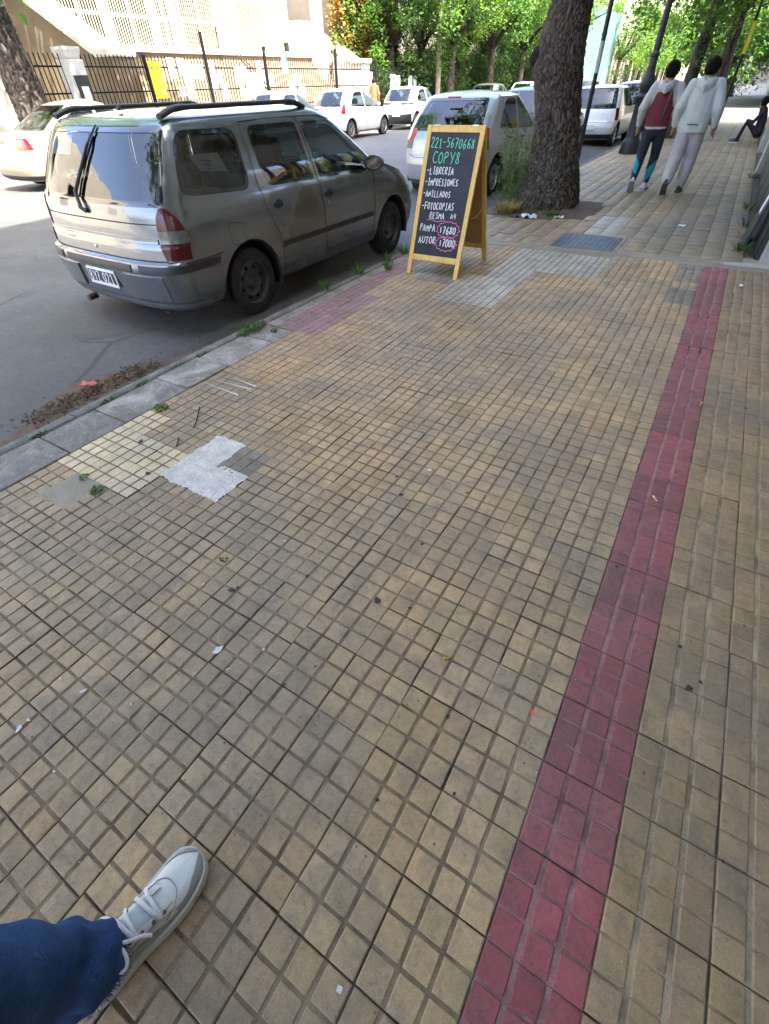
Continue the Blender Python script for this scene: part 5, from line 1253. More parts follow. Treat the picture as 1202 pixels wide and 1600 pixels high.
# ------------------------------------------------------------------ litter and marks
def rag(name, x, y, L, W, h, m, label, cat, rot=0.0, seed=1, z=.003):
    rnd = random.Random(seed); b = MB(); n = 9; P = []
    for i in range(n):
        P.append([Vector(((i / (n - 1) - .5) * L * (1 + .2 * noise.noise(Vector((i * .7, j * .9, seed)))), (j / (n - 1) - .5) * W * (1 + .25 * noise.noise(Vector((j * .7, i * .8, seed + 5)))), h * max(0, .5 + noise.noise(Vector((i * .55, j * .55, seed * 3.1)))))) for j in range(n)])
    b.grid(P); o = b.build(name, m, None, 25); o.location = (x, y, z); o.rotation_euler = (0, 0, rot); tag(o, label, cat); return o
rag('plastic_wrapper', -2.26, 7.72, .22, .12, .05, mat('wrapper', (.6, .65, .68), .25), 'crumpled clear wrapper beside the tree base', 'litter', .3, 3)
rag('bottle_scrap', -2.46, 7.66, .15, .05, .03, M_BLK, 'dark scrap lying beside the wrapper at the tree base', 'litter', .1, 9)
rag('paper_scrap', -1.86, 7.86, .12, .07, .03, M_PAPER, 'white paper scrap on the soil in front of the trunk', 'litter', .6, 4)
p_ = px(928, 356); rag('paper_scrap', .0 + px(1065, 354).x, px(1065, 354).y, .09, .05, .02, M_PAPER, 'white paper scrap on the neighbour paving past the ledge', 'litter', .2, 6)
q_ = px(1158, 447); rag('paper_scrap', q_.x, q_.y, .035, .06, .012, M_PAPER, 'white paper scrap right of the red line near the ledge', 'litter', .2, 7)
q_ = px(698, 1029); rag('foil_scrap', q_.x, q_.y, .028, .012, .008, mat('foil_gold', (.75, .58, .22), .25, .8), 'crumpled gold foil scrap between two tiles', 'litter', .9, 8)
q_ = px(531, 1546); rag('paper_scrap', q_.x, q_.y, .013, .012, .004, M_PAPER, 'tiny white paper bit right of the shoe', 'litter', .2, 12, .0015)
q_ = px(671, 735); rag('paper_scrap', q_.x, q_.y, .022, .018, .006, M_PAPER, 'tiny white paper bit mid pavement', 'litter', .2, 13, .001)
q_ = px(1098, 1072 - 0); q_ = px(1024, 781)
def butt(x, y, rot, label):
    o = thing('cigarette_butt', label, 'litter', (x, y, .0042), rot)
    b = MB(); b.tube([(-.014, 0, 0), (.012, 0, 0)], .004, 8); b.build('filter', mat('butt_filter', (.62, .30, .10), .8), o)
    b = MB(); b.tube([(.0121, 0, 0), (.022, 0, .001)], .0038, 8); b.build('paper_end', M_PAPER, o)
butt(q_.x, q_.y, 2.2, 'orange cigarette butt lying on the red tile line')
q_ = px(1095, 632); butt(q_.x, q_.y, 1.4, 'pale cigarette butt at the right edge of the red line')
def splat(name, x, y, r, m, seed, k=1.0, z=.0012):
    rnd = random.Random(seed); pts = blob(rnd, 14, r, r * .7 * k, .35, rnd.uniform(0, 3), 0, 0); b = MB(); b.add([(a, c_, 0) for a, c_ in pts], [tuple(range(14))]); o = b.build(name, m, pavement); o.location = (x, y, z); return o
M_GUM = mat('old_gum', (.035, .03, .03), .8); M_LIME = mat('paint_splash', (.60, .59, .56), .85, var=.25, scale=60)
for i, (x, y, r) in enumerate(((590, 938, .016), (362, 922, .015), (372, 918, .008), (627, 773, .014), (1077, 1075, .013), (1095, 1066, .007), (330, 1050, .010), (443, 1070, .009), (640, 950, .007), (620, 745, .010), (660, 850, .009), (700, 1120, .009), (710, 1240, .006), (1062, 1010, .008), (1165, 638, .012), (730, 770, .009), (1000, 660, .008), (480, 900, .008), (590, 1250, .006), (220, 690, .02), (232, 740, .018))):
    q_ = px(x, y); splat('gum_spot', q_.x, q_.y, r, M_GUM, i)
for i, (x, y, r, k) in enumerate(((340, 1016, .026, .9), (130, 1080, .018, .5), (30, 1138, .02, .7), (45, 1125, .012, .6), (318, 913, .012, .5), (445, 845, .010, .9), (205, 1100, .008, .5), (357, 1045, .012, .4), (412, 1015, .008, 1), (85, 1205, .007, .8), (95, 1060, .006, .8))):
    q_ = px(x, y); splat('paint_splash', q_.x, q_.y, r * .72, M_LIME, 40 + i, k)
q_ = px(832, 1113); splat('red_paint_drop', q_.x, q_.y, .010, mat('red_paint', (.75, .10, .05), .6), 77)
for i, (xa, ya, xb, yb) in enumerate(((318, 597, 372, 617), (338, 594, 392, 608), (365, 590, 400, 604))):
    a, c_ = px(xa, ya, .002), px(xb, yb, .002); b = MB(); b.ribbon([a.lerp(c_, k / 8) + Vector((0, .0012 * math.sin(k * 2), 0)) for k in range(9)], Vector((0, 0, 1)), [.003 + .013 * (k / 8) ** 2 for k in range(9)]); b.build('paint_streak', M_LIME, pavement)
for i, pts in enumerate((((312, 636), (308, 655), (303, 668)), ((280, 684), (276, 697)))):
    b = MB(); b.tube([px(x, y, .006) for x, y in pts], .003, 5); o = b.build('twig', M_BARK2); tag(o, ('thin dark twig lying above the fresh cement patch', 'short dark twig left of the fresh cement patch')[i], 'twig')
# crumbs of grit, leaf and paper on the paving
rgq = random.Random(66); gb = MB()
for k in range(420):
    x, y = rgq.uniform(-2.5, .68), rgq.uniform(-.4, 5.8) if rgq.random() < .8 else rgq.uniform(6.6, 12)
    if x > .3 and y > 6: continue
    s_ = rgq.uniform(.0012, .0042) * (1.6 if rgq.random() < .08 else 1) * (1 + max(0, y) * .12); c_ = Vector((x, y, .0005 + s_ * .4)); a_ = rgq.uniform(0, 6.28)
    q = [c_ + Vector((math.cos(a_ + i * 2.1) * s_ * rgq.uniform(.6, 1.5), math.sin(a_ + i * 2.1) * s_ * rgq.uniform(.6, 1.5), rgq.uniform(-.3, .3) * s_)) for i in range(3)] + [c_ + Vector((0, 0, s_ * .6))]
    gb.add(q, [(0, 1, 3), (1, 2, 3), (2, 0, 3), (0, 2, 1)], rgq.choice((0, 0, 1, 1, 2)))
stuff(gb.build('pavement_grit', [mat('grit_pale', (.55, .53, .48), .9), mat('grit_brown', (.10, .07, .045), .9), mat('grit_dark', (.035, .03, .03), .9)], pavement))
# gutter debris
rg = random.Random(5); b = MB()
def heap(mb, n, m_i, x0, y0, x1, y1, wd, s0, s1, zb=-.148):
    for k in range(n):
        u = rg.random(); x = lerp(x0, x1, u) + rg.gauss(0, wd) * .8; y = lerp(y0, y1, u) + rg.gauss(0, .06); x = min(x, KX - .012); s_ = rg.uniform(s0, s1)
        q = [Vector((rg.uniform(-1, 1), rg.uniform(-1, 1), rg.uniform(-.5, .7))) * s_ for _ in range(4)]; c_ = Vector((x, y, zb + s_ * .5 + rg.random() * .06 * max(0, 1 - abs(x + 3.42) / .22)))
        mb.add([c_ + v for v in q], [(0, 1, 2), (0, 2, 3), (0, 3, 1), (1, 3, 2)], m_i)
heap(b, 1050, 0, -3.40, .95, -3.38, 1.95, .085, .005, .017); heap(b, 420, 1, -3.42, 1.1, -3.40, 1.9, .10, .006, .024); heap(b, 300, 0, -3.36, 1.9, -3.34, 3.0, .04, .003, .010); heap(b, 700, 0, -3.50, 1.0, -3.48, 2.0, .14, .004, .013); heap(b, 400, 2, -3.42, .5, -3.38, 2.6, .12, .004, .012)
o = b.build('gutter_debris', [mat('debris_brown', (.115, .070, .040), .95, var=.4, scale=30), mat('debris_leaf', (.20, .13, .065), .9, var=.4, scale=30), mat('debris_grit', (.16, .15, .14), .95)]); stuff(o); o['label'] = 'dead leaves and grit piled in the gutter along the kerb'
b = MB(); P = []
for i in range(40):
    y = lerp(.2, 3.4, i / 39); wv_ = .34 * math.exp(-((y - 1.45) / .5) ** 2) + .30 + .05 * noise.noise(Vector((y * 5, 0, 0))) + .05 * noise.noise(Vector((y * 17, 0, 3)))
    P.append([(KX + .03 - u * wv_, y, road_z(KX - .03 - u * wv_) + .003 + .030 * (wv_ / .6) * math.sin(math.pi * min(1, .15 + u)) * (1 - u) + .004 * noise.noise(Vector((y * 20, u * 8, 1)))) for u in [k / 8 for k in range(9)]])
b.grid(P); stuff(b.build('gutter_dirt', M_DIRT, road, 180))
q_ = px(145, 608, -.10); rag('wrapper', -3.50, 1.46, .12, .05, .02, mat('red_wrapper', (.62, .10, .08), .4), 'small red wrapper on the gutter debris', 'litter', .4, 31, -.10)
# ================================================================== PEOPLE
def remesh(name, chains, voxel, mats, smooth=4, parent=None, fold=0.0, seed=0, keep=None, hem=None):
    """chains: (points, radii, flat, slot, n) - closed tubes fused into ONE continuous surface"""
    b = MB()
    for pts, rad, flat, slot in chains:
        pts = [Vector(p) for p in pts]; rad = list(rad) if hasattr(rad, '__len__') else [rad] * len(pts)
        # round the ends
        d0 = (pts[0] - pts[1]).normalized(); d1 = (pts[-1] - pts[-2]).normalized()
        P = [pts[0] + d0 * rad[0] * .85, pts[0] + d0 * rad[0] * .5] + pts + [pts[-1] + d1 * rad[-1] * .5, pts[-1] + d1 * rad[-1] * .85]
        r_ = [rad[0] * .4, rad[0] * .83] + rad + [rad[-1] * .83, rad[-1] * .4]
        b.tube(P, r_, 14, 0, True, flat)
    me = b.mesh(name, mats); o = bpy.data.objects.new('tmp', me); sc2 = bpy.data.scenes.new('tmp'); sc2.collection.objects.link(o)
    md = o.modifiers.new('r', 'REMESH'); md.mode = 'VOXEL'; md.voxel_size = voxel; md.use_smooth_shade = True
    if smooth: ms = o.modifiers.new('s', 'SMOOTH'); ms.factor = .5; ms.iterations = smooth
    sc2.view_layers[0].update(); dg = sc2.view_layers[0].depsgraph; out = bpy.data.meshes.new_from_object(o.evaluated_get(dg)); bpy.data.objects.remove(o); bpy.data.scenes.remove(sc2)
    out.name = name; out.materials.clear()
    for m in mats: out.materials.append(m)
    if hem is not None:
        for v in out.vertices:
            if v.co.z < hem and abs(v.co.x) < .24 and v.co.z > hem - .2: v.co.z = hem + (v.co.z - hem) * .06
        out.update()
    if fold:
        nrs = [v.normal.copy() for v in out.vertices]; cos = [v.co.copy() for v in out.vertices]; flat_ = []
        for c_, n_ in zip(cos, nrs):
            q = c_ * 9; flat_ += (c_ + n_ * fold * (noise.noise(Vector((q.x, q.y, q.z * .55 + seed))) + .6 * noise.noise(Vector((q.x * 2, q.y * 2, q.z * 1.4 + seed))))).to_tuple()
        out.vertices.foreach_set('co', flat_); out.update()
    if len(mats) > 1:
        for p in out.polygons:
            best, bs = 1e9, 0; c = p.center
            for pts, rad, flat, slot in chains:
                for i in range(len(pts) - 1):
                    a, e = Vector(pts[i]), Vector(pts[i + 1]); ab = e - a; u = max(0, min(1, (c - a).dot(ab) / ab.length_squared)); rr = lerp(rad[i], rad[i + 1], u) if hasattr(rad, '__len__') else rad
                    d = (c - a - ab * u).length - rr
                    if d < best: best, bs = d, slot
            p.material_index = bs
        if keep: keep(out)
    out.polygons.foreach_set('use_smooth', [True] * len(out.polygons)); out.update()
    return link(name, out, parent)
M_SKIN = mat('skin', (.42, .25, .175), .55, var=.06, scale=12); M_HAIR = mat('hair_black', (.008, .007, .006), .8, 0, .15, var=.4, scale=40, bump=1.0, bscale=120)
def hand(w0, w1, sd, fwd=Vector((0, .3, -1))):
    """palm and five fingers continuing the forearm from wrist w0 along w1"""
    d = (Vector(w1) - Vector(w0)).normalized(); s_ = d.cross(Vector((1, 0, 0))).normalized(); n = d.cross(s_)
    w = Vector(w0); ch = [([w, w + d * .05, w + d * .085], [.026, .034, .033], .62, 0)]
    for k, (o, L) in enumerate(((-.024, .06), (-.008, .072), (.008, .068), (.024, .052))):
        a = w + d * .085 + s_ * o; ch.append(([a, a + d * L * .5 + n * .008 * -sd, a + d * L * .9 + n * .022 * -sd], [.0105, .0095, .008], 1, 0))
    a = w + d * .035 + s_ * .03; ch.append(([a, a + d * .025 + s_ * .018, a + d * .055 + s_ * .022], [.012, .011, .009], 1, 0)); return ch
def head(c, tilt=0.0):
    c = Vector(c); return [([c + Vector((0, -.012, .05)), c + Vector((0, .0, .0)), c + Vector((0, .018, -.055)), c + Vector((0, .04, -.095))], [.062, .076, .066, .040], 1.16, 0),
        ([c + Vector((-.066, -.005, -.012)), c + Vector((-.080, -.012, -.012))], [.022, .016], 1, 0), ([c + Vector((.066, -.005, -.012)), c + Vector((.080, -.012, -.012))], [.022, .016], 1, 0),
        ([c + Vector((0, .088, .0)), c + Vector((0, .112, -.03))], [.011, .016], 1, 0), ([c + Vector((0, -.02, -.06)), c + Vector((0, -.025, -.16))], [.05, .052], 1, 0)]
def face_bits(parent, c):
    c = Vector(c)
    for sd in (-1, 1):
        b = MB(); b.lathe([(.001, .004), (.010, .002), (.014, -.002)], 10, 0, Matrix.Translation(c + Vector((sd * .031, .094, .004))) @ Matrix.Rotation(R(-90), 4, 'X')); b.build('eye', M_HAIR, parent)
    b = MB(); b.bbox(c + Vector((-.024, .092, -.060)), c + Vector((.024, .103, -.052)), .004); b.build('mouth', mat('lips', (.38, .15, .12), .5), parent)
def hair(parent, c, seed, back=.03):
    bm = bmesh.new(); bmesh.ops.create_icosphere(bm, subdivisions=4, radius=1); c = Vector(c)
    for v in bm.verts:
        d = v.co.copy(); k = 1 + .13 * noise.noise(d * 3 + Vector((seed, 0, 0))) + .13 * noise.noise(d * 9 + Vector((0, seed, 0))) + .10 * noise.noise(d * 19 + Vector((0, seed, 0)))
        v.co = c + Vector((d.x * .099 * k, d.y * .114 * k - .016, d.z * .114 * k + .03))
        if d.z < -.25 and d.y > -.2: v.co.z = c.z + .012; v.co *= 1
        if d.z < -.62: v.co.z = max(v.co.z, c.z - .06)
        if d.y > .35 and d.z < .25: v.co.y = min(v.co.y, c.y + .055)
    me = bpy.data.meshes.new('hair'); bm.to_mesh(me); bm.free(); me.materials.append(M_HAIR); return link('hair', me, parent, 180)
def shoe_small(parent, ankle, toe_dir, pitch, mats_, L=.27):
    """low trainer: sole and upper; pitch lifts the heel"""
    M = Matrix.Translation(ankle) @ Matrix.Rotation(toe_dir, 4, 'Z') @ Matrix.Rotation(-pitch, 4, 'X')
    o = bpy.data.objects.new('shoe', None); 
    secs = ((-.075, .030, .075), (-.05, .040, .085), (.0, .040, .085), (.06, .043, .062), (.12, .048, .045), (.165, .042, .034), (.19, .022, .024))
    up_, so_ = [], []
    for y, w_, h in secs:
        up_.append([M @ Vector((w_ * math.cos(a) * (1 if math.sin(a) < .2 else .8), y, -.052 + max(0, math.sin(a)) * h)) for a in [2 * math.pi * k / 14 for k in range(14)]])
        so_.append([M @ Vector((x, y * 1.03, z)) for x, z in ((-w_ * 1.06, -.052), (w_ * 1.06, -.052), (w_ * 1.04, -.08 + max(0, y - .13) * .25), (-w_ * 1.04, -.08 + max(0, y - .13) * .25))])
    b = MB(); b.loft(up_); s_ = b.build('shoe', mats_[0], parent, 60)
    b = MB(); b.loft(so_); b.build('sole', mats_[1], s_, 40)
def walker(name, label, loc, rz, H, kind):
    root = thing(name, label, 'person', loc, rz); k = H / 1.66; V = lambda x, y, z: Vector((x * k, y * k, z * k))
    lf, rf = (V(-.085, -.30, .165), V(.095, .10, .085)) if kind == 'grey' else (V(-.08, -.26, .15), V(.085, .10, .085))
    lk, rk = V(-.10, -.03, .455), V(.105, .11, .475); lh, rh = V(-.085, .0, .86), V(.085, .01, .86)
    ls, rs_ = V(-.19, .0, 1.35), V(.19, .0, 1.35)
    le, re = V(-.265, -.07, 1.09), V(.275, -.05, 1.09); lw, rw_ = V(-.27, .0, .875), V(.295, .02, .865); hc = V(0, .030, 1.522)
    body = [([lh, lk, lf], [.075 * k, .052 * k, .038 * k], 1, 0), ([rh, rk, rf], [.075 * k, .052 * k, .038 * k], 1, 0), ([V(0, 0, .84), V(0, -.01, 1.1), V(0, 0, 1.34), V(0, .0, 1.40)], [.12 * k, .115 * k, .125 * k, .06 * k], .65, 0),
            ([ls, le, lw], [.05 * k, .04 * k, .027 * k], 1, 0), ([rs_, re, rw_], [.05 * k, .04 * k, .027 * k], 1, 0), ([V(-.15, 0, 1.36), V(.15, 0, 1.36)], [.055 * k, .055 * k], 1, 0)] + head(hc)
    body += hand(lw, lw + (lw - le) * .5 + Vector((0, .03, 0)), -1) + hand(rw_, rw_ + (rw_ - re) * .5 + Vector((0, .03, 0)), 1)
    remesh('body', body, .0085, [M_SKIN], 3, root); hair(root, hc, 3.1 if kind == 'grey' else 7.7); face_bits(root, hc)
    # trousers
    if kind == 'grey':
        mt = [mat('jogger_grey', (.50, .47, .50), .9, var=.08, scale=20)]; wl = (.122, .104, .095, .076)
    else:
        mt = [mat('track_pants_navy', (.012, .014, .035), .7, var=.2), mat('track_pants_teal', (.01, .30, .38), .7, var=.1)]; wl = (.105, .078, .064, .050)
    def leg(h, kn, f): return [h + V(0, 0, .02), h.lerp(kn, .5), kn, kn.lerp(f, .5) + V(0, -.012, 0), f.lerp(kn, .10)], [wl[0] * k, (wl[0] + wl[1]) / 2 * k, wl[1] * k, wl[2] * 1.05 * k, wl[3] * k]
    (pl, rl), (pr, rr) = leg(lh, lk, lf), leg(rh, rk, rf)
    ch = [(pl, rl, 1.0, 0), (pr, rr, 1.0, 0), ([V(0, 0, .84), V(0, 0, .98)], [.155 * k, .15 * k], .72, 0)]
    tr = remesh('trousers', ch, .010, mt, 5, root, .007 if kind == 'grey' else .004, 2.0)
    if kind != 'grey':
        for p in tr.data.polygons:
            c = p.center / k; s_ = -1 if c.x < 0 else 1; z = c.z
            lim = (.40, .20) if s_ < 0 else (.34, .09)
            q = c.x * s_ * 1.2
            if lim[1] + q * .6 < z < lim[0] + (q - .1) * .9 and (c.x * s_ > .065 or s_ > 0): p.material_index = 1
    # hooded jacket
    if kind == 'grey':
        jm = [mat('jacket_pale_grey', (.56, .61, .61), .85, var=.06, scale=15)] * 1 + [mat('hood_grey', (.40, .42, .47), .85, var=.06)]; hem = .80
    else:
        jm = [mat('jacket_maroon', (.16, .022, .040), .8, var=.12, scale=15), mat('jacket_sleeve_grey', (.52, .53, .55), .85, var=.06)]; hem = .845
    fat = 1.18 if kind == 'grey' else 1.03
    jc = [([V(0, 0, hem + .03), V(0, -.01, 1.0), V(0, -.005, 1.18), V(0, 0, 1.32), V(0, 0, 1.385)], [.185 * fat * k, .178 * fat * k, .185 * fat * k, .17 * fat * k, .085 * k], .70, 0),
          ([ls + V(.02, 0, 0), le + V(-.005, 0, 0), lw + V(0, 0, .02)], [.080 * fat * k, .066 * fat * k, .050 * k], 1, 0 if kind == 'grey' else 1), ([rs_ + V(-.02, 0, 0), re + V(.005, 0, 0), rw_ + V(0, 0, .02)], [.080 * fat * k, .066 * fat * k, .050 * k], 1, 0 if kind == 'grey' else 1),
          ([V(-.13, 0, 1.365), V(.13, 0, 1.365)], [.068 * k, .068 * k], 1, 0 if kind == 'grey' else 1),
          ([V(-.085, -.03, 1.40), V(-.055, -.105, 1.365), V(0, -.135, 1.33), V(.055, -.105, 1.365), V(.085, -.03, 1.40)], [.050 * k, .062 * k, .070 * k, .062 * k, .050 * k], 1, 1)]
    jk = remesh('hooded_jacket', jc, .010, jm, 5, root, .009, 5.0 if kind == 'grey' else 9.0, None, hem * k)
    if kind != 'grey':
        for p in jk.data.polygons:
            c = p.center / k
            if c.z < hem + .03: p.material_index = 1
            if c.z > 1.12 and abs(c.x) > .095 + (1.36 - c.z) * .32: p.material_index = 1
            if c.z > 1.30 and c.y < -.02: p.material_index = 1
        b = MB(); P = [V(.10 - .04 * u, -.135 - .012 * math.sin(u * 3), 1.33 - .36 * u) for u in [q / 8 for q in range(9)]]; b.tube(P, .026 * k, 6, 0, True, .5); b.build('bag_strap', M_BLK, root, 60)
        sm = (mat('shoe_white', (.70, .70, .70), .6), mat('sole_grey', (.30, .30, .27), .8))
    else:
        b = MB(); 
        for i in range(6): b.box(V(-.072 + .025 * i, -.160, .895), V(-.072 + .025 * i + .018, -.150, .913))
        lt = b.build('jacket_print', mat('print_dark', (.10, .12, .13), .7), root); stuff(lt)
        sm = (mat('shoe_black', (.03, .03, .033), .6), mat('sole_dark', (.085, .075, .07), .8))
    shoe_small(root, lf + V(0, 0, -.005), R(4), R(52), sm); shoe_small(root, rf + V(0, 0, -.004), R(-5), 0, sm)
    return root
walker('person', 'walking person in grey hoodie and grey joggers, right of the pair', (-.72, 10.62, 0), R(-2), 1.66, 'grey')
walker('person', 'walking person in maroon jacket with grey sleeves, left of the pair', (-1.27, 10.72, 0), R(-1), 1.64, 'maroon')
# seated figure by the wall
st = thing('person', 'person in black sitting low against the wall far along the pavement', 'person', (.28, 20.0, 0)); Vv = Vector
hc = Vv((-.06, 0, .86))
remesh('body', [([Vv((.08, 0, .22)), Vv((.06, 0, .5)), Vv((0, 0, .70))], [.14, .13, .12], .9, 0), ([Vv((.06, -.1, .2)), Vv((-.30, -.16, .48)), Vv((-.38, -.16, .08))], [.08, .06, .045], 1, 0), ([Vv((.06, .1, .2)), Vv((-.28, .16, .46)), Vv((-.36, .18, .08))], [.08, .06, .045], 1, 0),
    ([Vv((0, -.16, .66)), Vv((-.14, -.20, .46)), Vv((-.30, -.12, .50))], [.05, .04, .03], 1, 0), ([Vv((0, .16, .66)), Vv((-.14, .20, .46)), Vv((-.30, .10, .50))], [.05, .04, .03], 1, 0), ([hc + Vv((0, 0, .06)), hc, hc + Vv((-.03, 0, -.08)), Vv((-.01, 0, .70))], [.07, .085, .06, .05], 1, 1)], .012, [mat('clothes_black', (.016, .016, .02), .85), M_SKIN], 3, st, .004)
hair(st, hc + Vv((.015, 0, 0)), 2.2)
for y in (-.16, .18): shoe_small(st, Vv((-.38, y, .082)), R(90), 0, (M_BLK, mat('sole_white', (.6, .6, .58), .8)))
# figure in red behind the white hatchback
rp = thing('person', 'person in an orange red shirt standing by the fence across the road', 'person', (-16.6, 26.2, 0), R(20))
hc = Vv((0, .03, 1.60))
remesh('body', [([Vv((0, 0, .9)), Vv((0, 0, 1.2)), Vv((0, 0, 1.45))], [.16, .16, .15], .7, 1), ([Vv((-.18, 0, 1.42)), Vv((-.25, 0, 1.12)), Vv((-.24, .06, .9))], [.06, .045, .032], 1, 1), ([Vv((.18, 0, 1.42)), Vv((.25, 0, 1.12)), Vv((.24, .06, .9))], [.06, .045, .032], 1, 1),
    ([Vv((-.09, 0, .88)), Vv((-.1, .02, .48)), Vv((-.1, 0, .08))], [.10, .07, .055], 1, 2), ([Vv((.09, 0, .88)), Vv((.1, .02, .48)), Vv((.1, 0, .08))], [.10, .07, .055], 1, 2)] + [(a, b_, c, 0) for a, b_, c, d in head(hc)], .014, [M_SKIN, mat('shirt_red', (.62, .10, .045), .8), mat('jeans_dark', (.03, .035, .06), .9)], 3, rp)
hair(rp, hc, 4.4)
# ------------------------------------------------------------------ photographer's own foot: trainer and jeans
LEGX = -.575
ft = thing('trainer', 'worn white trainer with untied looking laces on the tiles', 'shoe', (LEGX, -.365, 0.002), R(-3.0))
ft.scale = (1.05, 1.0, 1.0); ft['label'] = 'worn white trainer with grey toe edge and bow laces on the tiles'
M_SHW = mat('trainer_leather', (.68, .66, .62), .45, var=.08, scale=18, bump=.2, bscale=90, dirt=.22, dirtcol=(.35, .33, .30))
M_SHG = mat('trainer_suede', (.30, .30, .275), .9, var=.12, scale=40, bump=.3, bscale=200)
M_SHS = mat('trainer_sole', (.55, .55, .49), .7, var=.12, scale=25, dirt=.3, dirtcol=(.28, .26, .22))
# sections along the foot: y, centre x, half width, upper top height
FS = [(-.012, .0, .020, .060), (.0, .0, .030, .075), (.03, -.001, .0375, .098), (.07, -.002, .0385, .105), (.11, -.001, .0405, .100), (.145, .002, .0445, .086), (.18, .004, .0485, .072), (.215, .004, .0500, .060), (.245, .002, .0480, .053), (.268, .0, .0425, .048), (.285, -.001, .0325, .043), (.296, -.002, .0180, .037), (.300, -.002, .0060, .033)]
def fsec(y): return tuple(interp([(q[0], q[k]) for q in FS], y) for k in (1, 2, 3))
def upper_pt(y, a, grow=0.0):
    """a: 0 right edge at the sole .. pi left edge"""
    cx, w_, h = fsec(y); s_ = math.sin(a); c_ = math.cos(a)
    zb = .030; x = cx + (w_ + grow) * (abs(c_) ** .72) * (1 if c_ > 0 else -1) * (1 - .12 * s_); z = zb + (h - zb + grow) * (s_ ** .80 if s_ > 0 else 0)
    return Vector((x, y + grow * (1 if y > .26 else 0), z + .0012 * noise.noise(Vector((x * 60, y * 50, 1)))))
ys_ = [lerp(-.012, .300, (k / 54)) for k in range(55)]; As = [math.pi * k / 30 for k in range(31)]
b = MB(); b.grid([[upper_pt(y, a) for a in As] for y in ys_]); b.build('upper', M_SHW, ft, 180)
def overlay(name, m, y0, y1, a0, a1, grow, n1=26, n2=12, sm=180):
    P = [[upper_pt(lerp(y0(j / n2) if callable(y0) else y0, y1(j / n2) if callable(y1) else y1, i / n1), lerp(a0(i / n1) if callable(a0) else a0, a1(i / n1) if callable(a1) else a1, j / n2), grow) for j in range(n2 + 1)] for i in range(n1 + 1)]
    Q = [P[0]] ; b = MB(); b.grid(P)
    edge = P[0] + [r_[-1] for r_ in P[1:]] + list(reversed(P[-1]))[1:] + [r_[0] for r_ in reversed(P[1:-1])]
    b.loft([edge, [e - Vector((0, 0, grow + .001)) * .9 for e in edge]], 0, False, True); return b.build(name, m, ft, sm)
# grey suede guard round the toe and along the outer side, tongue, eyestays, heel tab
overlay('toe_guard', M_SHG, .20, .2995, .0, lambda u: lerp(.55, 1.45, max(0, u - .3) / .7), .0024, 30, 10)
overlay('toe_guard', M_SHG, .235, .2995, math.pi, lambda u: math.pi - lerp(.22, 1.35, u ** 1.4), .0022, 24, 10)
overlay('side_panel', M_SHG, .06, .205, .02, lambda u: lerp(.55, .28, u), .0018, 20, 8)
overlay('side_panel', M_SHG, .02, .15, math.pi - .02, lambda u: math.pi - lerp(.6, .3, u), .0018, 20, 8)
overlay('tongue', mat('tongue_pale', (.40, .45, .48), .7, var=.1), .045, .185, math.pi * .38, math.pi * .62, .006, 18, 8)
overlay('eyestay', M_SHW, .065, .205, math.pi * .245, lambda u: math.pi * lerp(.37, .45, u), .0055, 20, 5)
overlay('eyestay', M_SHW, .065, .205, math.pi * .755, lambda u: math.pi * lerp(.63, .55, u), .0055, 20, 5)
M_LACE = mat('lace', (.72, .72, .70), .9, var=.08, scale=200, bump=.3, bscale=300)
for i in range(5):
    y = .090 + .024 * i; b = MB()
    b.tube([upper_pt(y + .012 * (1 - q / 8) * (1 if i % 2 else -1), math.pi * lerp(.30, .70, q / 8), .0120 + .003 * math.sin(math.pi * q / 8)) for q in range(9)], .0046, 6, 0, True, .42); b.build('lace', M_LACE, ft, 60)
kn = upper_pt(.085, math.pi * .5, .012)
for sd, L_, yy_ in ((1, .055, .0), (-1, .045, .012)):
    P = []
    for q in range(17):
        a = 2 * math.pi * q / 16; P.append(kn + Vector((sd * (.006 + L_ * .5 * (1 - math.cos(a))), yy_ + .016 * math.sin(a), .006 + .010 * math.sin(a * .5) - .42 * sd * sd * L_ * .5 * (1 - math.cos(a)))))
    b = MB(); b.tube(P, .0038, 6, 0, True, .55); b.build('lace_bow', M_LACE, ft, 60)
for sd, P in ((1, [(0, 0, .005), (.025, -.018, .002), (.045, -.035, -.016), (.055, -.045, -.04)]), (-1, [(0, 0, .005), (.03, .03, -.002), (.043, .052, -.016), (.052, .06, -.034)])):
    b = MB(); b.tube([kn + Vector(p) for p in P], .0038, 6, 0, True, .55); b.build('lace_end', M_LACE, ft, 60)
b = MB(); b.bbox(kn + Vector((-.009, -.008, -.002)), kn + Vector((.009, .009, .010)), .004); b.build('lace_knot', M_LACE, ft, 60)
M_STI = mat('trainer_seam', (.20, .20, .21), .8)
b = MB(); b.tube([upper_pt(.228 - .055 * abs(q / 12 - 1) ** 2, math.pi * lerp(.14, .86, q / 24), .0014) for q in range(25)], .0008, 5); b.build('seam', M_STI, ft)
for sd in (-1, 1):
    for o_ in (.30, .335):
        b = MB(); b.tube([upper_pt(lerp(.03, .205, q / 14), math.pi * (.5 + sd * lerp(o_, .16, (q / 14) ** 2)), .0014 if o_ > .31 else .0066) for q in range(15)], .0009, 5); b.build('seam', M_STI, ft)
for sd in (-1, 1):
    for i in range(5):
        c = upper_pt(.088 + .024 * i, math.pi * (.5 - .19 * sd), .0062); b = MB(); b.lathe([(.0048, 0), (.0040, .0014), (.0008, .0010)], 8, 0, Matrix.Translation(c)); b.build('eyelet', mat('eyelet_dark', (.08, .08, .09), .6), ft)
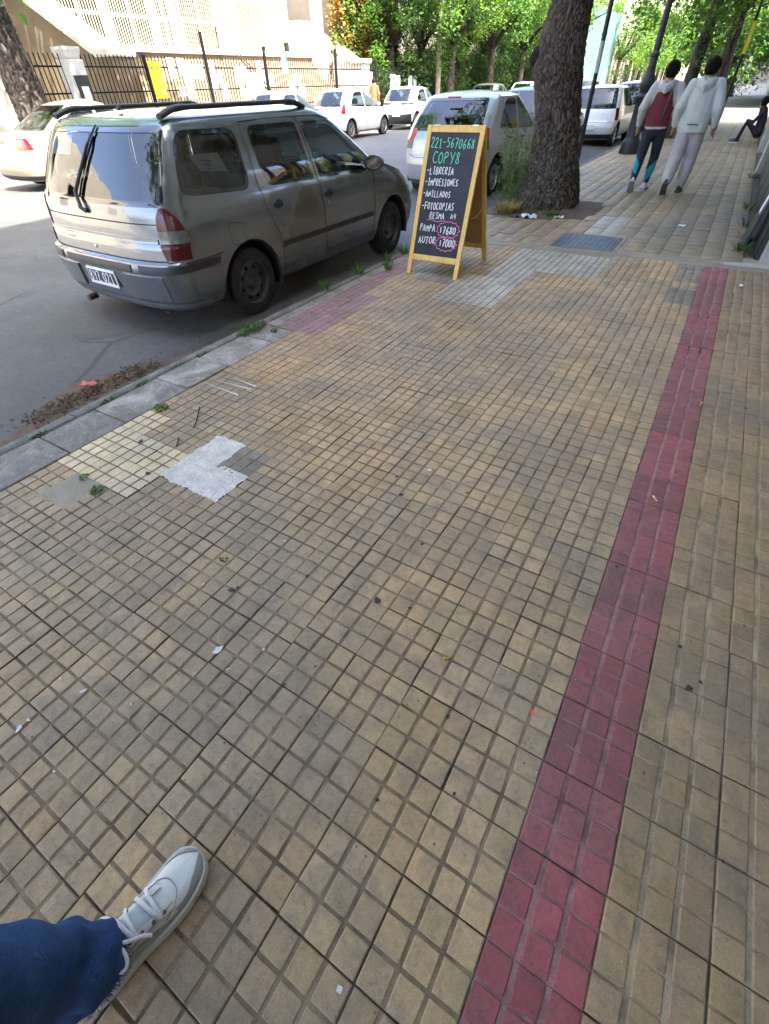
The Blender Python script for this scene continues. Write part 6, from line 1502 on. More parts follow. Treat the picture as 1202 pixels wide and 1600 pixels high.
# sole: two rims
P = []
for y in ys_:
    cx, w_, h = fsec(y); w_ += .0065; P.append([Vector((cx + w_ * 1.0, y * 1.018 - .002, .034)), Vector((cx + w_ * 1.05, y * 1.02 - .002, .026)), Vector((cx + w_ * 1.03, y * 1.02 - .002, .006)), Vector((cx + w_ * .96, y * 1.01 - .002, .0 + max(0, y - .25) * .15)), Vector((cx - w_ * .96, y * 1.01 - .002, .0 + max(0, y - .25) * .15)), Vector((cx - w_ * 1.03, y * 1.02 - .002, .006)), Vector((cx - w_ * 1.05, y * 1.02 - .002, .026)), Vector((cx - w_ * 1.0, y * 1.018 - .002, .034))])
b = MB(); b.loft(P, 0, True, True); b.build('sole', M_SHS, ft, 45)
m = bpy.data.materials.new('denim'); t = NT(m); p = t.obj()
wv = t.n('TexWave', wave_type='BANDS', bands_direction='DIAGONAL'); t.l(p, wv.inputs[0]); wv.inputs['Scale'].default_value = 420; wv.inputs['Distortion'].default_value = 1.2
n1 = t.noise(p, 7, 4, .6); n2 = t.noise(p, 300, 3, .7)
c = t.mix(t.ramp(n1, [(.35, 0), (.75, 1)]), (.020, .052, .145), (.048, .108, .25)); c = t.mix(1, c, t.ramp(wv.outputs['Fac'], [(0, .75), (1, 1.2)]), 'MULTIPLY'); c = t.mix(1, c, t.ramp(n2, [(.3, .75), (.7, 1.3)]), 'MULTIPLY')
t.out(t.bsdf(c, .9, 0, .2, t.bump(t.math('ADD', wv.outputs['Fac'], n2), .35, .0015)).outputs[0]); M_DEN = m
lg_ = thing('jeans_leg', 'blue jeans leg with frayed hem of the person holding the camera', 'jeans', (0, 0, 0))
LC = [(-.572, -.315, .085), (-.580, -.328, .125), (-.594, -.350, .20), (-.606, -.372, .28), (-.615, -.395, .36), (-.62, -.415, .44), (-.61, -.425, .52), (-.56, -.42, .60), (-.48, -.41, .70), (-.40, -.40, .82)]
LR = [.068, .070, .074, .078, .082, .085, .088, .092, .096, .105]
rings = []; N = 40; SUB = 6
def cr(P, u):
    i = min(len(P) - 2, int(u)); f = u - i; g = lambda k: Vector(P[max(0, min(len(P) - 1, k))]); a, b_, c_, d_ = g(i - 1), g(i), g(i + 1), g(i + 2)
    return .5 * ((2 * b_) + (c_ - a) * f + (2 * a - 5 * b_ + 4 * c_ - d_) * f * f + (3 * b_ - a - 3 * c_ + d_) * f ** 3)
for s_ in range((len(LC) - 1) * SUB + 1):
    u = s_ / SUB; c_ = cr(LC, u); dd = (cr(LC, min(len(LC) - 1, u + .05)) - cr(LC, max(0, u - .05))).normalized(); i = min(len(LR) - 2, int(u)); rr = lerp(LR[i], LR[i + 1], u - i)
    ux = dd.cross(Vector((0, 1, 0))).normalized(); uy = dd.cross(ux); ring = []
    for k in range(N):
        a = 2 * math.pi * k / N; d_ = ux * math.cos(a) + uy * math.sin(a) * 1.12; q = Vector((math.cos(a) * 1.4, math.sin(a) * 1.4, c_.z * 9))
        f = .011 * noise.noise(q) + .007 * noise.noise(q * 2.3) + .0035 * noise.noise(q * 5) + .006 * math.sin(c_.z * 70 + 2 * math.cos(a)) * max(0, 1 - (c_.z - .1) / .25)
        ring.append(c_ + d_ * (rr + f))
    rings.append(ring)
b = MB(); b.loft(rings, 0, False); inner = [[p.lerp(cr(LC, 0), .06) for p in rings[0]], [p.lerp(cr(LC, .5), .25) for p in rings[3]]]; b.loft([rings[0]] + inner, 0, False); b.build('leg', M_DEN, lg_, 180)
rf = random.Random(9); b = MB()
for k in range(360):
    a = rf.random() * N; i = int(a); p_ = rings[0][i].lerp(rings[0][(i + 1) % N], a - i); c_ = Vector(LC[0]); o_ = (p_ - c_).normalized(); L_ = rf.uniform(.004, .016)
    e = p_ + Vector((o_.x * .35 + rf.gauss(0, .4), o_.y * .35 + rf.gauss(0, .4), -.9 + rf.gauss(0, .35))).normalized() * L_; b.ribbon([p_ + o_ * .001 + Vector((0, 0, .003)), p_.lerp(e, .5) + o_ * .002, e], o_, .0012)
for k_ in (9, 10):
    b2 = MB(); b2.tube([r_[k_].lerp(r_[k_ + 1], .5 if k_ == 9 else .1) + (r_[k_] - sum(r_, Vector()) / N).normalized() * .0012 for r_ in rings], .0013, 5); b2.build('side_seam', mat('denim_stitch', (.14, .12, .10), .9), lg_)
o = b.build('frayed_hem', mat('denim_thread', (.05, .10, .24), .95, var=.4, scale=200), lg_); stuff(o)
# ================================================================== STREET FURNITURE
M_IRON = mat('iron_black', (.022, .023, .026), .5, .3, var=.2, scale=6, bump=.15, bscale=30)
lp_ = thing('street_lamp', 'black cast iron lamp post with ornate swollen base', 'street lamp', (-2.42, 16.35, 0))
b = MB(); b.lathe([(.245, 0), (.245, .10), (.23, .13), (.23, .22), (.21, .26), (.18, .31), (.165, .34), (.155, .70), (.15, 1.0), (.165, 1.03)], 24, 0, None, True); b.build('base', M_IRON, lp_, 35)
b = MB(); b.lathe([(.165, 1.03), (.20, 1.06), (.205, 1.12), (.165, 1.15), (.125, 1.18), (.13, 1.22), (.155, 1.28), (.165, 1.36), (.145, 1.45), (.11, 1.53), (.09, 1.60), (.10, 1.62), (.09, 1.66)], 24); b.build('swelling', M_IRON, lp_, 50)
b = MB(); b.lathe([(.09, 1.66), (.082, 1.80), (.10, 1.82), (.10, 1.87), (.075, 1.90), (.066, 3.2), (.055, 4.6), (.07, 4.62), (.05, 4.7)], 20); b.build('shaft', M_IRON, lp_, 35)
b = MB(); b.lathe([(.05, 4.7), (.12, 4.75), (.2, 5.1), (.22, 5.15)], 16); b.build('lantern_cup', M_IRON, lp_, 40)
b = MB(); b.lathe([(.2, 5.15), (.24, 5.3), (.2, 5.5), (.08, 5.6), (.01, 5.62)], 16); b.build('globe', mat('opal_glass', (.7, .7, .66), .3), lp_, 60)
po = thing('sign_pole', 'thin dark pole with a pale painted band beside the street tree', 'pole', (-2.88, 12.75, 0))
for nm, z0, z1, m in (('lower_shaft', -.02, 1.54, M_IRON), ('pale_band', 1.54, 1.98, mat('band_grey', (.42, .43, .45), .6, var=.15, scale=10)), ('upper_shaft', 1.98, 4.6, M_IRON)):
    b = MB(); r_ = .043 if nm != 'pale_band' else .0445; b.lathe([(r_, z0), (r_, z1)], 14, 0, None, True); b.build(nm, m, po, 40)
for z in (1.25, 2.05): 
    b = MB(); b.lathe([(.05, z), (.052, z + .02), (.05, z + .04)], 14, 0, None, True); b.build('clamp', M_IRON, po, 40)
p5 = thing('sign_pole', 'slim black pole with a yellow plate beyond the walking pair', 'pole', (-.92, 24.6, 0))
b = MB(); b.lathe([(.05, 0), (.045, 5)], 10, 0, None, True); b.build('shaft', M_IRON, p5, 40)
b = MB(); b.bbox((-.03, -.07, 1.95), (.08, -.055, 2.7), .01); b.build('yellow_plate', mat('yellow_paint', (.75, .68, .05), .5), p5)
# ================================================================== BUILDINGS ON OUR SIDE
M_WALL_G = mat('render_grey', (.40, .39, .36), .85, var=.15, scale=2.5, bump=.15, bscale=40, use_pos=True, dirt=.3)
M_WALL_C = mat('render_cream', (.46, .42, .34), .85, var=.12, scale=1.2, bump=.15, bscale=40, use_pos=True, dirt=.25)
M_DARKST = mat('granite_dark', (.030, .032, .037), .35, var=.3, scale=40, use_pos=True)
M_WINB = glass_mat('window_glass', (.25, .28, .30), .03)
M_FRM = mat('frame_dark', (.03, .03, .035), .5)
def facade_windows(bld, xs_face, y0, y1, zs, n, w_, h, nx, m_frame=M_FRM):
    """window units set in the street front that faces nx"""
    for z in zs:
        for i in range(n):
            y = lerp(y0, y1, (i + .5) / n); b = MB(); d = .06 * nx
            for (a0, a1, c0, c1) in ((y - w_ / 2, y + w_ / 2, z, z + .06), (y - w_ / 2, y + w_ / 2, z + h - .06, z + h), (y - w_ / 2, y - w_ / 2 + .06, z + .06, z + h - .06), (y + w_ / 2 - .06, y + w_ / 2, z + .06, z + h - .06), (y - .03, y + .03, z + .06, z + h - .06)):
                b.box((min(xs_face - .02 * nx, xs_face + d), a0, c0), (max(xs_face - .02 * nx, xs_face + d), a1, c1))
            f = b.build('window_frame', m_frame, bld)
            b = MB(); b.add([(xs_face + .012 * nx, y - w_ / 2 + .06, z + .06), (xs_face + .012 * nx, y + w_ / 2 - .06, z + .06), (xs_face + .012 * nx, y + w_ / 2 - .06, z + h - .06), (xs_face + .012 * nx, y - w_ / 2 + .06, z + h - .06)], [(0, 1, 2, 3)]); b.build('pane', M_WINB, f)
            b = MB(); b.bbox((min(xs_face, xs_face + .12 * nx), y - w_ / 2 - .08, z - .08), (max(xs_face, xs_face + .12 * nx), y + w_ / 2 + .08, z - .004), .01); b.build('sill', M_WALL_G, f)
nb = thing('apartment_building', 'cream apartment house beside the camera on our side', 'building', (0, 0, 0))
b = MB(); b.box((1.05, -14, -.3), (10, 6.55, 17)); b.build('wall', M_WALL_C, nb)
b = MB(); b.box((1.02, -14, 0), (1.049, 6.5, .45)); b.build('plinth', M_DARKST, nb)
facade_windows(nb, 1.05, -13, 6, (1.2, 4.6, 7.7, 10.8, 13.9), 5, 1.6, 1.7, -1)
b = MB(); b.bbox((.75, -14, 17), (10.2, 6.6, 17.4), .05); b.build('cornice', M_WALL_G, nb)
sb = thing('shop_building', 'grey shop building along the far part of our pavement', 'building', (0, 0, 0))
b = MB(); b.box((.62, 6.56, -.3), (10, 27.5, 25)); b.build('wall', M_WALL_G, sb)
b = MB(); b.bbox((.575, 6.70, -.02), (.618, 12.9, .62), .006); b.build('dark_plinth', M_DARKST, sb)
for i, y in enumerate((6.72, 8.05, 9.4, 10.75, 12.1)):
    b = MB(); b.bbox((.560, y, .0), (.574, y + 1.25, .58), .006); b.build('granite_panel', M_DARKST, sb)
for y0, y1 in ((12.95, 13.6), (17.4, 17.9)):
    b = MB(); b.bbox((.47, y0, -.01), (.618, y1, 3.4), .012); b.build('pilaster', mat('pilaster_grey', (.36, .36, .34), .85, var=.15, scale=5, use_pos=True, bump=.2), sb)
b = MB(); b.bbox((.50, 18.2, -.01), (.618, 20.9, .30), .01); b.build('step_ledge', M_CEM, sb)
b = MB(); b.bbox((.55, 20.95, .0), (.618, 22.6, 2.6), .01); b.build('orange_shutter', mat('orange_paint', (.60, .27, .05), .6, var=.12), sb)
facade_windows(sb, .62, 7, 12.8, (.75,), 4, 1.2, 1.9, -1); facade_windows(sb, .62, 7, 27, (4.6, 7.7, 10.8, 13.2), 6, 1.6, 1.7, -1)
b = MB(); b.bbox((.3, 6.56, 3.5), (.618, 27.4, 3.75), .02); b.build('canopy_slab', M_WALL_C, sb)
lean_ = thing('leaning_panel', 'black board with a white notice leaning against the shop wall', 'board', (.0, 0, 0))
b = MB(); M_ = Matrix.Translation((.44, 7.15, .0)) @ Matrix.Rotation(R(7), 4, 'Y'); b.bbox((0, 0, .0), (.025, .62, .85), .004, 0, M_); b.build('board', M_BLK, lean_)
b = MB(); b.bbox((-.003, .2, .30), (0, .42, .52), .001, 0, M_); b.build('notice', M_PAPER, lean_)
for k, (y, n) in enumerate(((7.0, 60), (8.4, 26), (12.9, 40), (9.6, 30))):
    grass_tuft('grass_tuft', .45, y, .07, n, .12, M_LEAF, ('weed tuft at the near end of the shop wall', 'second weed tuft along the shop wall', 'fourth weed tuft along the shop wall', 'third weed tuft along the shop wall')[(0, 1, 2, 3).index(k)], 'weed', 0, None, 'weeds along the shop wall')
weed_patch('dead_leaves', .40, 7.3, .05, 40, .035, mat('dead_leaf', (.30, .17, .08), .9), 'few brown dead leaves along the shop wall', .02, ry=.6)
nx_ = thing('corner_building', 'pale building beyond the side street on our side', 'building', (0, 0, 0))
b = MB(); b.box((.6, 41, -.2), (12, 90, 12)); b.build('wall', M_WALL_C, nx_); facade_windows(nx_, .6, 42, 88, (1.0, 4.4, 7.6), 10, 1.8, 1.8, -1)
aw = MB(); aw.loft([[Vector((.58, y, 2.9)), Vector((-1.1, y, 2.35)), Vector((-1.1, y, 2.15)), Vector((.58, y, 2.75))] for y in (44, 58)]); aw.build('green_awning', mat('awning_green', (.06, .36, .20), .8), nx_)
# ================================================================== ACROSS THE ROAD: school front with steps
M_STONE = mat('stone_tan', (.20, .150, .095), .85, var=.16, scale=2, bump=.2, bscale=30, use_pos=True, dirt=.25)
M_WHITE = mat('limewash', (.62, .59, .53), .85, var=.06, scale=2, use_pos=True)
M_GRIL = mat('grille_cream', (.50, .42, .27), .6, var=.08)
FX = -18.3                                   # fence line
scl = thing('school_building', 'pale public building with barred windows and broad front steps across the road', 'building', (0, 0, 0))
WX = -23.6
b = MB(); b.box((-34, 6, -.2), (WX, 28.6, 11)); b.build('wall', M_WHITE, scl)
b = MB(); b.box((WX + .001, 14.2, 0), (-22.0, 28.4, 2.68)); b.build('terrace', M_STONE, scl)
b = MB(); b.bbox((WX + .1, 14.0, 2.66), (-21.9, 28.5, 2.82), .02); b.build('terrace_edge', M_WHITE, scl)
ns = 15
for i in range(ns):
    z1 = 2.62 * (1 - (i + 1) / (ns + 1)); x0 = -22.0 + i * .20
    b = MB(); b.bbox((x0 + .003, 14.25, 0), (x0 + .2, 28.2, z1), .012); b.build('step', M_STONE, scl)
# sloping side walls with pale copings
for nm, y0, y1, m in (('left_parapet', 13.25, 14.2, M_STONE), ('right_parapet', 28.3, 29.1, M_WHITE)):
    zt0, zt1 = 3.95, 2.36
    pr = [(-23.5, -.2), (FX - .35, -.2), (FX - .35, zt1), (-19.3, zt1), (-22.6, zt0), (-23.5, zt0)]
    b = MB(); b.add([(x, y0, z) for x, z in pr] + [(x, y1, z) for x, z in pr], [tuple(range(6)), tuple(range(11, 5, -1))] + [(i, i + 6, (i + 1) % 6 + 6, (i + 1) % 6) for i in range(6)]); b.build(nm, m, scl)
    cp = [(FX - .30, zt1), (-19.28, zt1 + .0), (-22.6, zt0), (-23.5, zt0)]
    b = MB(); b.loft([[Vector((x, y0 - .08, z)), Vector((x, y1 + .08, z)), Vector((x, y1 + .08, z + .17)), Vector((x, y0 - .08, z + .17))] for x, z in cp]); b.build('coping', M_WHITE, scl)
# barred windows: frames and each bar
k = 0
for (y0, y1) in ((15.0, 16.9), (17.3, 19.2), (19.6, 20.3), (20.9, 23.0), (24.6, 26.6)):
    b = MB(); b.box((WX + .002, y0, 2.95), (WX + .02, y1, 5.6)); w_ = b.build('window', mat('window_dark', (.010, .009, .008), .3), scl)
    b = MB(); ym = (y0 + y1) / 2
    for (a0, a1, c0, c1) in ((y0, y1, 2.85, 2.96), (y0, y1, 3.75, 3.85), (y0, y1, 4.6, 4.7), (y0 - .06, y0 + .04, 2.85, 5.6), (y1 - .04, y1 + .06, 2.85, 5.6), (ym - .05, ym + .05, 2.97, 5.6)):
        b2 = MB(); b2.box((WX + .12, a0, c0), (WX + .165, a1, c1)); b2.build('grille_rail', M_GRIL, w_)
    n = int((y1 - y0) / .115)
    for i in range(1, n):
        y = lerp(y0, y1, i / n); b = MB(); b.tube([(WX + .18, y, 2.9), (WX + .18, y, 5.6)], .017, 5); b.build('grille_bar', M_GRIL, w_)
# stair handrails
for off in (0, .16):
    b = MB(); b.tube([(-21.9, 21.4, 3.55 - off), (-19.0, 21.4, 1.35 - off)], .022, 6); b.build('handrail', M_IRON, scl)
for x in (-21.9, -20.5, -19.1):
    zt = lerp(3.55, 1.35, (x + 21.9) / 2.9); b = MB(); b.tube([(x, 21.4, zt - 1.2), (x, 21.4, zt)], .022, 6); b.build('handrail_post', M_IRON, scl)
# iron fence: panels of bars, posts, pinned papers
fen = thing('iron_fence', 'tall black iron bar fence hung with papers in front of the steps', 'fence', (FX, 0, 0))
M_BAR = mat('fence_black', (.006, .006, .007), .7, 0, .2)
y = 10.4; i = 0
while y < 34:
    b = MB(); h = 2.38 if y < 29.2 else 2.2
    b.box((-.012, y - .012, .25), (.012, y + .012, h)); b.build('bar', M_BAR, fen); y += .145 if y < 29 else .16
for z in (.4, .95, 1.5, 2.1):
    b = MB(); b.box((-.016, 10.4, z - .02), (.016, 29.0, z + .02)); b.build('rail', M_BAR, fen)
for z in (.4, 2.0):
    b = MB(); b.box((-.014, 29.3, z - .02), (.014, 34, z + .02)); b.build('rail', M_BAR, fen)
for y, h in ((14.3, 2.4), (17.05, 3.05), (20.35, 2.75), (25.45, 2.8), (29.15, 2.45)):
    b = MB(); b.bbox((-.05, y - .05, -.02), (.05, y + .05, h), .01); b.build('post', M_BAR, fen)
b = MB(); b.box((-.1, 10.4, -.05), (.1, 34, .25)); b.build('footing', M_CEM, fen)
rp_ = random.Random(14); PC = [mat('notice_white', (.66, .70, .76), .9, var=.12, scale=9), mat('notice_blue', (.42, .60, .72), .9, var=.1, scale=9), mat('notice_cream', (.70, .68, .60), .9, var=.1), mat('notice_cyan', (.10, .52, .62), .9)]
M_INK = mat('notice_ink', (.10, .11, .14), .9)
papers = [(15.35, 1.75, .22, .45), (15.8, 1.85, .24, .36), (16.1, 1.8, .2, .36), (16.35, 1.75, .2, .32), (16.65, 1.7, .2, .36), (16.0, 1.2, .26, .5), (15.6, 1.3, .2, .2), (17.25, 1.45, .2, .65), (17.6, 1.6, .2, .3), (17.75, 1.15, .2, .38), (18.6, 1.6, .2, .4), (18.75, 1.2, .18, .35), (18.95, 1.55, .22, .45), (19.05, 1.1, .2, .3), (19.3, 1.15, .18, .3), (19.9, 1.3, .22, .8), (20.55, 1.5, .3, .3), (21.6, 1.9, .3, .4), (21.9, 1.3, .3, .3), (22.3, 1.5, .4, .3), (22.6, 1.1, .3, .35), (30.9, 1.25, .5, .5), (31.5, 1.25, .35, .45), (33.0, 1.25, .35, .45), (33.6, 1.25, .3, .4)]
ORD = 'first second third fourth fifth sixth seventh eighth ninth tenth eleventh twelfth thirteenth fourteenth fifteenth sixteenth seventeenth eighteenth nineteenth twentieth twenty-first twenty-second twenty-third twenty-fourth twenty-fifth'.split()
for i, (y, z, w_, h) in enumerate(papers):
    w_, h, z = w_ * 1.25, h * 1.2, z + .06
    b = MB(); b.add([(FX + .028 + .01 * math.sin(q * 2 + i), y + (u - .5) * w_ + .02 * math.sin(i) * v, z + v * h) for v in (0, .5, 1) for q, u in enumerate((0, .5, 1))], [(0, 1, 4, 3), (1, 2, 5, 4), (3, 4, 7, 6), (4, 5, 8, 7)])
    c = 3 if i == 17 else (1 if i in (4, 7, 11, 15) else (2 if i % 5 == 0 else 0)); o = b.build('notice', PC[c]); tag(o, ORD[sorted(papers).index(papers[i])] + ' paper notice from the left on the fence across the road', 'notice', 'papers pinned on the fence')
b = MB(); b.bbox((FX + .03, 18.98 + .0, 1.42), (FX + .04, 20.1 - .3, 1.98), .003); bn = b.build('banner', mat('banner_sky', (.45, .58, .66), .8)); tag(bn, 'colour banner with plant pictures hung on the fence', 'banner')
for y in (19.1, 19.62):
    b = MB(); pts = blob(rp_, 12, .14, .13, .3); b.add([(FX + .044, y + a, 1.74 + c_) for a, c_ in pts], [tuple(range(12))]); b.build('plant_picture', mat('banner_green', (.25, .33, .08), .8, var=.4, scale=30), bn)
ys = thing('banner', 'yellow banner with black lettering tied on the fence across the road', 'banner', (FX + .03, 14.62, 1.30))
b = MB(); b.bbox((0, -.26, 0), (.01, .26, .95), .003); fld = b.build('field', mat('banner_yellow', (.72, .52, .02), .8), ys)
for i, (z, tx) in enumerate(((.72, 'NOTA'), (.42, 'LISTA'), (.10, 'LOGOS'))):
    b = MB(); write(b, tx, (.013, -.20, z), (0, 1, 0), (0, 0, 1), (1, 0, 0), .12, .085, .72, .16); stuff(b.build('lettering', M_INK, fld))
pil = thing('gate_pillar', 'pale pillar with moulded cap standing at the fence left of the steps', 'pillar', (FX + .05, 11.55, 0))
b = MB(); b.bbox((-.25, -.28, 0), (.25, .28, 2.25), .01); b.build('shaft', mat('pillar_pale', (.55, .56, .56), .8, var=.1), pil)
b = MB(); b.lathe([(.30, 2.25), (.33, 2.3), (.38, 2.42), (.40, 2.44), (.40, 2.52), (.0, 2.53)], 4, 0, Matrix.Rotation(R(45), 4, 'Z')); b.build('cap', mat('pillar_pale', (.55, .56, .56)), pil)
b = MB(); b.box((.251, -.2, .4), (.27, .26, 1.9)); nbk = b.build('notice_board', M_DARKST, pil); b = MB(); b.box((.271, -.08, 1.25), (.278, .16, 1.65)); b.build('sheet', M_PAPER, nbk)
lb = thing('wall_lantern', 'small black lantern box on the fence post across the road', 'lantern', (FX + .06, 21.7, 2.62)); b = MB(); b.bbox((0, -.09, 0), (.16, .09, .26), .01); b.build('box', M_IRON, lb); b = MB(); b.bbox((-.02, -.11, .262), (.18, .11, .30), .01); b.build('lid', mat('yellow_paint', (.75, .68, .05), .5), lb)
gp = thing('gate_panel', 'white gate panel next to the sloping pale wall', 'gate', (FX - .02, 26.6, 0)); b = MB(); b.bbox((-.02, -.55, .3), (.02, 2.2, 2.0), .006); b.build('panel', M_WHITE, gp); b = MB(); b.bbox((.021, .35, .7), (.03, .75, 1.8), .003); b.build('yellow_sheet', mat('sheet_yellow', (.72, .60, .18), .8), gp)
b = MB()
for i in range(8):
    b2 = MB(); z = .55 + i * .17; b2.box((.021, -.5, z), (.032, .25, z + .03)); b2.build('slat', M_STONE, gp)
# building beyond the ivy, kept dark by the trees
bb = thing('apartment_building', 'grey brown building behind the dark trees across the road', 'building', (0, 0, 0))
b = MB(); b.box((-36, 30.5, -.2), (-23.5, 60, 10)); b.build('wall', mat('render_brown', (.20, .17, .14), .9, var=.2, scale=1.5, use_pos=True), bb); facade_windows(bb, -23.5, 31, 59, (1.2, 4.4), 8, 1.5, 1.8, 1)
gs = thing('shop_building', 'green painted shop front far across the road with white letters', 'building', (0, 0, 0))
b = MB(); b.box((-28, 60.5, -.2), (-17.4, 84, 7)); b.build('wall', mat('teal_paint', (.055, .125, .105), .7, var=.12, scale=.8, use_pos=True), gs)
for i in range(5):
    y = 62 + i * 4.4; b = MB(); b.bbox((-17.39, y, 0), (-17.3, y + 2.6, 2.4), .02); b.build('shutter', mat('shutter_pale', (.10, .17, .15), .6, var=.2, scale=4), gs)
b = MB(); write(b, 'UOU', (-17.28, 63.5, 3.2), (0, 1, 0), (0, 0, 1), (1, 0, 0), 1.2, 1.4, .9, .16); stuff(b.build('white_lettering', M_WHITE, gs))
for (nm, lab, x0, x1, y0, y1, h, m) in (('apartment_building', 'pale building at the far left end of the street', -34, -17.5, 85, 150, 13, M_WALL_C), ('apartment_building', 'far grey building closing the street on our side', .6, 14, 91, 150, 14, M_WALL_G), ('apartment_building', 'large pale block closing the view at the street end', -26, 10, 151, 160, 16, M_WALL_C), ('house', 'low pale house across the road at the far left edge', -34, -19.5, -12, 5.8, 8, M_WALL_C)):
    t_ = thing(nm, lab, 'building', (0, 0, 0)); b = MB(); b.box((x0, y0, -.2), (x1, y1, h)); b.build('wall', m, t_)
    if x1 < 0 and y1 < 151: facade_windows(t_, x1, y0 + 1, y1 - 1, (1.0, 4.3), max(3, int((y1 - y0) / 6)), 1.6, 1.8, 1)
    elif y1 < 151: facade_windows(t_, x0, y0 + 1, y1 - 1, (1.0, 4.3), 8, 1.6, 1.8, -1)
    else:
        b = MB()
        for i in range(7):
            b2 = MB(); b2.box((-20 + i * 4, y0 - .05, 4), (-18.2 + i * 4, y0 + .02, 6)); b2.build('window', mat('window_dark', (.05, .045, .04), .3), t_)
# ================================================================== TREES
def crown_mesh(name, seed, n_clump, per, R0, RZ, zc, size, mats, hang=.0, hollow=.45):
    rnd = random.Random(seed); sp = []
    for c in range(n_clump):
        while True:
            d = Vector((rnd.uniform(-1, 1), rnd.uniform(-1, 1), rnd.uniform(-1, 1)))
            if hollow < d.length < 1: break
        ctr = Vector((d.x * R0, d.y * R0, zc + d.z * RZ)); ctr.z -= hang * rnd.random() ** 2 * (1 if d.z < .1 else 0)
        cr_ = rnd.uniform(.35, .85) * R0 * .19 + .18; k = 1 if rnd.random() < .45 else 0
        for q in range(per):
            v = Vector((rnd.gauss(0, 1), rnd.gauss(0, 1), rnd.gauss(0, .75))); v *= cr_ * rnd.random() ** .4 / max(.3, v.length); sp.append((ctr + v, rnd.uniform(.7, 1.25), k))
    return leaves_mesh(name, sp, mats, seed, size, .55, .25, .3)
CR = [crown_mesh('crown', 100 + i, 150, 105, 4.2, 2.7, 6.6, .19, [M_LEAF, M_LEAFY], 2.2) for i in range(3)]
CRD = [crown_mesh('crown', 200 + i, 150, 95, 3.6, 3.2, 5.0, .19, [M_LEAFD, M_LEAF], 2.6) for i in range(2)]
link('crown', crown_mesh('crown', 300, 190, 120, 4.6, 2.6, 7.2, .17, [M_LEAF, M_LEAFY], 1.6, .35), tree)
LB = bpy.data.meshes
def limbs_mesh(seed, H, R0):
    rnd = random.Random(seed); b = MB()
    for i in range(6):
        a = i * 1.05 + rnd.uniform(-.3, .3); L = R0 * rnd.uniform(.6, .85); p0 = Vector((0, 0, H)); p1 = p0 + Vector((math.cos(a) * L * .35, math.sin(a) * L * .35, 1.2)); p2 = p0 + Vector((math.cos(a) * L, math.sin(a) * L, rnd.uniform(1.8, 3.4)))
        b.tube([p0, p0.lerp(p1, .5) + Vector((0, 0, .1)), p1, p1.lerp(p2, .5) + Vector((0, 0, .25)), p2], [.15, .12, .10, .07, .03], 8)
    return b.mesh('limbs', M_BARK2)
LIMBS = [limbs_mesh(i, 3.1, 4.2) for i in range(3)]
rtree = random.Random(77)
def street_tree(label, x, y, r, seed, crowns=CR, lean=(0, 0), scale=1.0, zc=0.0, hi=False, name='street_tree', group='street trees'):
    o = thing(name, label, 'tree', (x, y, 0), 0, group)
    pr = [(-.05, 0, 0, r * 1.45), (.15, 0, 0, r * 1.25), (.6, lean[0] * .6, lean[1] * .6, r * 1.05), (1.6, lean[0] * 1.6, lean[1] * 1.6, r), (3.3, lean[0] * 3.2, lean[1] * 3.2, r * .8)]
    link('trunk', trunk_mesh('trunk', pr, seed, 72 if hi else 40, .03 if hi else .08, r * .10, M_BARK2, 14), o, 60)
    l_ = link('limbs', LIMBS[seed % 3], o); l_.location = (lean[0] * 3.2, lean[1] * 3.2, 0)
    c = link('crown', crowns[seed % len(crowns)], o); c.location = (lean[0] * 3.2, lean[1] * 3.2, zc); c.rotation_euler = (0, 0, seed * 1.3); c.scale = (scale, scale, scale)
    return o
street_tree('dark leaning street tree just behind the walking pair', -2.0, 21.2, .17, 4, lean=(.04, 0))
street_tree('brown street tree at the corner beyond the slim pole', -1.45, 27.4, .22, 5, lean=(-.03, .02))
street_tree('street tree at the far corner past the crossing', -2.3, 43, .22, 6, zc=-1.4)
street_tree('street tree second beyond the crossing on our side', -2.3, 49.5, .22, 7, zc=-1.6)
street_tree('street tree third beyond the crossing on our side', -2.3, 56, .22, 8, zc=-1.6)
street_tree('last street tree seen on our side', -2.3, 64, .24, 9, zc=-1.6)
street_tree('wide dark trunk at the left edge across the road', -16.9, 9.15, .42, 10, hi=True, lean=(-.03, .0), zc=.6, scale=1.5)
ORDT = ('nearest', 'second', 'third', 'fourth', 'fifth', 'sixth', 'seventh', 'eighth', 'ninth', 'tenth', 'eleventh', 'last')
for i, y in enumerate((35.5, 42, 48.5, 54, 58.5, 86, 94, 103, 112, 122, 132, 142)):
    street_tree(ORDT[i] + ' street tree across the road beyond the steps', -16.8, y, .24, 20 + i, CR, scale=1.05, zc=.5 if i < 5 else -1.0)
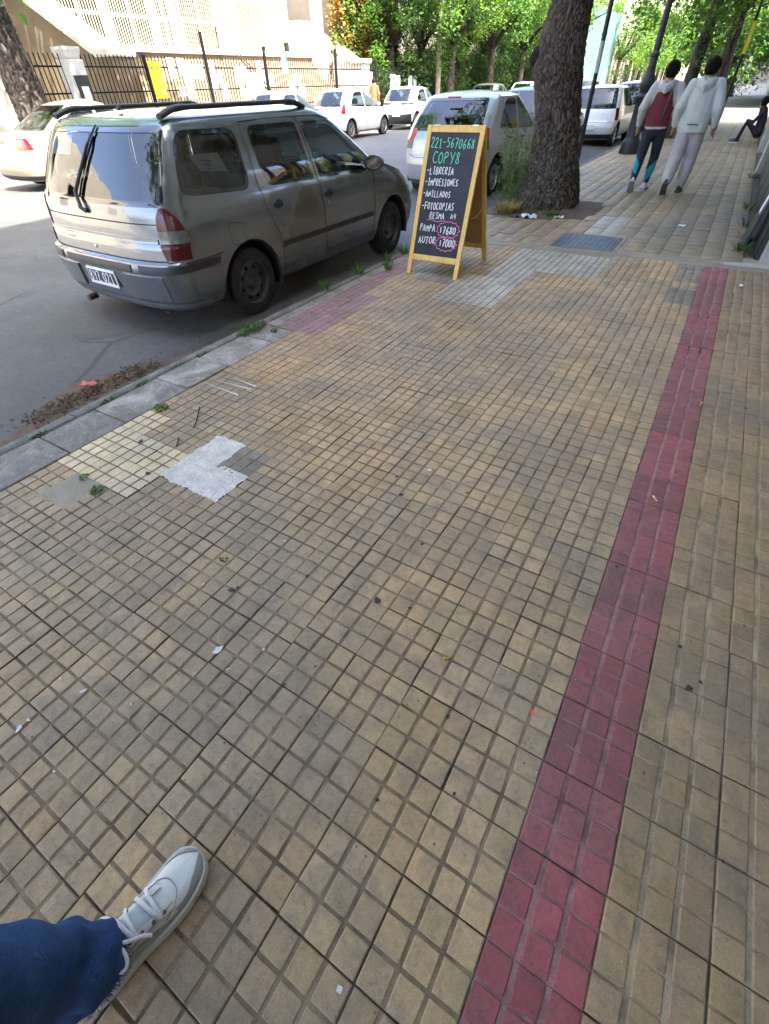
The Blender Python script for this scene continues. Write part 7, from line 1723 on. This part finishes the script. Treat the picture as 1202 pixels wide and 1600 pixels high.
for i, (x, y, lab) in enumerate(((-19.9, 33.5, 'dark leafy tree behind the fence right of the ivy'), (-20.5, 38.5, 'dark leafy tree behind the fence, second from the ivy'), (-19.8, 44, 'dark leafy tree behind the fence, third from the ivy'), (-20.5, 50, 'dark leafy tree behind the fence, last before the shop'), (-21.0, 56, 'dark tree against the shop side'))):
    street_tree(lab, x, y, .2, 30 + i, CRD, zc=-1.2, name='garden_tree', group='garden trees')
street_tree('tree rooted behind the camera whose crown overhangs the pavement', -2.3, -2.6, .25, 41)
# ivy over the boundary wall beside the steps
iv = thing('ivy_hedge', 'ivy covered wall with rusty orange patches right of the steps', 'ivy', (0, 0, 0)); ri = random.Random(3); sp = []
for k in range(15000):
    y = ri.uniform(28.2, 35.5); z = ri.uniform(.4, 6.2)
    x = -20.6 - .25 * noise.noise(Vector((y * .9, z * .9, 0))) + ri.uniform(-.05, .45) * (.6 + noise.noise(Vector((y * 1.7, z * 1.7, 4)))); kk = 1 if noise.noise(Vector((y * .8, z * .8, 9))) + ri.gauss(0, .22) > .22 else (2 if ri.random() < .4 else 0)
    if z < 2.0 and ri.random() < .45: continue
    sp.append(((x, y, z), ri.uniform(.7, 1.3), kk))
link('ivy_leaves', leaves_mesh('ivy_leaves', sp, [M_IVY, leaf_mat('leaf_rust', (.22, .09, .03), (.34, .17, .04), .3), M_LEAFY], 8, .15, .75, .2, .5), iv)
b = MB(); b.box((-21.6, 29.12, 0), (-20.75, 35.5, 6)); b.build('wall', mat('ivy_wall', (.12, .10, .07), .9), iv)
sp = []
for k in range(9000):
    y = ri.uniform(34.5, 60); z = ri.uniform(.1, 2.6) * (1 - .2 * noise.noise(Vector((y * .6, 0, 2)))); x = -19.0 + ri.uniform(-1.2, .3); sp.append(((x, y, z), ri.uniform(.8, 1.4), 0 if ri.random() < .75 else 1))
hd = link('hedge', leaves_mesh('hedge', sp, [M_LEAFD, M_LEAF], 9, .22, .6)); tag(hd, 'dark overgrown hedge along the fence past the ivy', 'hedge')
b = MB(); P = []
cn = thing('concrete_post', 'grey concrete utility post among the dark trees', 'post', (-17.2, 34.6, 0)); b.lathe([(.16, 0), (.11, 7)], 10, 0, None, True); b.build('shaft', M_CEM, cn, 40)
